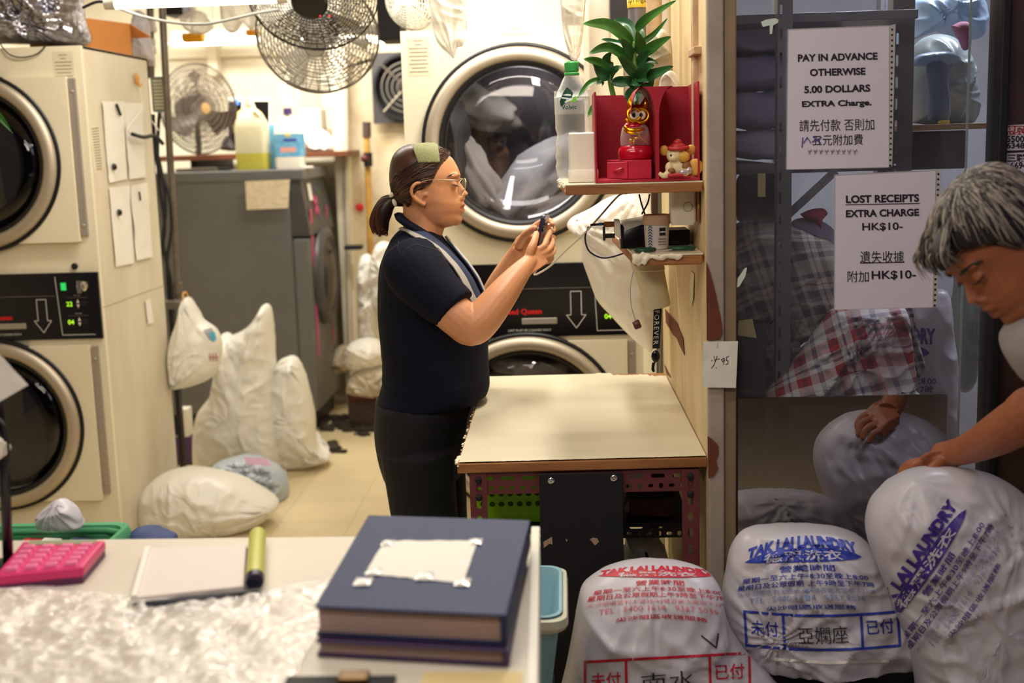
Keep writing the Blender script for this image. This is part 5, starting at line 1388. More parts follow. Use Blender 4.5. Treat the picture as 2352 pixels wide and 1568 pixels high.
# trousers
tr = B(); tr.loft([ring_px(908, 868, 1092, .172), ring_px(930, 864, 1082, .18), ring_px(965, 862, 1072, .182), ring_px(1010, 864, 1066, .178), ring_px(1060, 874, 1060, .172), ring_px(1095, 884, 1058, .15)])
for s, Yl, dx in ((-1, 3.05, 0), (1, 3.25, 6)):
    X0 = at(974+dx, 1040, YW).x
    tr.tube([(X0-.004, Yl, .74), (X0+.004, Yl, .60), (X0+.012, Yl, .46), (X0+.004, Yl, .28), (X0, Yl, .07)], [.096, .088, .080, .074, .070], 18, smooth=4)
me = fuse(tr, 0.006, 8, 0.5); me.materials.append(M_['navy_trousers'])
displace(me, lambda p: 0.005*(0.4-abs(noise.noise(Vector((p.x*6+p.z*5, p.y*5, p.z*9))))))
trousers = link('trousers', me, woman, smooth=True)
for s, Yl in ((-1, 3.06), (1, 3.24)):
    X0 = at(970, 960, YW).x; b = B(); b.loft([[(X0-.06+.26*u+0, Yl+v, z) for u, v in ((0, -.035), (.5, -.048), (.9, -.04), (1, 0), (.9, .04), (.5, .048), (0, .035))] for z in (0.0, .02)]+[[(X0-.05+.2*u, Yl+v*.8, .075) for u, v in ((0, -.035), (.5, -.048), (.8, -.03), (.85, 0), (.8, .03), (.5, .048), (0, .035))]])
    b.build('shoe', M_['black_matte'], woman, bevel=0.006)
# hair: a cap swept back from the hairline to the tie, strands over it, and the tail
HL = [(330, 1042), (346, 1040), (358, 1034), (372, 1024), (386, 1014), (396, 1009), (410, 1002), (420, 997), (428, 984), (434, 968), (440, 958), (455, 952), (470, 946), (486, 938), (500, 928), (525, 915)]
def hairline(y, lat=0):
    base = HL[-1][1]
    for (y0, x0), (y1, x1) in zip(HL, HL[1:]):
        if y0 <= y <= y1: base = x0+(x1-x0)*(y-y0)/(y1-y0); break
    return base + (max(0, 0.05-abs(lat))*180 if y < 372 else 0)*0.3
hb = B(); rows = [r for r in SL if r[0] <= 482]+[(492, 1061, 938, 52), (500, 1061, 930, 40)]
hb.loft(head_rings(HW, 7, hairline, 0.008, rows=rows))
hb.ball(HW(918, 452, 0), (.024, .026, .026), 16)
me = fuse(hb, 0.004, 4, 0.5); me.materials.append(M_['hair_brown'])
hair = link('hair', me, woman, smooth=True)
bmh = bmesh.new(); bmh.from_mesh(me); bmh.transform(world_of(hair)); TH = BVHTree.FromBMesh(bmh); bmh.free()
rnd = random.Random(11); tie = HW(905, 455, 0)
strands = [B(), B(), B()]
for i in range(330):
    y = rnd.uniform(332, 486) if i % 3 else rnd.uniform(332, 380)
    s = rnd.choice((-1, -1, -1, 1)); lat0 = rnd.uniform(0, .078)*s
    x = hairline(max(y, 340), lat0) - rnd.uniform(0, 10)
    start = HW(x, y, lat0 if y < 400 else s*.082)
    h = TH.find_nearest(start); p0 = h[0]; pts = []
    end = tie+Vector((0.004, rnd.uniform(-.012, .012), rnd.uniform(-.016, .016)))
    lift = rnd.uniform(-.0008, .0022)
    for k in range(11):
        t = k/10; p = p0.lerp(end, t)+Vector((0, 0, 0.016*math.sin(PI*t)*(1 if y < 420 else -0.3)))+Vector((0, s*.02*math.sin(PI*t), 0))
        q = TH.find_nearest(p); n = q[1]
        if n.dot(q[0]-HW(975, 420, 0)) < 0: n = -n
        pts.append(q[0]+n*lift)
    r = rnd.uniform(.0008, .0019)
    strands[0 if rnd.random() < .55 else (1 if rnd.random() < .45 else 2)].tube(pts, [r*.4]+[r]*9+[r*.8], 5)
for b, m in zip(strands, ('hair_brown', 'hair_brown_light', 'hair_dark')):
    b.build('hair_strands', M_[m], hair, smooth=True)
tails = [B(), B(), B()]
core = B().tube([HW(908, 455, 0), HW(888, 472, 0), HW(878, 500, 0), HW(886, 532, 0)], [.013, .021, .022, .007], 16, smooth=5)
for i in range(260):
    a = rnd.uniform(0, 2*PI); q = math.sqrt(rnd.random())
    u, v = q*math.cos(a), q*math.sin(a)
    p = [HW(907+2*u, 455+6*v, .010*u), HW(890-6*v*0-8+14*u*.5, 466+16*v, .022*u), HW(872+22*v*0+20*(u*.4+v*.6), 496+10*v-6, .026*u), HW(869+26*(v*.75+u*.2), 524+12*v+rnd.uniform(-6, 6), .022*u), HW(874+20*v+rnd.uniform(-3, 3), 540+rnd.uniform(-12, 6)-10*abs(v), .016*u)]
    r = rnd.uniform(.0009, .0018)
    tails[0 if rnd.random() < .42 else (1 if rnd.random() < .75 else 2)].tube(p, [r, r, r, r*.8, r*.3], 5, smooth=4)
core.build('ponytail', M_['hair_dark'], woman, smooth=True)
for b, m in zip(tails, ('hair_brown', 'hair_brown_light', 'hair_dark')): b.build('ponytail_strands', M_[m], woman.children[-1] if woman.children[-1].name.startswith('ponytail') and not 'strands' in woman.children[-1].name else hair, smooth=True)
b = B(); b.ball(HW(904, 446, -.024), (.006, .006, .010), 12, R=Matrix.Rotation(0.9, 3, 'Y')); b.ball(HW(909, 464, -.024), (.006, .006, .011), 12, R=Matrix.Rotation(-0.3, 3, 'Y')); b.ball(HW(920, 497, -.02), (.004, .004, .006), 10)
b.tube([HW(906+12*math.cos(t)*.2, 455+16*math.cos(t), .016*math.sin(t)) for t in [2*PI*i/20 for i in range(21)]], .0035, 8, caps=False)
b.build('hair_tie', M_['shell_clip'], woman, smooth=True)
# green hook-and-loop patch holding back her fringe
F = Flat(); F.poly([(948, -340), (956, -334), (995, -330.5), (1004, -336), (1009, -375), (961, -376)])
def patch_fn(x, y, m):
    d = (at(x, -y, 2.0)-Vector((0, 0, CAMZ))).normalized(); O = Vector((0, 0, CAMZ)); h = TH.ray_cast(O, d)
    q = h[0] if h[0] else TH.find_nearest(HW(x, -y, -.03))[0]
    n = (q-HW(975, 430, 0)).normalized(); return q+n*0.004
o = F.on('hair_patch', M_['velcro_green'], patch_fn, woman, maxlen=5)
so = o.modifiers.new('thick', 'SOLIDIFY'); so.thickness = 0.003; so.offset = 0; o.data.polygons.foreach_set('use_smooth', [True]*len(o.data.polygons))
# face details: brow, lowered lashes
b = B()
for s in (-1, 1):
    b.tube([HW(1056, 404, s*.018), HW(1052, 400, s*.030), HW(1040, 400, s*.045), HW(1032, 405, s*.054)], [.0012, .0026, .0024, .0008], 8, smooth=4, flat=1.0)
b.build('eyebrows', M_['hair_brown'], woman, smooth=True)
b = B()
for s in (-1, 1):
    b.tube([HW(1055, 425, s*.018), HW(1056, 426, s*.028), HW(1051, 425, s*.038), HW(1041, 421, s*.046)], [.0006, .0014, .0014, .0006], 6, smooth=4)
b.build('lashes', M_['hair_dark'], woman, smooth=True)
# glasses
gl_ = thing('glasses', 'thin gold wire glasses worn by the woman with the ponytail', 'glasses', tuple(HW(1060, 425, 0)))
b = B()
for s in (-1, 1):
    loop_ = []
    for i in range(29):
        t = 2*PI*i/28; loop_.append(HW(1063-6*math.cos(t)*1.0+1.5*math.sin(t), 429-19*math.sin(t), s*(.034+.023*math.cos(t))))
    b.tube(loop_, .0008, 6, caps=False)
    b.tube([HW(1059, 412, s*.055), HW(1052, 411.5, s*.072), HW(1020, 411, s*.0805), HW(993, 411, s*.083), HW(972, 416, s*.083)], .0011, 6, smooth=4)
    b.tube([HW(1068, 433, s*.012), HW(1064, 437, s*.009), HW(1062, 441, s*.011)], .0011, 6)
b.tube([HW(1068, 420, -.012), HW(1072, 417, 0), HW(1068, 420, .012)], .0009, 6, smooth=4)
b.build('wire_frame', M_['gold_wire'], gl_, smooth=True)
for s in (-1, 1):
    c = HW(1063, 429, s*.034); vs = [c]+[HW(1063-6*math.cos(2*PI*i/24)+1.5*math.sin(2*PI*i/24), 429-18.5*math.sin(2*PI*i/24), s*(.034+.022*math.cos(2*PI*i/24))) for i in range(24)]
    B().add(vs, [(0, i+1, (i+1) % 24+1) for i in range(24)]).build('lens', M_['spectacle_lens'], gl_)
# phone
ph = thing('phone', 'smartphone in a dark purple case held in both hands by the woman', 'phone', tuple(J(1245, 540, 3.14)))
top_, bot_ = J(1254, 491, 3.145), J(1225, 617, 3.145)
uz = (top_-bot_).normalized(); uy = Vector((0.16, 1, 0)); uy = (uy-uz*uy.dot(uz)).normalized(); ux = uy.cross(uz)
Mp = Matrix((uy, uz, ux)).transposed().to_4x4(); Mp.translation = (top_+bot_)/2
Hh = (top_-bot_).length/2
def pl_(z, k=0): return [Mp @ Vector((x, y, z)) for x, y, _ in [(p[0], p[1], 0) for p in rrect(-.037+k, .037-k, -Hh+k, Hh-k, .010, 0, 5)]]
b = B().loft([pl_(-.005, .0015), pl_(-.0035), pl_(.0035), pl_(.005, .0015)]); b.build('case', M_['phone_case'], ph, smooth='auto')
b = B().loft([pl_(-.0054, .003), pl_(-.0050, .003)]); b.build('screen', M_['screen_black'], ph)
b = B().add([], []); 
for yy in (.052, .034): 
    b.lathe([(0.008, 0.005), (0.008, 0.0075), (0.001, 0.0078)], (0, 0, 0), n=16, M=Mp @ Matrix.Translation((-.018, yy, 0)))
b.build('camera_lens', M_['screen_black'], ph)
# ------------------------------------------------------------------ the man bending over the bags at the right edge
man = thing('person', 'grey-haired person in a pale shirt bending over the laundry bags at the right edge', 'person', (0.95, 1.95, 0))
mu = Vector((-0.74, 0.02, 0.66)).normalized(); mf = Vector((-0.62, -0.20, -0.72)); mf = (mf-mu*mf.dot(mu)).normalized()
ml = mu.cross(mf)     # his left-hand side
MO = at(2305, 588, 1.99)
def HM(x, y, lat): return MO + mf*((x-990)/880) + mu*((440-y)/880) + ml*lat
mb = B(); add_head(mb, HM)
neck0, neck1 = HM(965, 500, 0), Vector((0.93, 2.02, 1.24))
mb.tube([HM(970, 465, 0), HM(962, 525, 0), neck1], [.056, .055, .062], 18, smooth=4)
# trunk leaning forward over its hips, off the right of the picture
hipm = Vector((1.38, 2.02, 0.80))
mb.tube([neck1+Vector((-.03, 0, -.01)), at(2400, 800, 1.99)], [.05, .04], 14)
mb.tube([neck1+Vector((.01, 0, -.02)), Vector((1.04, 2.02, 1.20)), Vector((1.22, 2.02, 1.03)), hipm], [.06, .11, .13, .13], 20, smooth=4)
for s in (-1, 1):
    mb.tube([hipm+Vector((0, s*.09, 0)), Vector((1.34, 2.02+s*.10, .45)), Vector((1.42, 2.02+s*.10, .08))], [.09, .06, .04], 14, smooth=4)
    mb.tube([Vector((1.44, 2.02+s*.1, .05)), Vector((1.32, 2.02+s*.1, .03))], [.04, .028], 12)
# left arm reaching down to the bag
HB = at(2188, 1046, 2.30)
el = at(2410, 938, 2.08)
mb.tube([Vector((1.02, 1.86, 1.14)), Vector((1.0, 1.90, 1.08)), el, at(2352, 962, 2.12), at(2290, 998, 2.18), at(2235, 1026, 2.25), at(2200, 1038, 2.29), at(2160, 1048, 2.325)],
        [.06, .052, .046, .043, .038, .030, .0265, .027], 18, smooth=5)
mb.tube([Vector((1.04, 2.18, 1.12)), Vector((1.0, 2.30, .96)), Vector((0.98, 2.36, .80)), Vector((0.93, 2.36, .68))], [.06, .046, .036, .027], 14, smooth=4)   # other arm, behind the bag
def mfing(pts, r0=.0095, r1=.0075):
    n = len(pts); mb.tube([at(*p) for p in pts], [r0+(r1-r0)*i/(n-1) for i in range(n)], 10, smooth=4); mb.ball(at(*pts[-1]), r1*1.02, 10)
mb.loft([[at(x, y, Y) for x, y, Y in r] for r in (
    [(2178, 1030, 2.285), (2180, 1062, 2.295), (2172, 1062, 2.355), (2170, 1034, 2.36)],
    [(2140, 1036, 2.295), (2146, 1070, 2.305), (2134, 1072, 2.375), (2126, 1040, 2.38)],
    [(2112, 1052, 2.305), (2122, 1080, 2.315), (2108, 1082, 2.385), (2098, 1058, 2.385)])])
mfing([(2118, 1062, 2.312), (2098, 1068, 2.312), (2082, 1084, 2.320), (2074, 1100, 2.33)])
mfing([(2112, 1060, 2.335), (2090, 1066, 2.335), (2076, 1082, 2.340), (2069, 1096, 2.347)])
mfing([(2108, 1060, 2.358), (2088, 1066, 2.360), (2074, 1078, 2.362), (2067, 1090, 2.366)])
mfing([(2106, 1062, 2.378), (2088, 1068, 2.382), (2078, 1078, 2.384), (2072, 1088, 2.385)], .008, .0066)
mfing([(2165, 1056, 2.295), (2140, 1078, 2.283), (2120, 1092, 2.287), (2106, 1096, 2.296)], .0125, .009)
me = fuse(mb, 0.0025, 8, 0.5); me.materials.append(M_['skin_tan']); me.materials.append(M_['lips_tan'])
lp = HM(1061, 476, 0)
for p in me.polygons:
    r = p.center-lp; a, b_, c = r.dot(mf), r.dot(ml), r.dot(mu)
    if a > -.006-abs(b_)*.1 and abs(b_) < .021 and abs(c) < .0105*(1-abs(b_)/.026): p.material_index = 1
link('body', me, man, smooth=True, fixnormals=False)
mat('hair_grey', (120, 112, 104), 0.45, var=(70, 62, 62), vscale=18, vamt=0.4); mat('hair_silver', (160, 150, 136), 0.42); mat('hair_black', (34, 28, 32), 0.45)
MHL = [(320, 1052), (346, 1050), (358, 1050), (372, 1046), (384, 1034), (392, 1016), (402, 1004), (418, 998), (428, 992), (438, 962), (455, 952), (470, 946), (486, 940), (500, 930)]
def mhl(y, lat=0):
    for (y0, x0), (y1, x1) in zip(MHL, MHL[1:]):
        if y0 <= y <= y1: return x0+(x1-x0)*(y-y0)/(y1-y0)
    return 925
hb = B(); hb.loft(head_rings(HM, 14, mhl, 0.013, rows=[r for r in SL if r[0] <= 492]))
hb.tube([HM(1026, 352, -.03), HM(1054, 360, -.03), HM(1062, 374, -.028)], [.014, .010, .005], 12, smooth=4)
hb.tube([HM(1026, 350, .02), HM(1060, 358, .03), HM(1072, 380, .032)], [.015, .011, .005], 12, smooth=4)
me = fuse(hb, 0.004, 4, 0.5); me.materials.append(M_['hair_black']); mhair = link('hair', me, man, smooth=True)
bmh = bmesh.new(); bmh.from_mesh(me); bmh.transform(world_of(mhair)); TM = BVHTree.FromBMesh(bmh); bmh.free()
S3 = [B(), B(), B()]; cr0 = (955, 350)
for i in range(700):
    # from the crown outward and forward/down the sides
    ang = rnd.uniform(0, 2*PI); L = rnd.uniform(.75, 1.15)
    yx = (cr0[0]+math.cos(ang)*108*L, cr0[1]+30+abs(math.sin(ang))*70*rnd.uniform(.4, 1.7))
    lat1 = math.sin(ang)*.095
    p0 = HM(cr0[0]+rnd.uniform(-14, 14), cr0[1]-10, rnd.uniform(-.022, .022)); p1 = HM(yx[0], min(yx[1], 478), lat1)
    pts = []
    for k in range(10):
        t = k/9; p = p0.lerp(p1, t)+mu*(.03*math.sin(PI*t))+ml*(lat1*.25*math.sin(PI*t)); q = TM.find_nearest(p); n = q[1]
        if n.dot(q[0]-HM(975, 420, 0)) < 0: n = -n
        pts.append(q[0]+n*rnd.uniform(0, .003))
    r = rnd.uniform(.0007, .0017); top = p1.z > MO.z+0.02
    k = rnd.random(); S3[1 if k < .40 else (0 if k < .62 else 2)].tube(pts, [r]*6+[r*.8, r*.6, r*.4, r*.2], 5)
for b, m in zip(S3, ('hair_grey', 'hair_silver', 'hair_black')): b.build('hair_strands', M_[m], mhair, smooth=True)
S3 = [B(), B(), B()]
for i in range(150):
    l = rnd.uniform(-.055, .06); x1 = rnd.uniform(1050, 1078); y1 = rnd.uniform(366, 392)-abs(l)*60
    r = rnd.uniform(.0008, .0016); k = rnd.random()
    S3[1 if k < .3 else (0 if k < .6 else 2)].tube([HM(985, 334+rnd.uniform(-3, 4), l*.5), HM(1022, 339+rnd.uniform(-3, 5), l*.8), HM(1048, 350+rnd.uniform(-3, 5), l), HM((1048+x1)/2+6, (350+y1)/2-3, l*1.08), HM(x1, y1, l*1.1)], [r, r, r, r*.8, r*.25], 5, smooth=4)
for b, m in zip(S3, ('hair_grey', 'hair_silver', 'hair_black')): b.build('fringe_strands', M_[m], mhair, smooth=True)
b = B()
for s in (-1, 1): b.tube([HM(1057, 405, s*.016), HM(1054, 401, s*.030), HM(1040, 402, s*.046), HM(1032, 407, s*.054)], [.0014, .0030, .0028, .001], 8, smooth=4)
b.build('eyebrows', M_['hair_black'], man, smooth=True)
b = B()
for s in (-1, 1): b.tube([HM(1055, 424, s*.018), HM(1056, 426, s*.028), HM(1051, 425, s*.038), HM(1041, 421, s*.046)], [.0006, .0016, .0016, .0006], 6, smooth=4)
b.build('lashes', M_['hair_black'], man, smooth=True)
mat('shirt_pale', (164, 159, 156), 0.85, var=(150, 145, 143), vscale=6, bump=0.1, bscale=200)
ms_ = B(); ms_.tube([neck1+Vector((-.005, 0, 0.0)), Vector((0.985, 2.02, 1.215)), Vector((1.06, 2.02, 1.17)), Vector((1.22, 2.02, 1.03)), hipm+Vector((-.02, 0, .03))], [.072, .125, .168, .168, .16], 24, smooth=4)
ms_.tube([Vector((1.03, 1.92, 1.17)), Vector((1.0, 1.885, 1.10)), Vector((0.97, 1.95, 1.02))], [.10, .084, .076], 16, smooth=3)
ms_.tube([neck1+Vector((.03, 0, 0)), at(2405, 770, 1.98), at(2372, 800, 1.97), at(2385, 870, 1.97)], [.085, .066, .046, .022], 18, smooth=3)
ms_.tube([Vector((1.04, 2.14, 1.14)), Vector((1.02, 2.22, 1.05))], [.085, .07], 16)
me = fuse(ms_, 0.006, 8, 0.5); me.materials.append(M_['shirt_pale'])
displace(me, lambda p: 0.006*(0.4-abs(noise.noise(Vector((p.x*8, p.y*6, p.z*10))))))
link('shirt', me, man, smooth=True)
tr = B()
tr.tube([hipm+Vector((-.06, 0, .06)), hipm+Vector((.02, 0, -.06))], [.162, .165], 20)
for s in (-1, 1): tr.tube([hipm+Vector((0, s*.09, -.02)), Vector((1.34, 2.02+s*.10, .45)), Vector((1.42, 2.02+s*.10, .08))], [.105, .078, .062], 14, smooth=4)
me = fuse(tr, 0.008, 8, 0.5); me.materials.append(M_['navy_trousers']); link('trousers', me, man, smooth=True)
# ================================================================== FRONT COUNTER AND WHAT LIES ON IT
mat('counter_top', (220, 212, 194), 0.35, var=(204, 194, 178), vscale=4, vamt=0.3)
mat('counter_leg', (96, 86, 84), 0.5)
CZ = 0.90
cbL, cbR = atz(-220, 1243, CZ), atz(1232, 1226, CZ)
cfR = Vector((cbR.x+0.012, 1.16, CZ)); cfL = Vector((cbL.x, 1.16, CZ))
ct_ = thing('counter', 'pale front counter under a crinkled clear sheet, carrying the navy ledger', 'counter', ((cbL.x+cbR.x)/2, 1.5, 0))
q = [cfL, cfR, cbR, cbL]
B().hexa([p-Vector((0, 0, .03)) for p in q], q).build('worktop', M_['counter_top'], ct_, bevel=0.002)
for x, y in ((cfL.x+.05, 1.2), (cfR.x-.05, 1.2), (cbR.x-.06, 1.82), (cbL.x+.05, 1.82)):
    B().box(x-.02, x+.02, y-.02, y+.02, 0, CZ-.03).build('leg', M_['counter_leg'], ct_)
B().hexa([cfR+Vector((-.010, 0, -.12)), cfR+Vector((.004, 0, -.12)), cbR+Vector((.004, .004, -.12)), cbR+Vector((-.010, .004, -.12))],
         [cfR+Vector((-.010, 0, .006)), cfR+Vector((.004, 0, .006)), cbR+Vector((.006, .004, .012)), cbR+Vector((-.008, .004, .012))]).build('edge_strip', M_['white_plastic'], ct_, bevel=0.002)
# crinkled clear sheet
def crinkle(x, y):
    v = Vector((x*13, y*13, 2)); a = 0.45-abs(noise.noise(v)); b_ = 0.45-abs(noise.noise(v*2.3+Vector((7, 3, 1)))); c = 0.4-abs(noise.noise(v*5.1))
    return (a*0.016+b_*0.011+c*0.006)
sx0, sx1, sy0, sy1 = cfL.x+.03, -0.33, 1.19, 1.66
sb = B()
sb.grid(lambda u, v: Vector((sx0+(sx1-sx0)*u, sy0+(sy1-sy0+0.04*math.sin(u*7))*v, CZ+.0015+max(0, crinkle(u*(sx1-sx0), v*(sy1-sy0))+.002)*min(1, (1-v)*8, (1-u)*9))), 190, 110)
cf = clear_film('crinkled_film', (236, 230, 220), 0.30, 0.10, bump=0.35, bscale=70)
cf.node_tree.nodes['Principled BSDF'].inputs['IOR'].default_value = 2.6; cf.node_tree.nodes['Principled BSDF'].inputs['Specular IOR Level'].default_value = 0.8
o = sb.build('plastic_sheet', cf, None, smooth=True)
tag(o, 'crinkled clear plastic sheet lying on the front of the counter', 'plastic sheet')
# calculator
mat('calc_pink', (214, 44, 112), 0.35); mat('calc_key', (232, 110, 158), 0.35); mat('calc_base', (92, 34, 78), 0.5); mat('lcd', (150, 160, 130), 0.2)
zc1 = CZ+0.026
cq = [atz(-14, 1322, zc1), atz(190, 1302, zc1), atz(243, 1240, zc1), atz(52, 1242, zc1)]
cal = thing('calculator', 'bright pink calculator with pale pink keys on the counter', 'calculator', tuple((cq[0]+cq[2])/2)[:2]+(CZ,))
dz = Vector((0, 0, 1))
inn = [p.lerp((cq[0]+cq[2])/2, 0.03) for p in cq]
B().hexa([p-dz*.0255 for p in inn], [p-dz*.015 for p in inn]).build('base', M_['calc_base'], cal)
B().hexa([p-dz*.016 for p in cq], [p for p in cq]).build('body', M_['calc_pink'], cal, bevel=0.004, seg=3)
def cqp(u, v): return cq[0].lerp(cq[1], u).lerp(cq[3].lerp(cq[2], u), v)
for r in range(5):
    for c in range(4):
        u0, u1 = .08+c*.225, .08+c*.225+.165; v0, v1 = .06+r*.155, .06+r*.155+.115
        B().hexa([cqp(u0, v0)-dz*.001, cqp(u1, v0)-dz*.001, cqp(u1, v1)-dz*.001, cqp(u0, v1)-dz*.001], [cqp(u0+.02, v0+.012)+dz*.006, cqp(u1-.02, v0+.012)+dz*.006, cqp(u1-.02, v1-.012)+dz*.006, cqp(u0+.02, v1-.012)+dz*.006]).build('key', M_['calc_key'], cal, bevel=0.0012)
B().hexa([cqp(.1, .86)-dz*.001, cqp(.9, .86)-dz*.001, cqp(.9, .97)-dz*.001, cqp(.1, .97)-dz*.001], [cqp(.1, .86)+dz*.001, cqp(.9, .86)+dz*.001, cqp(.9, .97)+dz*.002, cqp(.1, .97)+dz*.002]).build('display', M_['lcd'], cal)
# receipt pad on a dark board, marker and pen
mat('board_dark', (34, 30, 48), 0.45); mat('pad_white', (224, 214, 206), 0.7); mat('marker_yellow', (196, 196, 98), 0.35); mat('pen_navy', (26, 26, 50), 0.35)
zp = CZ+.012
pq = [atz(302, 1372, zp), atz(560, 1345, zp), atz(566, 1250, zp), atz(334, 1258, zp)]
pad = thing('receipt_pad', 'blank white receipt pad on a dark board on the counter', 'pad', tuple((pq[0]+pq[2])/2)[:2]+(CZ,))
out = [pq[0]+Vector((-.003, -.006, 0)), pq[1]+Vector((.022, -.006, 0)), pq[2]+Vector((.022, .004, 0)), pq[3]+Vector((-.003, .004, 0))]
B().hexa([Vector((p.x, p.y, CZ+.0005)) for p in out], [Vector((p.x, p.y, CZ+.005)) for p in out]).build('board', M_['board_dark'], pad, bevel=0.001)
B().hexa([Vector((p.x, p.y, CZ+.005)) for p in pq], pq).build('sheets', M_['pad_white'], pad, bevel=0.001)
e = [pq[0], pq[0].lerp(pq[1], .05), pq[3].lerp(pq[2], .05), pq[3]]
B().hexa([p+dz*.0002 for p in e], [p+dz*.003 for p in e]).build('binding', M_['paper'], pad)
m0, m1 = atz(585, 1336, CZ+.017), atz(592, 1226, CZ+.017)
mk = thing('marker', 'thick yellow marker with a dark cap lying by the receipt pad', 'marker', tuple((m0+m1)/2)[:2]+(CZ+.005,))
B().tube([m0.lerp(m1, .06), m0.lerp(m1, .12), m0.lerp(m1, .97), m1], [.0125, .0135, .0135, .012], 24).build('barrel', M_['marker_yellow'], mk, smooth='auto')
B().tube([m0, m0.lerp(m1, .07)], [.0125, .0138], 24).build('cap', M_['pen_navy'], mk, smooth='auto')
p0, p1 = atz(306, 1391, CZ+.008), atz(604, 1358, CZ+.008)
p0 += Vector((0, -.004, 0)); p1 += Vector((0, -.006, 0))
pn = thing('pen', 'dark navy pen lying along the front of the receipt pad', 'pen', tuple((p0+p1)/2)[:2]+(CZ+.001,))
B().tube([p0, p0.lerp(p1, .03), p0.lerp(p1, .7), p0.lerp(p1, .72)], [.003, .0062, .0062, .006], 16).build('barrel', M_['pen_navy'], pn, smooth='auto')
B().tube([p0.lerp(p1, .72), p0.lerp(p1, .97), p1], [.0068, .0068, .004], 16).build('cap', M_['black_gloss'], pn, smooth='auto')
# two ledgers
mat('ledger_navy', (30, 44, 86), 0.55, bump=0.25, bscale=220); mat('ledger_purple', (66, 48, 84), 0.5, bump=0.2, bscale=200); mat('page_edge', (176, 150, 140), 0.8, bump=0.3, bscale=400)
zl1 = 0.962
lq = [atz(722, 1391, zl1), atz(1163, 1412, zl1), atz(1218, 1194, zl1), atz(846, 1182, zl1)]
def book(name, label, q, z0, z1, cov, group=None):
    t = thing(name, label, 'book', tuple((q[0]+q[2])/2)[:2]+(z0,))
    def at_z(z, k=0.0, sp=0.0):
        c = (q[0]+q[2])/2; r = []
        for i, p in enumerate(q):
            p = Vector((p.x, p.y, z)); p = p.lerp(Vector((c.x, c.y, z)), k); r.append(p)
        return r
    ctk = 0.004
    B().hexa(at_z(z1-ctk), at_z(z1)).build('front_cover', M_[cov], t, bevel=0.0015)
    B().hexa(at_z(z0), at_z(z0+ctk)).build('back_cover', M_[cov], t, bevel=0.0015)
    B().hexa(at_z(z0+ctk, .03), at_z(z1-ctk, .03)).build('pages', M_['page_edge'], t)
    r = [q[1].lerp(q[0], .035), q[1], q[2], q[2].lerp(q[3], .04)]
    B().hexa([Vector((p.x, p.y, z0+.001)) for p in r], [Vector((p.x, p.y, z1-.001)) for p in r]).build('spine', M_[cov], t, bevel=0.003)
    return t
lg = book('ledger', 'navy hardcover ledger with a blank taped label, on top of the purple book', lq, 0.9225, zl1, 'ledger_navy')
lq2 = [p+Vector((.002, -.012, 0)) for p in lq]; lq2[2] += Vector((-.008, -.01, 0))
book('ledger', 'purple bound book lying under the navy ledger', lq2, CZ+.001, 0.922, 'ledger_purple')
lab = [atz(838, 1318, zl1), atz(1064, 1341, zl1), atz(1097, 1243, zl1), atz(884, 1243, zl1)]
b = B().quadsheet(*lab, 14, 10, .0006, .0035, seed=9, nrm=(0, 0, 1)); b.build('taped_label', M_['paper'], lg, smooth=True)
mat('tape_shine', (244, 240, 232), 0.12, coat=0.6)
for i, (px, py) in enumerate(((834, 1335), (890, 1246), (1092, 1243), (1062, 1336), (975, 1322), (858, 1312))):
    c = atz(px, py, zl1+.002); R = rnd.uniform(.008, .012); b = B()
    b.grid(lambda u, v: c+Vector(((u-.5)*2*R, (v-.5)*2.6*R, .0035*math.cos((u-.5)*3)*math.cos((v-.5)*3)+.001*noise.noise(Vector((u*5, v*5, i))))), 8, 8)
    b.build('tape_piece', M_['tape_shine'], lg, smooth=True)
# clip board with a bronze clip at the very front, and a yellowed slip
zcb = CZ+.006
c0, c1 = atz(655, 1562, zcb), atz(905, 1566, zcb)
cb = thing('clipboard', 'black clipboard with a bronze clip at the front edge of the counter', 'clipboard', tuple((c0+c1)/2)[:2]+(CZ,))
B().box(c0.x, c1.x, c0.y-.16, c0.y+.012, CZ+.001, zcb).build('board', M_['black_matte'], cb, bevel=0.001)
mat('bronze', (120, 92, 58), 0.35, 0.8); cc = atz(815, 1560, zcb)
B().box(cc.x-.018, cc.x+.018, cc.y-.02, cc.y+.006, zcb, zcb+.010).build('clip', M_['bronze'], cb, bevel=0.003)
a = [atz(960, 1568, CZ+.001), atz(1205, 1568, CZ+.001), atz(1200, 1542, CZ+.001), atz(975, 1545, CZ+.001)]; a[0].y -= .1; a[1].y -= .1
mat('paper_yellow', (220, 198, 140), 0.7); tag(B().quadsheet(*a, 8, 6, .0006, .001, nrm=(0, 0, 1)).build('paper_slip', M_['paper_yellow'], None), 'yellowed paper slip at the front right of the counter', 'paper')
# things standing left on the counter: card stand, with a paper, and a cable
PYs = 1.74
sd = thing('terminal_stand', 'black stand with a white reader head at the left edge of the counter', 'stand', tuple(at(12, 1250, PYs))[:2]+(CZ,))
pb = at(14, 1250, PYs); B().tube([Vector((pb.x, PYs, CZ+.004)), at(12, 1120, PYs), at(3, 985, PYs), at(-14, 850, PYs)], [.008]*4, 10).build('pole', M_['black_gloss'], sd, smooth=True)
B().lathe([(.001, .001), (.05, .001), (.05, .006), (.02, .012), (.001, .012)], (pb.x, PYs, CZ), n=28).build('base', M_['black_matte'], sd, smooth='auto')
B().hexa([at(-40, 1062, PYs-.02), at(8, 1054, PYs-.02), at(8, 1054, PYs+.02), at(-40, 1062, PYs+.02)], [at(-40, 990, PYs-.02), at(10, 1008, PYs-.02), at(10, 1008, PYs+.02), at(-40, 990, PYs+.02)]).build('reader_head', M_['white_plastic'], sd, bevel=0.006)
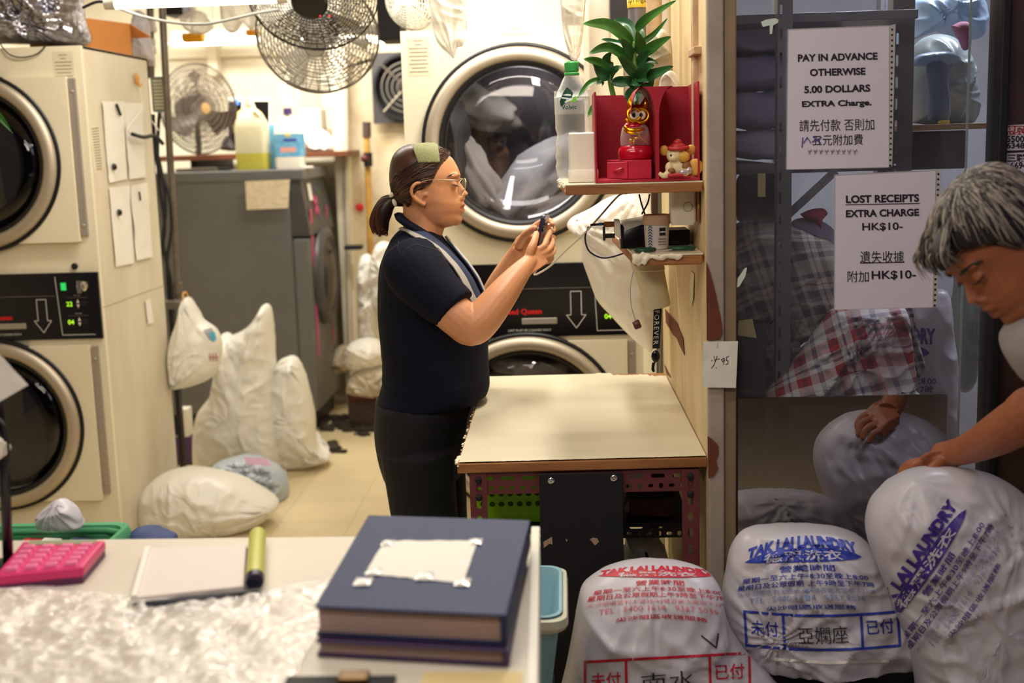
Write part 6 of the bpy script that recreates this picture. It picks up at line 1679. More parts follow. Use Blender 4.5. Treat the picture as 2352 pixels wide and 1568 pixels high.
B().hexa([at(6, 1052, PYs-.012), at(25, 1034, PYs-.012), at(25, 1034, PYs+.012), at(6, 1052, PYs+.012)], [at(8, 1012, PYs-.012), at(27, 1022, PYs-.012), at(27, 1022, PYs+.012), at(8, 1012, PYs+.012)]).build('reader_nose', M_['white_plastic'], sd, bevel=0.004)
cable('stand_cable', [(-12, 955, 1.72), (8, 975, 1.715), (17, 1010, 1.715), (20, 1060, 1.715), (10, 1110, 1.718), (14, 1170, 1.72), (8, 1240, 1.72)], .0022, 'cable_black', 'thin black cable running down the stand at the left edge')
o = B().quadsheet(at(-50, 950, 1.73), at(-18, 928, 1.73), at(66, 882, 1.73), at(-8, 800, 1.73), 10, 10, .0008, .004, seed=6); 
o = B().quadsheet(at(-95, 880, 1.735), at(-10, 928, 1.735), at(65, 884, 1.735), at(-6, 806, 1.735), 10, 10, .0008, .004, seed=6).build('receipt_slip', M_['paper'], None, smooth=True)
tag(o, 'tilted white receipt slip hung at the left edge above the counter', 'paper')
# leaf of a plant hanging just outside the picture
hp = thing('hanging_plant', 'single green leaf tip hanging in at the upper left edge', 'plant', tuple(at(-90, 200, 2.3)))
b = B(); A_ = [at(-70, 205, 2.3), at(-40, 232, 2.29), at(0, 268, 2.28), at(30, 306, 2.28)]
cA = crom([tuple(p) for p in A_], 8)
b.grid(lambda u, v: Vector(cA[min(int(u*24), 24)])+Vector((.7, 0, .7))*((v-.5)*.019*math.sin(PI*min(1, .25+u*.75)))+Vector((0, -.004*abs(v-.5), 0)), 24, 4); b.build('leaf', M_['leaf_green'], hp, smooth=True)
B().tube([at(-70, 205, 2.3), at(-90, 180, 2.3), at(-100, -100, 2.3)], .003, 6).build('stem', M_['stem_green'], hp)
B().lathe([(.001, 0), (.06, 0), (.08, .12), (.001, .11)], at(-100, -320, 2.3), n=24).build('pot', M_['pot_white'], hp, smooth='auto')
# low trolley behind the counter's left, with basket, tissues and a navy bag
tx0, tx1 = at(-200, 1260, 2.2).x, at(480, 1260, 2.2).x
tro = thing('trolley', 'grey side table hidden behind the counter under the green basket', 'table', ((tx0+tx1)/2, 2.2, 0))
TZ = 0.70
B().box(tx0, tx1, 1.90, 2.22, TZ-.02, TZ).build('table_top', M_['dexion_grey'], tro, bevel=.002)
for x in (tx0+.03, tx1-.03):
    for y in (1.93, 2.19): B().box(x-.012, x+.012, y-.012, y+.012, 0, TZ-.02).build('leg', M_['dexion_grey'], tro)
mat('basket_green', (92, 176, 128), 0.4, transl=0.1)
gx0, gx1 = at(-170, 1200, 2.12).x, at(293, 1200, 2.12).x
gz1 = at(150, 1205, 2.12).z
gt = hole_basket('plastic_basket', gx0, gx1, 1.92, 2.11, TZ+.001, gz1-.008, 'basket_green', 'green plastic basket with a slotted rim behind the counter at the left', nh=2, pitch=.016, hs=.010)
gr_ = [c for c in gt.children if c.name.startswith('rim')][0]
B().loft([rrect(gx0-.012, gx1+.012, 1.908, 2.122, .03, gz1-.022), rrect(gx0-.014, gx1+.014, 1.906, 2.124, .03, gz1-.006), rrect(gx0-.010, gx1+.010, 1.910, 2.120, .03, gz1+.004), rrect(gx0, gx1, 1.92, 2.11, .028, gz1+.002), rrect(gx0+.002, gx1-.002, 1.922, 2.108, .026, gz1-.02)], cap=False).build('rim_band', M_['basket_green'], gt, smooth='auto')
# crumpled tissue rising from the basket
tpts = [(88, 1200), (90, 1180), (110, 1160), (135, 1146), (160, 1158), (178, 1178), (186, 1196), (180, 1215), (100, 1215)]
bag('tissue', tpts, (138, 1188), 2.03, .03, 'bag_cool', 'crumpled white tissue sticking up out of the green basket', 'tissue', wr=.006, knots=((135, 1150),), kamp=.006)
for k, (px, c, l) in enumerate(((60, (190, 40, 50), 'red and white'), (105, (236, 232, 226), 'white'), (170, (60, 70, 100), 'dark blue'))):
    x = at(px, 1225, 2.07).x; m = mat('packet_%d' % k, c, .5); tag(B().hexa([(x-.02, 2.05, TZ+.005), (x+.02, 2.05, TZ+.005), (x+.02, 2.10, TZ+.005), (x-.02, 2.10, TZ+.005)], [(x-.017, 2.055, gz1-.016), (x+.017, 2.055, gz1-.018), (x+.017, 2.10, gz1-.018), (x-.017, 2.10, gz1-.016)]).build('packet', m, None, bevel=.003), l+' packet seen through the rim holes of the green basket', 'packet')
nb = bag('cloth_bundle', [(300, 1222), (320, 1213), (350, 1215), (385, 1224), (405, 1240), (390, 1290), (310, 1290)], (350, 1252), 2.12, .05, mat('navy_print', (40, 54, 104), .7, var=(70, 84, 130), vscale=30), 'navy patterned cloth bundle right of the green basket', 'cloth')
nb.location.z += max(0, TZ+.002-min((world_of(nb) @ v.co).z for v in nb.data.vertices))
# light blue bin right of the counter on a stool
bx0, bx1, by0, by1 = at(1190, 1450, 2.05).x, at(1292, 1420, 2.05).x, 2.00, 2.26
bz1, bz0 = at(1260, 1392, 2.05).z, 0.50
mat('bin_blue', (150, 196, 208), 0.4, transl=.1); mat('bin_rim', (214, 214, 186), .45)
bn = thing('bin', 'light blue plastic bin with a cream rim beside the counter', 'bin', ((bx0+bx1)/2-.09, 2.13, bz0))
bx0 -= .16
def rb(k, z, r=.03): return rrect(bx0+k, bx1-k, by0+k, by1-k, r, z, 6)
B().loft([rb(.03, bz0), rb(.004, bz1-.01), rb(.0, bz1), rb(.006, bz1), rb(.012, bz1-.02), rb(.036, bz0+.005)], cap=True).build('bin_body', M_['bin_blue'], bn, smooth='auto')
B().loft([rb(-.006, bz1-.028), rb(-.010, bz1-.02), rb(-.008, bz1-.006), rb(-.001, bz1-.004)], cap=False).build('rim_band', M_['bin_rim'], bn, smooth='auto')
so_ = thing('stool', 'dark low stool under the light blue bin', 'stool', ((bx0+bx1)/2, 2.13, 0))
B().box(bx0+.02, bx1-.02, by0+.02, by1-.02, .47, .499).build('seat', M_['black_matte'], so_, bevel=.004)
for x in (bx0+.045, bx1-.045):
    for y in (by0+.045, by1-.045): B().box(x-.012, x+.012, y-.012, y+.012, 0, .47).build('leg', M_['black_matte'], so_)
# ================================================================== PRINTED LAUNDRY BAGS IN FRONT OF THE GLASS
mat('print_red', (196, 20, 48), .5); mat('print_blue', (40, 62, 170), .5); mat('print_purple', (66, 44, 140), .5)
mat('print_red_faint', (214, 110, 118), .6); mat('print_blue_faint', (140, 158, 206), .6); mat('print_purple_faint', (160, 146, 196), .6)
def fit(F, body, cx, cy, w, h, mi=0, rot=0.0, bold=.02, res=2, bend=None):
    """lettering scaled to w x h round (cx, cy); y grows downwards as in the photo"""
    vs, fs = text2d(body, 1.0, bold=bold, align='LEFT', res=res)
    x0, x1 = min(v.x for v in vs), max(v.x for v in vs); y0, y1 = min(v.y for v in vs), max(v.y for v in vs)
    c, s = math.cos(rot), math.sin(rot); out = []
    for v in vs:
        x = ((v.x-x0)/(x1-x0)-.5)*w; y = ((v.y-y0)/(y1-y0)-.5)*h
        if bend: y -= bend*((2*x/w)**2)
        out.append((cx+x*c-y*s, -cy+x*s+y*c, 0))
    F.put(out, fs, mi)
def leaf_banner(F, cx, cy, w, h, mi, tilt=0.0):
    pts = []
    for i in range(21):
        t = i/20; pts.append((t, max(0, math.sin(PI*t))**.6*.46+.04*math.sin(t*9)))
    for i in range(20, -1, -1):
        t = i/20; pts.append((t, -max(0, math.sin(PI*t**1.15))**.6*.42))
    c, s = math.cos(tilt), math.sin(tilt)
    F.poly([(cx+((x-.5)*w)*c-(y*h)*s, -cy+((x-.5)*w)*s+(y*h)*c) for x, y in pts], mi)
SHOP = ('TAK LAI LAUNDRY', '德麗洗衣', '營業時間', '星期一至六上午8:30至晚上8:00', '星期日及公眾假期上午9時至下午7時', '尖沙咀堪富利士道38-44號百樂大廈地下23號', 'TEL : 5400 1614   9367 5036', '尖沙咀區收送服務')
def shop_print(F, W=300, bend=0):
    """the laundry's printed panel, centred on (0,0) at its title, x right, y down"""
    fit(F, SHOP[0], 0, 0, W*.98, 40, 0, bold=.06, bend=8+bend)
    leaf_banner(F, 0, 44, W, 56, 0, .0)
    fit(F, SHOP[1], 0, 44, W*.66, 34, 1, bold=.02)
    fit(F, SHOP[2], 6, 88, 116, 24, 0, bold=.012, bend=bend*.3)
    fit(F, SHOP[3], 0, 117, W*.98, 22, 0, bold=.008, bend=bend); fit(F, SHOP[4], 0, 144, W*1.04, 22, 0, bold=.008, bend=bend)
    fit(F, SHOP[5], 0, 170, W*1.02, 17, 2, bold=0, bend=bend); fit(F, SHOP[6], 0, 196, W*.84, 20, 2, bold=0, bend=bend); fit(F, SHOP[7], 6, 230, W*.62, 18, 0, bold=.008, bend=bend)
def print_on(o, F, cols, mapping, lift=.0022, maxlen=9, name='print'):
    rf = ray_fn(o, lift)
    def fn(x, y, m):
        px, py = mapping(x, -y); return rf(px, -py, m)
    return F.on(name, [M_[c] for c in cols], fn, o, maxlen=maxlen)
def box_form(F, x0, x1, y0, y1, mid, hand, w=6):
    F.line([(x0, -y0), (x1, -y0), (x1, -y1), (x0, -y1), (x0, -y0)], w, 0)
    a, b_ = x0+(x1-x0)*.25, x0+(x1-x0)*.76
    F.line([(a, -y0), (a, -y1)], w, 0); F.line([(b_, -y0), (b_, -y1)], w, 0)
    yc = (y0+y1)/2
    fit(F, '未付', (x0+a)/2, yc-4, (a-x0)*.72, 34, 0, bold=.01); fit(F, '已付', (x1+b_)/2, yc-8, (x1-b_)*.74, 34, 0, bold=.01)
    fit(F, hand, (a+b_)/2, yc+6, (b_-a)*.64, 40, 3, bold=-.004, rot=.03)
# bench the bags stand on
bt_ = thing('bench', 'low black bench under the printed laundry bags', 'bench', (.55, 2.28, 0))
B().box(.02, 1.25, 2.02, 2.50, .30, .33).build('bench_top', M_['black_matte'], bt_, bevel=.003)
for x in (.06, 1.2):
    for y in (2.05, 2.46): B().box(x-.02, x+.02, y-.02, y+.02, 0, .30).build('leg', M_['black_matte'], bt_)
ZB = .332
def settle(o, z):
    """stands a soft bag on the surface below it: its underside flattens"""
    M = world_of(o); I = M.inverted()
    for v in o.data.vertices:
        p = M @ v.co
        if p.z < z: p.z = z; v.co = I @ p
    return o
# red print
rb_ = bag('laundry_bag', [(1480, 1289), (1430, 1296), (1385, 1312), (1340, 1345), (1326, 1390), (1314, 1460), (1298, 1540), (1278, 1620), (1262, 1700), (1275, 1780), (1500, 1800), (1720, 1790), (1800, 1720), (1812, 1620), (1775, 1560), (1720, 1505), (1682, 1450), (1664, 1400), (1655, 1352), (1622, 1314), (1560, 1294)],
          (1500, 1560), 2.30, .15, 'bag_cool', 'stuffed white laundry bag printed in red, leftmost of the three in front', 'laundry bag', 'printed laundry bags in front of the glass', back=.13, n=240, rings=44, wr=.009, knots=((1500, 1292), (1660, 1500)), kamp=.006, seed=4)
settle(rb_, ZB)
F = Flat(); shop_print(F, 300, 14)
def map_red(x, y):
    t = y/230
    return 1508+x*(.86+.26*t)+ (y*.02), 1304+ (y*.30 if y < 60 else 18+(y-60)*.50+ max(0, y-150)*.10) + .00022*x*x*(1.1-.4*t)
print_on(rb_, F, ('print_red', 'bag_cool', 'print_red_faint', 'ink_black'), map_red)
F = Flat(); box_form(F, 0, 378, 0, 92, 0, '南水')
print_on(rb_, F, ('print_red', 'bag_cool', 'print_red_faint', 'ink_black'), lambda x, y: (1343+x+y*.02, 1520-x*.055+y*1.05), name='form_print')
F = Flat(); F.line([(1612, -1460), (1645, -1487), (1650, -1455)], 3.5, 0); print_on(rb_, F, ('ink_black',), lambda x, y: (x, y), name='tick_mark')
# blue print, on a dark crate
cr = thing('crate', 'black crate under the blue printed laundry bag', 'crate', (.52, 2.40, ZB))
b = B().box(.37, .68, 2.32, 2.488, ZB, .452); b.build('crate_body', M_['black_matte'], cr, bevel=.004)
B().box(.365, .685, 2.315, 2.493, .440, .456).build('rim', M_['black_matte'], cr, bevel=.003)
bb = bag('laundry_bag', [(1840, 1206), (1790, 1206), (1735, 1212), (1700, 1226), (1678, 1262), (1668, 1310), (1660, 1360), (1664, 1420), (1690, 1480), (1730, 1530), (1790, 1560), (1860, 1572), (1960, 1566), (2060, 1542), (2130, 1516), (2168, 1498), (2130, 1460), (2092, 1412), (2052, 1345), (2010, 1268), (1975, 1232), (1930, 1214), (1880, 1207)],
         (1850, 1400), 2.395, .125, 'bag_cool', 'stuffed white laundry bag printed in blue, middle one of the three in front', 'laundry bag', 'printed laundry bags in front of the glass', back=.09, n=240, rings=44, wr=.011, knots=((1835, 1222), (1760, 1420)), kamp=.010, seed=12)
settle(bb, .457)
F = Flat(); shop_print(F, 270, 6)
def map_blue(x, y):
    t = y/230
    return 1842+x*(.93+.25*t)+(-4 if x < 0 else 4)*min(1, y/60)+y*.06, 1244-x*.055*(1-t*.6)+(y*.70 if y < 60 else 42+(y-60)*.63)+.0007*x*x*(1-t)
print_on(bb, F, ('print_blue', 'bag_cool', 'print_blue_faint', 'ink_black'), map_blue)
F = Flat(); box_form(F, 0, 352, 0, 78, 0, '亞嫻座', 6)
print_on(bb, F, ('print_blue', 'bag_cool', 'print_blue_faint', 'ink_black'), lambda x, y: (1710+x+y*.06, 1404+10*math.sin(PI*x/352)+y), name='form_print')
F = Flat(); F.line([(1760, -1512), (1900, -1522), (2040, -1518)], 7, 0); print_on(bb, F, ('bag_white',), lambda x, y: (x, y), name='seam')
# purple print
pb_ = bag('laundry_bag', [(2082, 1086), (2068, 1094), (2040, 1112), (2008, 1145), (1992, 1190), (1996, 1240), (2022, 1310), (2052, 1390), (2090, 1490), (2110, 1600), (2120, 1760), (2300, 1800), (2520, 1780), (2560, 1600), (2530, 1400), (2450, 1240), (2370, 1150), (2300, 1100), (2220, 1078), (2150, 1074), (2110, 1078)],
          (2250, 1400), 2.27, .13, 'bag_cool', 'stuffed white laundry bag printed in purple, held by the grey-haired person', 'laundry bag', 'printed laundry bags in front of the glass', back=.13, n=240, rings=44, wr=.012, knots=((2088, 1092), (2290, 1200)), kamp=.009, seed=21)
settle(pb_, ZB)
F = Flat(); shop_print(F, 330, -10)
e1, e2 = (.565, -.825), (.80, .58)
def map_purple(x, y): return 2100+e1[0]*x+e2[0]*y*.76, 1286+e1[1]*x+e2[1]*y*.76
print_on(pb_, F, ('print_purple', 'bag_cool', 'print_purple_faint', 'ink_black'), map_purple, lift=.003)
# ================================================================== NOTICES ON THE GLASS
def on_glass(dy): return lambda x, y, m: at(x, -y, GY-dy-.0004*m)
def notice(name, label, c, strip, dy=.006):
    t = thing(name, label, 'sign', tuple(at(c[0][0], c[0][1], GY-dy)))
    P = [at(x, y, GY-dy) for x, y in c]
    B().quadsheet(P[0], P[1], P[2], P[3], 10, 12, .0006, .0006, seed=3).build('paper_sheet', M_['notice_paper'], t, smooth=True)
    s = [at(x, y, GY-dy) for x, y in strip]
    b = B()
    b.sheet([p for p in s], -.0006); b.build('sleeve_edge', M_['sleeve'], t)
    F = Flat(); (x0, y0), (x1, y1) = strip[3], strip[0]; xm = (strip[0][0]+strip[1][0])/2; xt = (strip[3][0]+strip[2][0])/2
    n = 26
    for i in range(n):
        t_ = (i+.7)/n; cx, cy = xt+(xm-xt)*t_, y0+(y1-y0)*t_; r = 2.6
        F.poly([(cx+r*math.cos(a), -cy+r*math.sin(a)) for a in [2*PI*k/10 for k in range(10)]], 0)
    F.on('punch_holes', M_['ink_black'], on_glass(dy+.0012), t)
    fr = B(); xa = c
    for i in range(4):
        a_, b2 = Vector(P[i]), Vector(P[(i+1) % 4]); fr.tube([a_+Vector((0, -.001, 0)), b2+Vector((0, -.001, 0))], .0008, 6)
    fr.build('sleeve_rim', M_['sleeve'], t)
    return t
mat('notice_paper', (222, 214, 226), .7); mat('sleeve', (190, 188, 184), .2, alpha=1)
mat('pen_violet', (90, 80, 150), .6); mat('pencil', (150, 130, 146), .8)
n1 = notice('notice', 'white printed notice PAY IN ADVANCE in a punched sleeve on the glass', [(1806, 389), (2041, 384), (2042, 59), (1810, 68)], [(2041, 384), (2049, 382), (2057, 55), (2042, 59)])
F = Flat(); r = .03
for s, cx, cy, w, h in (('PAY IN ADVANCE', 1924, 131, 183, 17), ('OTHERWISE', 1924, 165, 128, 17), ('5.00 DOLLARS', 1923, 204, 152, 17), ('EXTRA Charge.', 1922, 239, 160, 18)):
    fit(F, s, cx, cy, w, h, 0, rot=.026, bold=.036, res=4)
fit(F, '請先付款 否則加', 1922, 287, 172, 27, 0, rot=.02, bold=.0, res=3); fit(F, '五元附加費', 1924, 321, 116, 25, 0, rot=.02, bold=.0, res=3)
stroke(F, [(1844, 316), (1842, 338)], 2.5, 1); stroke(F, [(1846, 328), (1854, 316), (1862, 328)], 2.5, 1); stroke(F, [(1868, 314), (1884, 328)], 3, 1); stroke(F, [(1866, 326), (1886, 316)], 3, 1)
x = 1856
while x < 1970:
    stroke(F, [(x, 344), (x+5, 352)], 1.4, 2); stroke(F, [(x+7, 343), (x+2, 354)], 1.4, 2); stroke(F, [(x, 348), (x+9, 346)], 1.2, 2); x += 13
F.on('lettering', [M_['ink_black'], M_['pen_violet'], M_['pencil']], on_glass(.0078), n1)
n2 = notice('notice', 'white printed notice LOST RECEIPTS in a punched sleeve on the glass', [(1916, 711), (2142, 705), (2149, 391), (1917, 402)], [(2142, 705), (2152, 702), (2162, 388), (2149, 391)])
F = Flat()
for s, cx, cy, w, h in (('LOST RECEIPTS', 2027, 456, 168, 18), ('EXTRA CHARGE', 2027, 489, 168, 17), ('HK$10-', 2027, 521, 93, 20), ('HK$10-', 2053, 632, 102, 22)):
    fit(F, s, cx, cy, w, h, 0, rot=.02, bold=.018 if '$' in s else .036, res=4)
fit(F, '遺失收據', 2026, 590, 101, 28, 0, rot=.01, bold=.0, res=3); fit(F, '附加', 1971, 635, 49, 26, 0, rot=.01, bold=.0, res=3)
stroke(F, [(1943, 470), (2112, 467)], 1.8); stroke(F, [(1976, 604), (2077, 602)], 1.8)
F.on('lettering', M_['ink_black'], on_glass(.0078), n2)
# scraps of tape left on the glass
mat('tape_pale', (206, 220, 206), .5)
for k, (pts, l) in enumerate((([(1748, 50), (1760, 45), (1780, 42), (1788, 45), (1787, 52), (1776, 58), (1773, 78), (1768, 78), (1768, 58), (1752, 62)], 'T-shaped scrap of pale tape high on the glass'), ([(1694, 640), (1710, 616), (1716, 614), (1712, 634), (1698, 658), (1692, 660)], 'slanted scrap of pale tape on the glass by the post'))):
    tag(B().sheet([at(x, y, GY+.0028) for x, y in pts], -.0008).build('tape_scrap', M_['tape_pale'], None), l, 'tape')
# stickers on the dark wall at the far right
mat('sticker_red', (170, 40, 54), .45); mat('sticker_white', (206, 200, 214), .45)
for base, rows, col, ink, l in (([(2303, 346), (2400, 343), (2400, 283), (2305, 288)], (('裕興裝修', 2352, 300, 84, 20, 'ink_red'), ('5500 6018', 2356, 319, 88, 16, 'ink_black'), ('6348 6223', 2356, 334, 88, 14, 'ink_black')), 'sticker_white', 0, 'red and white repair sticker, upper of two on the dark wall'),
                                ([(2303, 406), (2400, 404), (2400, 348), (2305, 352)], (('三聯裝修', 2356, 363, 84, 20, 'ink_black'), ('6694 6018', 2362, 380, 84, 16, 'ink_black'), ('24小時服務', 2360, 397, 80, 12, 'ink_black')), 'sticker_white', 0, 'white sticker with black numbers, lower of two on the dark wall')):
    t = thing('sticker', l, 'sticker', tuple(at(base[0][0], base[0][1], GY-.012)))
    B().sheet([at(x, y, GY-.0115) for x, y in base], -.0006).build('sticker_sheet', M_[col], t)
    F = Flat()
    if 'red' in l: F.rect(2305, 2400, -309, -289, 1)
    for s, cx, cy, w, h, c in rows: fit(F, s, cx, cy, w, h, 2 if (c == 'ink_red') else 0, bold=.03)
    F.on('lettering', [M_['ink_black'], M_['sticker_red'], M_['mark_white']], on_glass(.0127), t)
# ================================================================== BEHIND THE GLASS: SHELVING AND STORED LAUNDRY
def plaid(name, base, bands, scale=1.0, rough=.8):
    """woven check: coloured bands across both directions of the object's space"""
    m = bpy.data.materials.new(name); m.use_nodes = True; nt = m.node_tree; N = nt.nodes; L = nt.links
    p = N['Principled BSDF']; p.inputs['Roughness'].default_value = rough
    tc = N.new('ShaderNodeTexCoord'); sep = N.new('ShaderNodeSeparateXYZ'); mp = N.new('ShaderNodeMapping'); mp.inputs['Rotation'].default_value = (.5, .2, .35)
    L.new(tc.outputs['Object'], mp.inputs[0]); L.new(mp.outputs[0], sep.inputs[0])
    ramps = []
    for ax, k in (('X', 1.0), ('Z', 1.0)):
        mu_ = N.new('ShaderNodeMath'); mu_.operation = 'MULTIPLY'; mu_.inputs[1].default_value = scale*k
        fr = N.new('ShaderNodeMath'); fr.operation = 'FRACT'
        L.new(sep.outputs[ax], mu_.inputs[0]); L.new(mu_.outputs[0], fr.inputs[0])
        r = N.new('ShaderNodeValToRGB'); r.color_ramp.interpolation = 'CONSTANT'
        els = r.color_ramp.elements
        els[0].position = 0; els[0].color = lin(base)
        els[1].position = bands[0][0]; els[1].color = lin(bands[0][1])
        for pos, c in bands[1:]:
            e = els.new(pos); e.color = lin(c)
        L.new(fr.outputs[0], r.inputs[0]); ramps.append(r)
    mx = N.new('ShaderNodeMixRGB'); mx.blend_type = 'MIX'; mx.inputs[0].default_value = .5
    L.new(ramps[0].outputs[0], mx.inputs[1]); L.new(ramps[1].outputs[0], mx.inputs[2]); L.new(mx.outputs[0], p.inputs['Base Color'])
    MATS[name] = m; return m
plaid('plaid_grey', (176, 170, 160), [(.28, (60, 58, 66)), (.42, (176, 170, 160)), (.50, (120, 110, 108)), (.58, (70, 66, 76)), (.70, (186, 180, 170)), (.78, (150, 96, 92)), (.81, (186, 180, 170)), (.9, (92, 88, 96))], 8.5)
plaid('plaid_red', (226, 218, 214), [(.20, (164, 24, 44)), (.36, (220, 212, 210)), (.44, (92, 96, 130)), (.48, (220, 212, 210)), (.58, (176, 30, 50)), (.66, (84, 30, 50)), (.74, (170, 44, 60)), (.80, (220, 212, 210)), (.92, (120, 128, 150))], 7.0)
plaid('plaid_black', (190, 188, 186), [(.3, (50, 50, 54)), (.42, (190, 188, 186)), (.55, (90, 90, 94)), (.7, (200, 198, 196)), (.8, (40, 40, 46))], 16)
mat('lilac_sheet', (164, 158, 190), .8, var=(140, 136, 172), vscale=4, bump=.1); mat('lilac_pale', (186, 180, 206), .8, bump=.1); mat('blue_film', (150, 176, 200), .3, transl=.2, bump=.2, bscale=18)
mat('sea_film', (156, 172, 174), .3, transl=.2, bump=.3, bscale=16); mat('jeans_blue', (70, 92, 124), .8, var=(96, 118, 146), vscale=10); mat('pink_cloth', (206, 88, 116), .7); mat('wine_cloth', (120, 40, 84), .7, var=(150, 60, 100), vscale=30)
mat('shelf_ply', (170, 138, 92), .6); mat('dark_brown', (62, 48, 44), .7, var=(84, 64, 54), vscale=8); mat('bin_dark', (40, 44, 42), .4)
rk = thing('storage_rack', 'grey slotted steel rack behind the glass with a diagonal brace', 'rack', (.75, 3.1, 0))
def upright(px0, px1, Y, z0=0, z1=2.5):
    x0, x1 = at(px0, 700, Y).x, at(px1, 700, Y).x; b = B(); w = x1-x0
    me, M = angle_plate((x1, Y, z0), (0, 0, 1), (-1, 0, 0), z1-z0, w, 'leg')
    hs = [slot(k*.05+.03, w*.78, .026, .006) for k in range(int((z1-z0)/.05)-1)]
    me = slab_with_holes([(0, 0), (z1-z0, 0), (z1-z0, w), (0, w)], hs, .0025); addmesh(b, me, frame((x1, Y, z0), (0, 0, 1), (-1, 0, 0)))
    b.box(x0, x0+.0025, Y, Y+w, z0, z1); b.build('upright', M_['dexion_grey'], rk)
upright(1783, 1816, 2.72); upright(2038, 2086, 2.95)
upright(1775, 1805, 3.6); upright(2010, 2050, 3.7)
def bar(p0, p1, w=.022, d=.004, name='brace'):
    a, b_ = Vector(p0), Vector(p1); dv = (b_-a).normalized(); s = dv.cross(Vector((0, 1, 0))).normalized()*w/2
    B().sheet([a-s, a+s, b_+s, b_-s], d).build(name, M_['dexion_grey'], rk)
bar(at(1812, 492, 2.78), at(1920, 392, 2.78), .018)
def plank(px0, px1, py, Y0, Y1, m, t=.02, name='rack_shelf'):
    z = at((px0+px1)/2, py, Y0).z; x0, x1 = at(px0, py, Y0).x, at(px1, py, Y0).x
    B().box(x0, x1, Y0, Y1, z-t, z).build(name, M_[m], rk, bevel=.002); return z
zs1 = plank(1670, 1790, 378, 2.80, 3.6, 'dexion_grey', .012); zs2 = plank(1670, 2110, 28, 2.78, 3.6, 'dexion_grey', .02)
zs3 = plank(2080, 2300, 284, 3.0, 3.7, 'shelf_ply', .014); zs4 = plank(1670, 2090, 384, 2.95, 3.6, 'dexion_grey', .012)
# folded sheets on the left shelf
for i, (y0, y1, m, l) in enumerate(((300, 366, 'lilac_pale', 'pale folded sheet at the bottom of the pile behind the glass'), (210, 292, 'lilac_sheet', 'lilac folded sheet, second from the bottom of the pile behind the glass'), (130, 204, 'lilac_sheet', 'lilac folded quilt above the dark gap behind the glass'), (52, 122, 'lilac_pale', 'pale lilac quilt, topmost of the pile behind the glass'))):
    zc, hh = at(1730, (y0+y1)/2, 3.0).z, (at(1730, y0, 3.0).z-at(1730, y1, 3.0).z)/2
    xa, xb = at(1660, 200, 3.0).x+.02, at(1800, 200, 3.0).x+.12
    def fold(u, v, zc=zc, hh=hh, xa=xa, xb=xb, i=i):
        a = 2*PI*u; r = lambda t: math.copysign(abs(t)**.45, t)
        y = 3.13+.20*r(math.cos(a)); z = zc+hh*1.05*r(math.sin(a))*(1-.12*abs(2*v-1)**3)
        return Vector((xa+(xb-xa)*v, y+.012*noise.noise(Vector((v*6, u*9, i))), z+.010*noise.noise(Vector((v*5, u*6, i+4)))))
    b = B().grid(lambda u, v: fold(u, v), 40, 16, wrap=True)
    o = len(b.v); 
    b.f.append(tuple(reversed(range(40)))); b.m.append(0); b.f.append(tuple(range(o-40, o))); b.m.append(0)
    tag(b.build('folded_sheet', M_[m], None, smooth='auto'), l, 'sheet', 'folded sheets behind the glass')
# wrapped things on the right shelf and in the upper right
bag('wrapped_laundry', [(2092, 282), (2088, 190), (2100, 110), (2140, 80), (2190, 90), (2225, 140), (2232, 282)], (2160, 200), 3.25, .12, 'sea_film', 'pale blue-green wrapped laundry on the right shelf behind the glass', 'laundry', wr=.012)
bag('wrapped_laundry', [(2060, 110), (2080, 10), (2180, -30), (2250, 10), (2245, 90), (2160, 70)], (2160, 30), 3.5, .14, 'blue_film', 'bluish white wrapped bundle at the upper right behind the glass', 'laundry', wr=.014)
bag('folded_trousers', [(2134, 276), (2136, 200), (2130, 150), (2150, 138), (2172, 150), (2176, 200), (2178, 276)], (2155, 215), 3.08, .03, 'jeans_blue', 'dark blue folded garment standing on the right shelf behind the glass', 'clothes', wr=.004)
bag('blue_towel', [(2090, 150), (2110, 126), (2170, 118), (2205, 132), (2195, 146), (2120, 152)], (2150, 136), 3.10, .03, 'blue_film', 'small blue towel laid over the wrapped laundry behind the glass', 'towel', wr=.005)
bag('patterned_cloth', [(2186, 60), (2206, 50), (2226, 56), (2228, 100), (2216, 116), (2204, 90)], (2210, 78), 3.12, .03, 'wine_cloth', 'wine red patterned cloth hanging at the upper right behind the glass', 'cloth', wr=.005)
tag(B().box(at(2160, 276, 3.02).x, at(2182, 276, 3.02).x, 3.02, 3.04, zs3+.0005, zs3+.008).build('yellow_tag', mat('tag_yellow', (214, 190, 50), .6), None, bevel=.001), 'small yellow tag on the right shelf behind the glass', 'tag')
tag(B().box(at(2086, 340, 3.05).x, at(2215, 340, 3.05).x, 3.03, 3.5, at(2150, 388, 3.05).z, zs3-.016).build('storage_box', M_['dark_brown'], None, bevel=.006), 'dark brown box under the right shelf behind the glass', 'box')
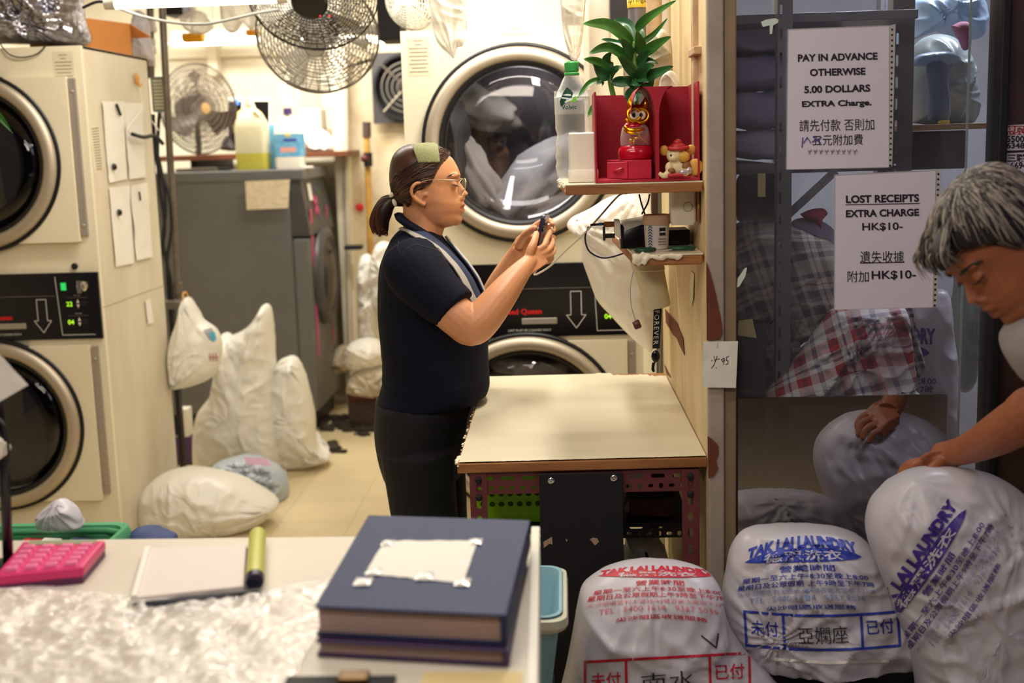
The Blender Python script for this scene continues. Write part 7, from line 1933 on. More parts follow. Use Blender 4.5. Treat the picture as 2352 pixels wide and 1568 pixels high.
# low shelf board seen through the glass, tag, pink cloth, white bundle
t_ = at(1750, 425, 2.74); tag(B().box(t_.x-.009, t_.x+.008, 2.74, 2.742, at(1750, 452, 2.74).z, at(1750, 398, 2.74).z).build('paper_tag', mat('tag_cream', (222, 206, 140), .7), None), 'pale yellow paper tag hanging behind the glass by the post', 'tag')
bag('pink_cloth', [(1838, 492), (1860, 482), (1888, 478), (1900, 490), (1888, 505), (1884, 530), (1874, 510), (1850, 502)], (1872, 494), 3.0, .03, 'pink_cloth', 'pink cloth lying on the white bundle behind the glass', 'cloth', wr=.004)
bag('white_bundle', [(1818, 540), (1822, 508), (1860, 500), (1900, 515), (1930, 550), (1935, 600), (1860, 590), (1820, 575)], (1870, 548), 3.05, .08, 'lilac_pale', 'white bundle between the rack posts behind the glass', 'laundry', wr=.008)
bag('dark_bundle', [(1690, 470), (1700, 400), (1780, 398), (1786, 500), (1700, 510)], (1740, 450), 3.3, .06, 'dark_brown', 'dark bundle on the rack behind the glass beside the post', 'laundry', wr=.006)
# checked bags
bag('checked_bag', [(1640, 560), (1690, 515), (1740, 505), (1800, 512), (1870, 540), (1915, 560), (1935, 640), (1925, 720), (1890, 770), (1830, 790), (1850, 860), (1780, 930), (1650, 930)], (1770, 690), 2.90, .14, 'plaid_grey', 'big grey and cream checked bag behind the glass', 'bag', wr=.014, knots=((1800, 760),), kamp=.014)
bag('checked_bag', [(1912, 712), (1960, 702), (2030, 700), (2075, 706), (2086, 760), (2096, 830), (2098, 890), (2060, 915), (1940, 925), (1820, 930), (1750, 925), (1762, 900), (1800, 860), (1850, 800), (1890, 745)], (1960, 830), 2.72, .10, 'plaid_red', 'red and white checked bag slumped behind the glass', 'bag', wr=.018, knots=((1930, 770), (2000, 720)), kamp=.016)
bag('checked_bag', [(2078, 700), (2092, 705), (2104, 760), (2112, 800), (2122, 845), (2108, 870), (2098, 900), (2090, 840)], (2098, 800), 2.80, .03, 'plaid_black', 'narrow black and white checked bag behind the red checked one', 'bag', wr=.006)
bag('checked_cloth', [(1970, 912), (1990, 892), (2020, 905), (2060, 890), (2100, 896), (2115, 914), (2090, 935), (1990, 935)], (2045, 912), 2.66, .03, 'plaid_black', 'black and white checked cloth over the top edge of the dark pane', 'cloth', wr=.010)
# white bag with the purple print, standing behind the checked bags
wb = bag('laundry_bag', [(2040, 700), (2090, 680), (2150, 664), (2176, 672), (2180, 720), (2190, 790), (2198, 870), (2196, 960), (2190, 1060), (2050, 1070), (2030, 900)], (2120, 860), 3.02, .08, 'bag_cool', 'upright white laundry bag with purple letters behind the glass', 'laundry bag', wr=.007)
F = Flat(); fit(F, 'LAUNDRY', 2086, 770, 126, 38, 0, bold=.05); leaf_banner(F, 2060, 808, 150, 40, 0); fit(F, '德麗洗衣', 2030, 808, 90, 22, 1); fit(F, '六上午8:30至晚上8:00', 2055, 872, 190, 18, 0, bold=.01); fit(F, '上午9時至下午7時', 2055, 892, 180, 18, 0, bold=.01); fit(F, '5036', 2112, 914, 60, 14, 2)
print_on(wb, F, ('print_purple', 'bag_cool', 'print_purple_faint'), lambda x, y: (x, y+(x-2086)*.05))
bag('laundry_bag', [(2196, 560), (2240, 555), (2262, 620), (2255, 760), (2236, 880), (2200, 890), (2196, 760)], (2222, 720), 3.15, .06, 'sea_film', 'bluish plastic-wrapped laundry right of the upright bag behind the glass', 'laundry bag', wr=.012)
bag('laundry_bag', [(1735, 1070), (1742, 1030), (1790, 998), (1850, 986), (1920, 992), (1960, 1020), (1985, 1080), (1990, 1200), (1980, 1330), (1740, 1330), (1728, 1180)], (1850, 1130), 2.72, .10, 'bag_white', 'rounded white laundry bag low behind the dark pane', 'laundry bag', wr=.007)
# dark bin with a paper card at the left
bi = thing('bin', 'dark bin with a yellowed card behind the glass by the post', 'bin', (at(1725, 900, 2.68).x, 2.72, .6))
xa, xb = at(1693, 850, 2.66).x, at(1764, 850, 2.66).x
B().lathe([(.001, 0), ((xb-xa)*.46, 0), ((xb-xa)*.52, at(1725, 745, 2.66).z), ((xb-xa)*.48, at(1725, 745, 2.66).z), ((xb-xa)*.4, .02), (.001, .02)], ((xa+xb)/2, 2.70, 0), n=32).build('bin_body', M_['bin_dark'], bi, smooth='auto'); 
B().sheet([at(1694, 770, 2.645), at(1738, 776, 2.645), at(1728, 732, 2.645), at(1696, 736, 2.645)], -.001).build('card', M_['tag_cream'], bi)
# ================================================================== BACK OF THE SHOP
def on_x(px, py, X):
    d = CAMROT.to_3x3() @ Vector(((px-IW/2)/FPX, -(py-IH/2)/FPX, -1)); return Vector((0, 0, CAMZ))+d*(X/d.x)
# lamps
def tube_lamp(label, pL, pR, r=.018, group=None):
    t = thing('tube_lamp', label, 'lamp', tuple((pL+pR)/2), group='tube lamps')
    B().tube([pL, pR], r, 14).build('tube', M_['tube_glow'], t, smooth='auto')
    d = (pR-pL).normalized()
    B().tube([pL-d*.03, pL+d*.005], r*1.1, 14).build('end_cap', M_['lamp_case'], t, smooth='auto'); B().tube([pR-d*.005, pR+d*.03], r*1.1, 14).build('end_cap', M_['lamp_case'], t, smooth='auto')
    u = Vector((0, 0, 1)); q = [pL+Vector((0, -.03, r+.002)), pR+Vector((0, -.03, r+.002)), pR+Vector((0, .03, r+.002)), pL+Vector((0, .03, r+.002))]
    B().hexa(q, [p+u*.05 for p in q]).build('lamp_case', M_['lamp_case'], t, bevel=.004)
    B().tube([(pL+pR)/2+u*.05, Vector((((pL+pR)/2).x, pL.y, 2.6))], .004, 6).build('hanger', M_['steel_dark'], t)
    return t
tube_lamp('bright fluorescent tube along the top edge above the aisle', at(262, 8, 4.05), at(640, -6, 4.05))
tube_lamp('far fluorescent tube behind the big fan', at(690, 86, 6.0), at(922, 93, 6.0), .016)
tube_lamp('far fluorescent tube glimpsed above the wall fan', at(395, 100, 7.5), at(590, 92, 7.5), .018)
# things on the left dryer
bag('bubble_wrap', [(-60, 100), (-70, 40), (-60, -40), (40, -60), (150, -50), (182, -10), (192, 50), (203, 98), (150, 104), (50, 102)], (70, 20), YL+.16, .15, 'bubble_wrap', 'silvery bubble-wrapped bundle on top of the left dryer', 'bundle', wr=.03, kamp=.02, knots=((100, 60),), n=200, rings=40)
bag('dark_garment', [(-50, 96), (-60, 30), (-30, -40), (130, -30), (150, 30), (160, 96)], (50, 40), YL+.19, .09, mat('garment_navy', (44, 46, 70), .7, bump=.2), 'dark navy cloth inside the bubble wrap on the left dryer', 'cloth', wr=.02)
q0, q1 = at(194, 90, 4.74), at(302, 90, 5.02); zb1 = at(200, 40, 4.74).z; nn = Vector((-(q1.y-q0.y), q1.x-q0.x, 0)).normalized()*.26
t = thing('cardboard_box', 'open orange-brown cardboard box on top of the left dryer', 'box', tuple((q0+q1)/2+nn/2)[:2]+(ltop,))
fl = lambda p, z: Vector((p.x, p.y, z)); cs = [q0, q1, q1+nn, q0+nn]; b = B()
for k in range(4):
    a_, c_ = cs[k], cs[(k+1) % 4]; m_ = (cs[0]+cs[2])/2; w_ = (m_-(a_+c_)/2).normalized()*.005
    b.hexa([fl(a_, ltop+.001), fl(c_, ltop+.001), fl(c_+w_, ltop+.001), fl(a_+w_, ltop+.001)], [fl(a_, zb1), fl(c_, zb1), fl(c_+w_, zb1), fl(a_+w_, zb1)])
b.add([fl(p, ltop+.002) for p in cs], [(0, 1, 2, 3)]); b.build('box_body', M_['cardboard'], t)
B().sheet([fl(cs[1], zb1), fl(cs[2], zb1), fl(cs[2]+Vector((.07, .03, 0)), zb1-.05), fl(cs[1]+Vector((.07, .03, 0)), zb1-.05)], -.004, 0, (0, 0, 1)).build('flap', M_['cardboard'], t)
bag('plastic_bundle', [(300, 128), (306, 40), (318, 24), (336, 40), (345, 90), (350, 136), (330, 134)], (325, 85), 5.3, .06, 'bag_cool', 'crumpled white plastic right of the cardboard box', 'plastic bundle', wr=.015)
cable('power_lead', [(0, 100, YL-.004), (20, 124, YL-.008), (50, 132, YL-.008), (85, 124, YL-.008), (104, 106, YL-.004)], .0025, 'cable_black', 'thin black cable sagging across the top of the left dryer')
# papers stuck on the dryer's side
SX = lx1+.004
papers = [([(250, 420), (290, 411), (283, 232), (233, 233)], 'upper left of four white papers on the dryer side'), ([(296, 412), (335, 406), (325, 237), (283, 235)], 'upper right of four white papers on the dryer side'),
          ([(265, 613), (307, 604), (295, 425), (250, 430)], 'lower left of four white papers on the dryer side'), ([(312, 598), (349, 590), (338, 418), (298, 427)], 'lower right of four white papers on the dryer side')]
for k, (c, l) in enumerate(papers):
    P = [on_x(x, y, SX+.001*(k % 2)) for x, y in c]
    o = B().quadsheet(P[0], P[1], P[2], P[3], 8, 14, .0008, .007, seed=k+2, nrm=(1, 0, 0), freq=3).build('paper_note', M_['paper'], None, smooth=True); tag(o, l, 'note', 'papers on the dryer side')
for k, (px, py) in enumerate(((261, 383), (273, 488))):
    c = on_x(px, py, SX+.009); tag(B().lathe([(.001, .012), (.010, .010), (.014, .0), (.001, 0)], (0, 0, 0), n=18, M=Matrix.Translation(c) @ Matrix.Rotation(PI/2, 4, 'Y')).build('magnet', M_['black_gloss'], None, smooth=True), 'black round magnet on the %s left paper' % ('upper', 'lower')[k], 'magnet')
for k, (a, b_, l) in enumerate((((268, 240), (277, 264), 'short black magnet bar at the top of the upper left paper'), ((320, 440), (323, 460), 'thin black clip on the lower right paper'))):
    p, q = on_x(*a, SX+.010), on_x(*b_, SX+.010); tag(B().tube([p, q], .006-.002*k, 6).build('magnet_bar', M_['black_gloss'], None), l, 'magnet')
F = Flat(); F.poly([(205, -288), (229, -284), (238, -395), (216, -397)], 0)
for i in range(16): F.line([(211+i*.8, -(296+i*6.2)), (226+i*.5, -(294+i*6.2))], 2.2, 1)
F.on('instruction_label', [M_['paper_old'], M_['ink_grey']], lambda x, y, m: on_x(x, -y, lx1+.0008+.0006*m), left_dryer)
o = B().quadsheet(on_x(339, 745, SX), on_x(352, 740, SX), on_x(345, 685, SX), on_x(333, 690, SX), 4, 6, .0008, .004, nrm=(1, 0, 0)).build('paper_slip', M_['paper'], None, smooth=True); tag(o, 'small curling white slip low on the dryer side', 'paper')
hk = thing('hanger', 'white wire hanger on a yellow hook at the dryer side', 'hanger', tuple(on_x(315, 185, SX)))
mat('hook_yellow', (214, 156, 70), .4)
c = on_x(314, 182, SX+.006); B().lathe([(.001, .006), (.016, .005), (.018, 0), (.001, 0)], (0, 0, 0), n=20, sy=1.0, M=Matrix.Translation(c) @ Matrix.Rotation(PI/2, 4, 'Y') @ Matrix.Diagonal((1.5, 1, 1, 1))).build('hook_plate', M_['hook_yellow'], hk, smooth=True)
B().tube([c+Vector((.008, 0, .01)), on_x(320, 198, SX+.02), on_x(326, 193, SX+.02)], .004, 8, smooth=4).build('hook', M_['hook_yellow'], hk, smooth=True)
B().tube([on_x(319, 196, SX+.018), on_x(325, 225, SX+.02), on_x(326, 250, SX+.02), on_x(296, 290, SX+.025), on_x(298, 305, SX+.025)], .0025, 6, smooth=4).build('wire', M_['white_plastic'], hk, smooth=True)
B().tube([on_x(326, 250, SX+.02), on_x(350, 280, SX+.03), on_x(365, 300, SX+.05)], .0025, 6, smooth=4).build('wire', M_['white_plastic'], hk, smooth=True)
B().tube([on_x(304, 308, SX+.03), on_x(330, 315, SX+.03), on_x(355, 312, SX+.04), on_x(374, 330, SX+.05)], .008, 8, smooth=4).build('clip_bar', M_['black_matte'], hk, smooth=True)
# pipes and meter between the dryer and the washer
pp = thing('conduit_pipe', 'thin dark steel pipe standing between the dryer and the washer', 'pipe', tuple(at(408, 690, 5.35)))
B().tube([at(408, 690, 5.35), at(372, 10, 5.35), at(364, -120, 5.35)], .0155, 14).build('pipe', M_['pipe_grey'], pp, smooth='auto')
c = at(408, 690, 5.35); B().tube([at(408, 676, 5.35), at(407, 650, 5.35)], .024, 14).build('socket', M_['pipe_grey'], pp, smooth='auto'); B().box(c.x-.045, c.x+.06, 5.20, 5.39, c.z-.02, c.z+.012).build('bracket', M_['pipe_grey'], pp, bevel=.003)
B().box(c.x-.04, c.x-.02, 5.33, 5.37, 0, c.z-.02).build('post', M_['dexion_black'], pp)
gp = thing('water_pipe', 'galvanised pipe with fittings and valve behind the left dryer', 'pipe', tuple(at(347, 200, 5.45)))
B().tube([at(344, -60, 5.45), at(347, 180, 5.45)], .016, 12).build('pipe', M_['pipe_grey'], gp, smooth='auto')
for a, b_, r in ((48, 62, .024), (62, 74, .030), (90, 104, .024), (108, 124, .026), (134, 152, .022)): B().tube([at(345, a, 5.45), at(346, b_, 5.45)], r, 8).build('fitting', M_['steel_dark'], gp)
mx0, mx1 = at(347, 215, 5.4).x, at(376, 215, 5.4).x
mt = thing('meter_box', 'small grey meter box with a louvred front beside the pipes', 'electrical box', ((mx0+mx1)/2, 5.42, at(360, 257, 5.4).z))
z0, z1 = at(360, 257, 5.4).z, at(360, 176, 5.4).z; B().box(mx0, mx1, 5.4, 5.47, z0, z1).build('box_body', mat('box_teal', (120, 134, 128), .5), mt, bevel=.004)
for i in range(9): B().box(mx0+.012, mx1-.004, 5.394, 5.401, z0+.012+i*(z1-z0-.02)/9, z0+.012+(i+.55)*(z1-z0-.02)/9).build('louvre', M_['paper_old'], mt)
for k, (pts, l) in enumerate((([(352, 262), (356, 330), (372, 400), (380, 480), (374, 560), (392, 640), (396, 700)], 'thick black cable hanging behind the left dryer'), ([(348, 300), (362, 380), (386, 440), (394, 520), (384, 600), (388, 690)], 'black cable looping beside the dark pipe'), ([(366, 258), (362, 340), (366, 430), (378, 520), (368, 600), (372, 690)], 'black cable closest to the dryer edge'))):
    cable('cable', [(x, y, 5.30) for x, y in pts], .008, 'cable_black', l)
cable('grey_cable', [(270, 18, 4.1), (330, 38, 4.1), (400, 52, 4.1), (470, 55, 4.1), (530, 44, 4.1), (590, 30, 4.1), (640, 22, 4.1)], .005, 'cable_grey', 'grey cable sagging below the tube lamp')
cable('black_cable', [(190, 18, 4.2), (225, 4, 4.2), (262, 8, 4.2)], .005, 'cable_black', 'black cable arching up left of the tube lamp')
# ---- fans
mat('fan_wire', (158, 152, 142), .4, .5); mat('fan_wire_brown', (92, 80, 68), .5, .3); mat('fan_wire_dark', (66, 60, 58), .4, .6); mat('fan_blade', (96, 82, 72), .4); mat('fan_hub', (150, 120, 78), .4); mat('fan_white', (232, 228, 214), .4); clear_film('fan_clear', (206, 200, 188), .30, .2, bump=0)
def fan(name, label, c, nrm, R, depth, wire, blade, hub, nb=3, rings=11, spokes=22, wr=.0016, hubr=.2, roll=0.0, stand=None, bl_w=.55):
    t = thing(name, label, 'fan', tuple(c)); n = Vector(nrm).normalized(); c = Vector(c)
    a = n.cross(Vector((0, 0, 1))).normalized(); b_ = a.cross(n).normalized()*-1
    M = Matrix((a, b_, n)).transposed().to_4x4(); M.translation = c
    def cage(z, s, nm):
        b = B()
        for i in range(rings+1):
            r = R*(hubr+(1-hubr)*i/rings); zz = z*math.sqrt(max(0, 1-(r/R)**2.4)) if i < rings else 0
            ww = wr*(2.2 if i == rings else 1)
            b.tube([M @ Vector((r*math.cos(2*PI*k/48), r*math.sin(2*PI*k/48), zz)) for k in range(49)], ww, 5, caps=False)
        for k in range(spokes):
            th_ = 2*PI*k/spokes; pts = []
            for i in range(9):
                r = R*(hubr+(1-hubr)*i/8); f = th_+.5*s*(1-r/R)*0.6
                pts.append(M @ Vector((r*math.cos(f), r*math.sin(f), z*math.sqrt(max(0, 1-(r/R)**2.4)))))
            b.tube(pts, wr, 4, caps=False)
        b.build(nm, wire, t, smooth=True)
    cage(depth, 1, 'front_guard'); cage(-depth*.8, -1, 'rear_guard')
    d = B().lathe([(.001, depth+.006), (R*hubr*.9, depth+.004), (R*hubr, depth-.004), (.001, depth-.006)], (0, 0, 0), n=28, M=M); d.build('badge', hub, t, smooth='auto')
    B().lathe([(.001, .03), (R*.16, .02), (R*.18, -.03), (.001, -.035)], (0, 0, 0), n=24, M=M).build('hub', blade, t, smooth='auto')
    for k in range(nb):
        th_ = roll+2*PI*k/nb; b = B()
        def P(u, v, off):
            r = R*(.14+.74*u); w = bl_w*(.35+.75*u-.25*u*u)*(1 if u < .9 else math.sqrt(max(0, 1-((u-.9)/.1)**2))*.9+.1)
            f = th_+(v-.5)*w*2*.75; return M @ Vector((r*math.cos(f), r*math.sin(f), (v-.5)*.09*R/.2+off))
        b.grid(lambda u, v: P(u, v, .0015), 12, 8); b.grid(lambda u, v: P(1-u, v, -.0015), 12, 8); b.build('blade', blade, t, smooth=True)
    B().lathe([(.001, -depth*.8-.10), (R*.28, -depth*.8-.09), (R*.32, -depth*.6), (R*.2, -depth*.3), (.001, -depth*.3)], (0, 0, 0), n=24, M=M).build('motor', M_['fan_wire_dark'], t, smooth='auto')
    return t, M
# wall fan standing on the rear shelf
fY = 6.75; fc = at(458, 250, fY)
ft, FM = fan('pedestal_fan', 'round grey fan standing on the brown shelf at the left rear', fc, (1.2, -1, .02), .245, .06, M_['fan_wire_brown'], M_['fan_blade'], M_['fan_hub'], 3, 7, 72, .0021, .13, .6, bl_w=.62)
B().tube([fc+Vector((-.05, .10, -.02)), fc+Vector((-.06, .14, -.2)), Vector((fc.x-.06, fY+.12, at(440, 352, fY).z))], .016, 10, smooth=3).build('stem', M_['fan_wire_dark'], ft, smooth=True)
# big fan hanging from the ceiling: two guards seen from below
c1 = at(729, 84, 4.7); R1 = 137/2800*4.7
f1, FM1 = fan('ceiling_fan', 'large grey wire fan hanging at the top, lower of two', c1, (.05, -1, -.55), R1, .10, M_['fan_wire'], M_['fan_clear'], M_['fan_wire'], 3, 15, 30, .0022, .16, .9, bl_w=.5)
B().tube([c1+Vector((0, .12, .06)), c1+Vector((0, .2, .2)), Vector((c1.x, c1.y+.2, 2.6))], .014, 10, smooth=3).build('hanger', M_['fan_wire_dark'], f1, smooth=True)
c2 = at(716, -18, 4.15); R2 = 148/2800*4.15
f2, FM2 = fan('ceiling_fan', 'dark fan with a black hub at the top edge, upper of two', c2, (.02, -1, -.75), R2, .07, M_['fan_wire_dark'], M_['fan_clear'], M_['black_gloss'], 3, 17, 46, .0012, .27, .2)
B().tube([c2+Vector((0, .08, .06)), c2+Vector((0, .12, .2)), Vector((c2.x, c2.y+.12, 2.6))], .014, 10, smooth=3).build('hanger', M_['fan_wire_dark'], f2, smooth=True)
B().hexa([at(790, 158, 4.85), at(858, 140, 4.85), at(858, 140, 4.9), at(790, 158, 4.9)], [at(800, 150, 4.85), at(856, 132, 4.85), at(856, 132, 4.9), at(800, 150, 4.9)]).build('bracket', M_['black_matte'], f1, bevel=.003)
for px, py in ((735, 36), (757, 37)):
    c = at(px, py, 4.12); B().ball(c, .0035, 8).build('power_light', mat('led_red_%d' % px, (230, 40, 40), .4, emit=(240, 40, 40), estr=1.5), f2)
c3 = at(945, 0, 4.45)
f3, FM3 = fan('wall_fan', 'small white wire fan above the right dryer at the top edge', c3, (-.5, -1, -.25), .105, .05, M_['fan_white'], M_['fan_white'], M_['fan_white'], 3, 10, 22, .0017, .15, .3)
B().tube([c3+Vector((0, .1, 0)), c3+Vector((0, .16, .1)), Vector((c3.x, c3.y+.16, 2.6))], .012, 8).build('hanger', M_['fan_white'], f3)
# exhaust fan in the stained wall
xw0, xw1 = at(868, 200, 7.14).x, at(1010, 200, 7.14).x; zc = at(905, 202, 7.14).z; hw = (xw1-xw0)/2; cx = at(935, 202, 7.14).x
ef = thing('exhaust_fan', 'black square exhaust fan in the stained wall left of the right dryer', 'fan', (cx, 7.14, zc))
me = slab_with_holes([(-.2, -.2), (.2, -.2), (.2, .2), (-.2, .2)], [circle(0, 0, .175, 48)], .02); b = B(); addmesh(b, me, Matrix(((1, 0, 0, cx), (0, 0, -1, 7.13), (0, 1, 0, zc), (0, 0, 0, 1)))); b.build('plate', M_['washer_trim'], ef)
Me = Matrix.Translation((cx, 7.13, zc)) @ Matrix.Rotation(PI/2, 4, 'X')
B().lathe([(.19, .0), (.19, .05), (.175, .05), (.175, -.04), (.001, -.04)], (0, 0, 0), n=40, M=Me).build('shroud', M_['black_matte'], ef, smooth='auto')
b = B()
for r in (.05, .08, .11, .14): b.tube([Me @ Vector((r*math.cos(2*PI*k/36), r*math.sin(2*PI*k/36), .045)) for k in range(37)], .003, 5, caps=False)
b.build('guard_rings', M_['fan_wire'], ef, smooth=True)
for a in (.8, .8+PI/2, .8+PI, .8-PI/2): B().tube([Me @ Vector((.03*math.cos(a), .03*math.sin(a), .05)), Me @ Vector((.19*math.cos(a), .19*math.sin(a), .05))], .008, 6).build('strut', M_['pipe_grey'], ef)
B().lathe([(.001, .06), (.045, .055), (.05, .02), (.001, .02)], (0, 0, 0), n=24, M=Me).build('motor', M_['fan_wire_dark'], ef, smooth='auto')
tag(B().box(at(866, 50, 5.6).x, at(918, 50, 5.6).x, 5.6, 5.85, at(890, 92, 5.6).z, 2.6).build('speaker_box', M_['black_matte'], None, bevel=.006), 'dark green-black box hanging by the ceiling right of the big fan', 'box')
# rear shelf with bottles
shz = at(600, 352, 6.75).z
sr = thing('rear_shelf', 'brown wooden shelf board along the white back wall', 'shelf', (-1.9, 6.85, shz))
sx0, sx1 = at(352, 350, 6.7).x, at(792, 350, 6.7).x
B().box(sx0, sx1, 6.80, 7.9, shz-.03, shz).build('shelf_board', M_['wood_brown'], sr, bevel=.003)
for x in (sx0+.1, sx1-.1): B().box(x-.02, x+.02, 7.1, 7.9, 0, shz-.03).build('leg', M_['dexion_black'], sr)
ft.location.y += 0.5 if False else 0
wz = wtop+.001
# jug with yellow liquid
jY = 6.47; jx0, jx1 = at(538, 330, jY).x, at(610, 330, jY).x; jx = (jx0+jx1)/2; hj = at(570, 228, jY).z-wz; rj = (jx1-jx0)/2
mat('jug_plastic', (226, 220, 190), .35, transl=.35, alpha=1); mat('jug_liquid', (214, 206, 90), .3, transl=.3)
jg = thing('detergent_jug', 'translucent jug with yellow liquid on the grey washer', 'jug', (jx, jY+.06, wz))
def sq(s, z, k=1.0): return rrect(jx-rj*s, jx+rj*s, jY+.06-rj*.75*s, jY+.06+rj*.75*s, rj*.3*s, z, 4)
B().loft([sq(.97, wz), sq(1, wz+.01), sq(1, wz+hj*.24)]).build('liquid', M_['jug_liquid'], jg, smooth='auto')
B().loft([sq(1, wz+hj*.24), sq(1, wz+hj*.60), sq(.9, wz+hj*.70), sq(.55, wz+hj*.82), sq(.30, wz+hj*.88), sq(.26, wz+hj*.93)]).build('jug_body', M_['jug_plastic'], jg, smooth='auto')
B().tube([(jx+rj*.32, jY+.02, wz+hj*.84), (jx+rj*.62, jY+.02, wz+hj*.78), (jx+rj*.86, jY+.02, wz+hj*.66), (jx+rj*.80, jY+.02, wz+hj*.54)], .012, 10, smooth=5).build('handle', M_['jug_plastic'], jg, smooth=True)
B().lathe([(.001, 0), (.022, 0), (.022, hj*.08), (.001, hj*.08)], (jx-.003, jY+.06, wz+hj*.92), n=20).build('cap', M_['white_plastic'], jg, smooth='auto')
# bleach bottle with a blue label
bx0_, bx1_ = at(627, 340, jY).x, at(694, 340, jY).x; bx_ = (bx0_+bx1_)/2; hb_ = at(655, 262, jY).z-wz; rb2 = (bx1_-bx0_)/2
bo = thing('bleach_bottle', 'white bottle with a blue label and purple cap on the grey washer', 'bottle', (bx_, jY+.05, wz))
def sq2(s, z): return rrect(bx_-rb2*s, bx_+rb2*s, jY+.05-rb2*.6*s, jY+.05+rb2*.6*s, rb2*.3*s, z, 4)
B().loft([sq2(.96, wz), sq2(1, wz+.01), sq2(.99, wz+hb_*.62), sq2(.85, wz+hb_*.80), sq2(.45, wz+hb_*.93), sq2(.28, wz+hb_*.96), sq2(.28, wz+hb_)]).build('bottle_body', M_['white_plastic'], bo, smooth='auto')
B().loft([sq2(1.015, wz+hb_*.22), sq2(1.015, wz+hb_*.64)], cap=False).build('label', mat('label_sky', (70, 150, 200), .5, var=(150, 200, 220), vscale=22), bo, smooth='auto')
F = Flat(); F.rect(-.04, .045, .03, .055, 0); F.rect(-.02, .05, .085, .10, 1); F.rect(-.01, .02, .11, .125, 2)
F.on('label_marks', [mat('mark_pink', (224, 160, 150), .5), mat('mark_navy', (60, 80, 170), .5), mat('mark_yellow', (220, 200, 120), .5)], plane_fn((bx_, jY+.05-rb2*.612, wz+hb_*.2), (1, 0, 0), (0, 0, 1), .001), bo)
B().lathe([(.001, 0), (.024, 0), (.022, .032), (.001, .032)], (bx_, jY+.05, wz+hb_), n=20).build('cap', mat('cap_purple', (70, 50, 110), .4), bo, smooth='auto')
x_ = at(622, 330, jY+.12).x; tag(B().box(x_-.012, x_+.035, jY+.12, jY+.19, wz, at(620, 285, jY+.12).z).build('detergent_carton', M_['label_sky'], None, bevel=.004), 'blue carton just behind the blue labelled bottle', 'carton')
# framed things, plate, white box and papers on the rear shelf
def frame_pic(px0, px1, py0, py1, Y, label):
    t = thing('picture_frame', label, 'frame', tuple(at((px0+px1)/2, py1, Y))); a, b_, c, d = at(px0, py1, Y), at(px1, py1, Y), at(px1, py0, Y), at(px0, py0, Y)
    B().sheet([a, b_, c, d], .012).build('frame_body', M_['white_plastic'], t, bevel=.002)
    k = [p.lerp((a+c)/2, .16)+Vector((0, -.002, 0)) for p in (a, b_, c, d)]; B().sheet(k, -.001).build('dark_panel', M_['black_gloss'], t)
    return t
fp = frame_pic(522, 558, 222, 348, 7.2, 'dark framed panel with a blue light, left of the jug'); frame_pic(574, 622, 222, 348, 7.22, 'dark framed panel behind the jug on the rear shelf')
tag(B().sheet([at(538, 240, 7.19), at(550, 240, 7.19), at(547, 227, 7.19), at(542, 227, 7.19)], -.002).build('indicator', mat('glow_blue', (80, 130, 220), .4, emit=(80, 130, 220), estr=1), None), 'small blue glowing indicator on the dark panel left of the jug', 'light')
c = at(572, 285, 7.1); tag(B().lathe([(.001, .012), (.08, .008), (.098, -.004), (.001, -.008)], (0, 0, 0), n=36, M=Matrix.Translation((c.x, 7.1, c.z)) @ Matrix.Rotation(PI/2-.15, 4, 'X')).build('plate', mat('amber', (206, 176, 112), .4), None, smooth='auto'), 'round amber plate standing behind the jug', 'plate')
x0, x1 = at(686, 290, 7.2).x, at(736, 290, 7.2).x; tag(B().box(x0, x1, 7.2, 7.4, shz+.001, at(700, 250, 7.2).z).build('white_carton', M_['white_plastic'], None, bevel=.004), 'plain white carton on the rear shelf right of the bottle', 'carton')
bag('crumpled_cloth', [(690, 345), (688, 318), (705, 300), (735, 296), (760, 312), (770, 345)], (728, 328), 7.12, .06, 'linen_white', 'crumpled white cloth on the right end of the rear shelf', 'cloth', wr=.02)
bag('grey_gadget', [(508, 345), (512, 322), (524, 310), (534, 325), (540, 345)], (524, 332), 7.12, .04, 'washer_trim', 'small grey gadget on the rear shelf between fan and jug', 'gadget', wr=.004)
cable('coiled_cable', [(650, 246, 7.3), (648, 200, 7.3), (660, 172, 7.3), (680, 180, 7.3), (686, 215, 7.3), (676, 244, 7.3), (664, 225, 7.3), (668, 190, 7.3), (658, 180, 7.3), (654, 215, 7.3), (662, 248, 7.3)], .006, 'cable_white', 'coiled white cable hanging on the back wall above the bottle')
# odds and ends along the top of the washer
for k, (px0, px1, h, m, l) in enumerate(((410, 500, .018, 'pipe_grey', 'grey rod lying on the left of the washer top'), (505, 532, .014, 'black_matte', 'small black tool lying on the washer top'), (700, 742, .010, 'paper', 'folded white leaflet on the right of the washer top'))):
    x0, x1 = at(px0, 375, 6.5).x, at(min(px1, 720), 375, 6.5).x; tag(B().box(x0, x1, 6.44, 6.5, wz, wz+h).build(('grey_rod', 'hand_tool', 'leaflet')[k], M_[m], None, bevel=.003), l, ('rod', 'tool', 'leaflet')[k])
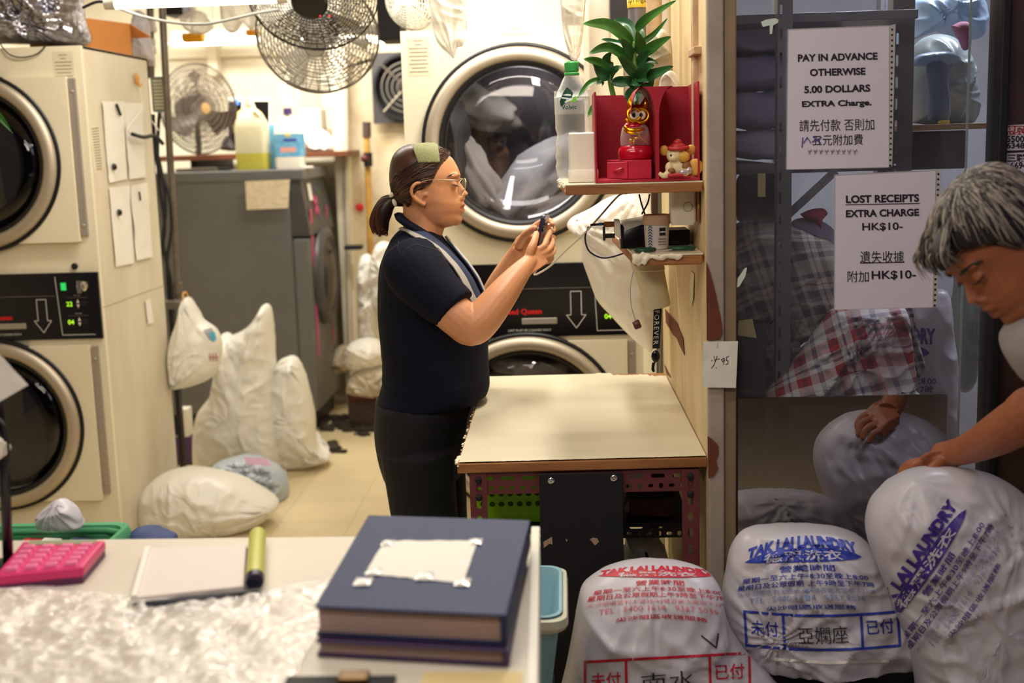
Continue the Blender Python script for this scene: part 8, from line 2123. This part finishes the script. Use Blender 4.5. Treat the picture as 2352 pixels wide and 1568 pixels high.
# white duct panel and cable tray on the back wall, upper fittings
struct(B().box(at(744, 250, 7.6).x, at(800, 250, 7.6).x, 7.55, 7.98, at(770, 335, 7.6).z, at(770, 170, 7.6).z).build('trim_9', M_['wall_white'], bevel=.01))
struct(B().box(at(384, 120, 7.95).x, at(810, 120, 7.95).x, 7.93, 8.0, at(500, 132, 7.95).z, at(500, 112, 7.95).z).build('trim_10', M_['wall_white'], bevel=.004))
struct(B().box(at(478, 120, 7.9).x, at(500, 120, 7.9).x, 7.86, 7.98, at(490, 175, 7.9).z, at(490, 80, 7.9).z).build('trim_11', M_['wall_white'], bevel=.004))
for k, (px, py, w, h, m, nm, l) in enumerate(((443, 82, .05, .03, 'amber_lamp', 'amber_light', 'amber plastic light under the ceiling left of the big fan'), (580, 72, .03, .02, 'amber_lamp', 'amber_light', 'small amber fitting beside the big fan'))):
    if k == 0: mat('amber_lamp', (236, 180, 40), .4, transl=.3)
    c = at(px, py, 5.9); t = thing(nm, l, 'light fitting', tuple(c)); B().box(c.x-w, c.x+w, 5.88, 5.94, c.z-h, c.z+h*.4).build('shade', M_[m], t, bevel=.008); B().tube([c, Vector((c.x, c.y, 2.6))], .006, 6).build('hanger', M_['steel_dark'], t)
bag('hanging_plastic', [(505, -10), (580, -20), (590, 30), (580, 70), (560, 50), (540, 74), (520, 70), (508, 40)], (545, 30), 5.2, .05, 'milky_plastic', 'crumpled clear plastic hanging under the ceiling left of the fan', 'plastic bag', wr=.014)
hb_s = bag('hanging_plastic', [(410, 40), (440, 25), (470, 30), (490, 60), (470, 78), (430, 72)], (450, 52), 5.4, .04, 'milky_plastic', 'small clear plastic bundle under the ceiling near the pipe', 'plastic bag', wr=.012)
c = at(450, 45, 5.4); B().tube([c, Vector((c.x, c.y, 2.6))], .003, 6).build('string', M_['cable_white'], hb_s)
tag(B().box(at(372, 20, 6.4).x, at(420, 20, 6.4).x, 6.4, 6.6, at(400, 34, 6.4).z, 2.55).build('wall_cabinet', M_['black_matte'], None, bevel=.004), 'dark box under the ceiling behind the steel pipe', 'box')
# right of the aisle: bamboo pole, red ball, pipe, bags, debris
po = thing('bamboo_pole', 'yellow bamboo pole with black joints leaning on the stained wall', 'pole', tuple(at(850, 540, 7.0)))
B().tube([at(862, 935, 7.1), at(842, 300, 7.0)], .018, 10).build('pole', mat('bamboo', (206, 160, 78), .5, var=(170, 120, 50), vscale=12), po, smooth='auto')
B().tube([at(843, 316, 7.0), at(842, 280, 7.0)], .024, 10).build('pole_tip', M_['dark_brown'], po, smooth='auto'); B().tube([at(846, 382, 6.99), at(845, 350, 6.99)], .025, 10).build('joint', M_['black_matte'], po, smooth='auto')
B().ball(at(838, 364, 6.97), .024, 12).build('red_grip', M_['dark_red'], po, smooth=True)
c = at(826, 476, 7.185); tag(B().ball(c, .024, 14).build('red_valve', M_['red_letters'], None, smooth=True), 'small red valve knob low on the stained wall', 'valve')
cable('wall_pipe', [(792, 100, 7.05), (796, 400, 7.05), (806, 900, 7.05)], .016, 'pipe_white', 'thin white pipe down the wall corner beside the washer', cat='pipe')
b = B(); c = at(812, 568, 6.95); b.box(c.x-.05, c.x+.05, 6.92, 7.0, c.z-.012, c.z+.012); tag(b.build('pipe_clamp', M_['black_matte'], None, bevel=.003), 'dark clamp on the wall corner pipe', 'clamp')
for pts, cc, Y, m, l in (([(826, 780), (822, 640), (830, 590), (852, 588), (868, 640), (872, 760), (868, 800)], (848, 700), 6.75, 'bag_white', 'tall white sack standing in the corner behind the woman'),
                         ([(856, 700), (850, 620), (862, 566), (890, 556), (930, 600), (930, 760)], (890, 660), 6.65, 'bag_white', 'white sack just behind the woman\'s back'),
                         ([(790, 830), (800, 792), (840, 776), (880, 790), (890, 830), (850, 850), (805, 848)], (840, 815), 6.55, 'bag_white', 'flattened white sack, upper one by the washer\'s corner'),
                         ([(795, 900), (806, 862), (850, 842), (900, 850), (920, 890), (890, 905), (820, 908)], (855, 878), 6.5, 'bag_dirty', 'dirty white sack on the floor behind the woman'),
                         ([(795, 850), (760, 862), (752, 840), (770, 800), (796, 796)], (776, 830), 6.95, 'bag_dirty', 'small dirty sack beside the washer front')):
    bag('sack', pts, cc, Y, .12, m, l, 'sack', 'white sacks in the corner by the washer', wr=.02)
x0, x1 = at(798, 920, 6.5).x, at(866, 920, 6.5).x; t = thing('carton', 'dark red carton on the floor by the washer corner', 'carton', ((x0+x1)/2, 6.6, 0))
B().box(x0, x1, 6.5, 6.75, .0, at(830, 922, 6.5).z).build('carton_base', M_['dark_brown'], t, bevel=.004); B().box(x0, x1, 6.5, 6.75, at(830, 922, 6.5).z, at(830, 898, 6.5).z).build('carton_top', M_['dark_red'], t, bevel=.004)
gb_ = B(); rnd = random.Random(4)
for i in range(60):
    px, py = rnd.uniform(735, 860), rnd.uniform(955, 1040)
    if px > 800 and py > 1000: continue
    p = atz(px, py, .0); s = rnd.uniform(.01, .035); gb_.ball(p+Vector((0, 0, s*.3)), (s*1.5, s*1.2, s*.5), 8)
me = fuse(gb_, .008, 2); me.materials.append(M_['grime']); displace(me, lambda p: .008*noise.noise(p*60)); tag(link('floor_debris', me, None, smooth=True), 'dark lint and grime piled on the floor at the washer foot', 'debris', kind='stuff')
# bags on the aisle floor
hb2 = bag('carrier_bag', [(420, 690), (430, 682), (440, 692), (462, 730), (496, 756), (508, 796), (498, 850), (470, 876), (405, 893), (398, 880), (390, 830), (394, 780), (408, 740)], (448, 810), 5.16, .11, 'bag_white', 'white carrier bag hanging from a hook on the steel pipe', wr=.007, knots=((426, 690), (408, 886)), kamp=.018)
F = Flat(); F.poly([(466, -758), (486, -752), (496, -770), (492, -786), (480, -780)], 0); F.poly([(480, -764), (494, -762), (497, -780), (486, -784)], 1)
for i in range(3): F.line([(482+i*7, -812), (484+i*7, -828)], 3, 2); F.line([(480+i*7, -820), (487+i*7, -820)], 3, 2)
F.on('print', [M_['cable_grey'], mat('logo_blue', (70, 160, 190), .5), mat('logo_red', (190, 130, 130), .6)], ray_fn(hb2, .002), hb2, maxlen=10)
tag(B().tube([at(424, 700, 5.13), at(420, 676, 5.17), at(428, 672, 5.20), at(434, 690, 5.21)], .004, 6, smooth=4).build('hook', M_['hook_yellow'], None, smooth=True), 'small orange hook holding the white carrier bag', 'hook')
settle(bag('plastic_sack', [(605, 700), (596, 716), (570, 750), (530, 770), (514, 764), (505, 800), (498, 850), (490, 900), (456, 950), (448, 1020), (456, 1075), (520, 1085), (640, 1084), (650, 1000), (634, 880), (628, 800), (622, 720), (614, 698)], (555, 940), 5.62, .20, 'bag_white', 'tall white plastic sack with a pointed top before the grey washer', wr=.014, knots=((608, 706), (520, 770)), kamp=.03, n=200, rings=36, seed=5), .002)
settle(bag('plastic_sack', [(664, 817), (640, 830), (628, 870), (620, 930), (622, 1000), (632, 1070), (680, 1078), (732, 1066), (757, 1052), (726, 1030), (722, 960), (708, 890), (690, 836), (676, 818)], (675, 960), 5.66, .14, 'bag_white', 'smaller white plastic sack right of the tall pointed one', wr=.012, knots=((668, 825), (740, 1050)), kamp=.024, seed=8), .002)
settle(bag('plastic_sack', [(470, 1090), (500, 1062), (560, 1048), (610, 1058), (648, 1085), (662, 1130), (645, 1156), (590, 1165), (500, 1150), (466, 1120)], (570, 1108), 5.16, .14, 'bag_blue', 'pale blue tied plastic bag lying behind the front white sack', wr=.020, knots=((560, 1062), (620, 1090)), kamp=.022, seed=10), .002)
tag(B().quadsheet(at(566, 1066, 5.03), at(626, 1070, 5.03), at(612, 1052, 5.06), at(560, 1048, 5.06), 8, 6, .002, .01, seed=4).build('pink_flap', mat('film_pink', (216, 176, 200), .4, transl=.2), None, smooth=True), 'pale pink plastic strip on the blue tied bag', 'plastic strip')
settle(bag('plastic_sack', [(320, 1180), (330, 1130), (360, 1096), (410, 1078), (470, 1080), (540, 1098), (600, 1130), (636, 1158), (626, 1180), (590, 1205), (540, 1222), (480, 1232), (400, 1232), (335, 1226), (318, 1206)], (460, 1160), 4.75, .20, 'bag_white', 'plump cream white sack lying on the floor nearest the counter', wr=.011, knots=((636, 1160),), kamp=.02, n=200, rings=36, seed=3), .002)
for k, (px0, px1, py0, py1, m, l) in enumerate(((408, 446, 1005, 1100, mat('box_violet', (84, 62, 110), .5), 'violet detergent box in the dark gap by the left dryer'), (404, 446, 1060, 1092, mat('box_pink', (176, 60, 120), .5), 'pink detergent box at the bottom of the dark gap'), (410, 434, 940, 1004, M_['white_plastic'], 'small white box in the dark gap by the left dryer'))):
    Y = 5.75+.1*(k == 1); x0, x1 = at(px0, py1, Y).x, at(px1, py1, Y).x; tag(B().box(x0, x1, Y, Y+.08, (max(0, at(px0, py1, Y).z)), at(px0, py0, Y).z).build('detergent_box', m, None, bevel=.004), l, 'box')
# ---- above and beside the right dryer
zb_ = rtop
tag(B().hexa([(at(1072, 60, 4.3).x, 4.3, rtop+.001), (at(1300, 60, 4.3).x, 4.3, rtop+.001), (at(1300, 60, 4.3).x, 4.33, rtop+.001), (at(1072, 60, 4.3).x, 4.33, rtop+.001)], [(at(1072, 60, 4.3).x, 4.34, 2.2), (at(1300, 60, 4.3).x, 4.34, 2.2), (at(1300, 60, 4.3).x, 4.37, 2.2), (at(1072, 60, 4.3).x, 4.37, 2.2)]).build('grey_board', mat('board_grey', (176, 168, 160), .6), None, bevel=.003), 'plain grey board leaning on top of the right dryer', 'board')
bag('hanging_plastic', [(986, -40), (1070, -40), (1070, 40), (1066, 100), (1050, 110), (1042, 134), (1030, 124), (1016, 112), (1000, 88), (990, 40)], (1030, 40), 3.75, .035, 'milky_plastic', 'clear plastic bag hanging at the top before the right dryer', 'plastic bag', wr=.010, knots=((1042, 128),), kamp=.012)
bag('hanging_plastic', [(1282, -60), (1345, -60), (1344, 20), (1338, 90), (1330, 132), (1314, 138), (1302, 110), (1290, 50)], (1318, 20), 3.3, .035, 'milky_plastic', 'long cream plastic wrap hanging above the water bottle', 'plastic bag', wr=.010, knots=((1320, 138),), kamp=.014)
x_ = at(1374, 200, 3.75).x; tag(B().tube([(x_+.2, 3.75, 1.44), (x_+.06, 3.75, 1.44), (x_, 3.75, 1.50), (x_, 3.75, 2.6)], .042, 24).build('drain_pipe', M_['pipe_white'], None, smooth='auto'), 'thick cream drain pipe behind the plant', 'pipe')
tag(B().box(at(1402, 20, 3.62).x, at(1446, 20, 3.62).x, 3.62, 3.7, at(1420, 50, 3.62).z, 2.3).build('vent_box', M_['black_matte'], None, bevel=.004), 'dark box at the top behind the plant', 'box')
gb2 = thing('gas_pipe', 'dark grey gas pipe with a yellow wrapped label above the plant', 'pipe', tuple(at(1464, 60, 3.3)))
xg = at(1464, 60, 3.3).x; B().tube([(xg, 3.3, at(1464, 400, 3.3).z), (xg, 3.3, 2.6)], .024, 20).build('pipe', mat('pipe_dark', (104, 98, 100), .45, .4), gb2, smooth='auto')
zg0, zg1 = at(1464, 19, 3.3).z, at(1464, -14, 3.3).z; B().lathe([(.0255, zg0), (.0262, zg0+.001), (.0262, zg1), (.0255, zg1)], (xg, 3.3, 0), n=28).build('yellow_wrap', mat('wrap_yellow', (222, 188, 60), .5), gb2, smooth=True)
F = Flat(); fit(F, 'Springas', 0, 0, .062, .019, 0, bold=.0); F.on('wrap_letters', M_['ink_black'], cyl_fn(xg, 3.3, .0266, (zg0+zg1)/2, .0006), gb2, maxlen=.004)
for px, r, m, l in ((1504, .020, 'rust_paint', 'rust-stained conduit on the partition right of the plant'), (1528, .014, 'pipe_white', 'thin cream conduit on the partition near the plant')):
    Y = 3.05; c = at(px, 100, Y); tag(B().tube([(min(c.x, xp0-r-.002), Y, zA+.0), (min(c.x, xp0-r-.002), Y, 2.6)], r, 14).build('conduit', M_[m], None, smooth='auto'), l, 'pipe')
rc_ = thing('rusty_conduit', 'rust-streaked cream channel with clips on the partition above the red case', 'conduit', (xp0-.006, 2.72, zA))
B().box(xp0-.012, xp0, 2.66, 2.70, zA+.001, 2.6).build('channel', M_['rust_paint'], rc_, bevel=.002)
for zz_ in (at(1580, 120, 2.66).z, at(1580, -60, 2.66).z): B().box(xp0-.016, xp0, 2.60, 2.72, zz_-.008, zz_+.008).build('clip', M_['rust_paint'], rc_, bevel=.002)
bag('plastic_cup_bag', [(1488, 180), (1490, 120), (1494, 86), (1520, 66), (1540, 90), (1544, 130), (1540, 186)], (1516, 130), 2.93, .03, 'bag_dirty', 'crumpled brownish plastic pack behind the plant leaves', 'plastic bag', wr=.006)
bag('plastic_film', [(1512, 205), (1520, 176), (1540, 162), (1556, 176), (1560, 205)], (1536, 186), 2.84, .015, 'milky_plastic', 'wisp of clear plastic behind the red case', 'plastic', wr=.006)
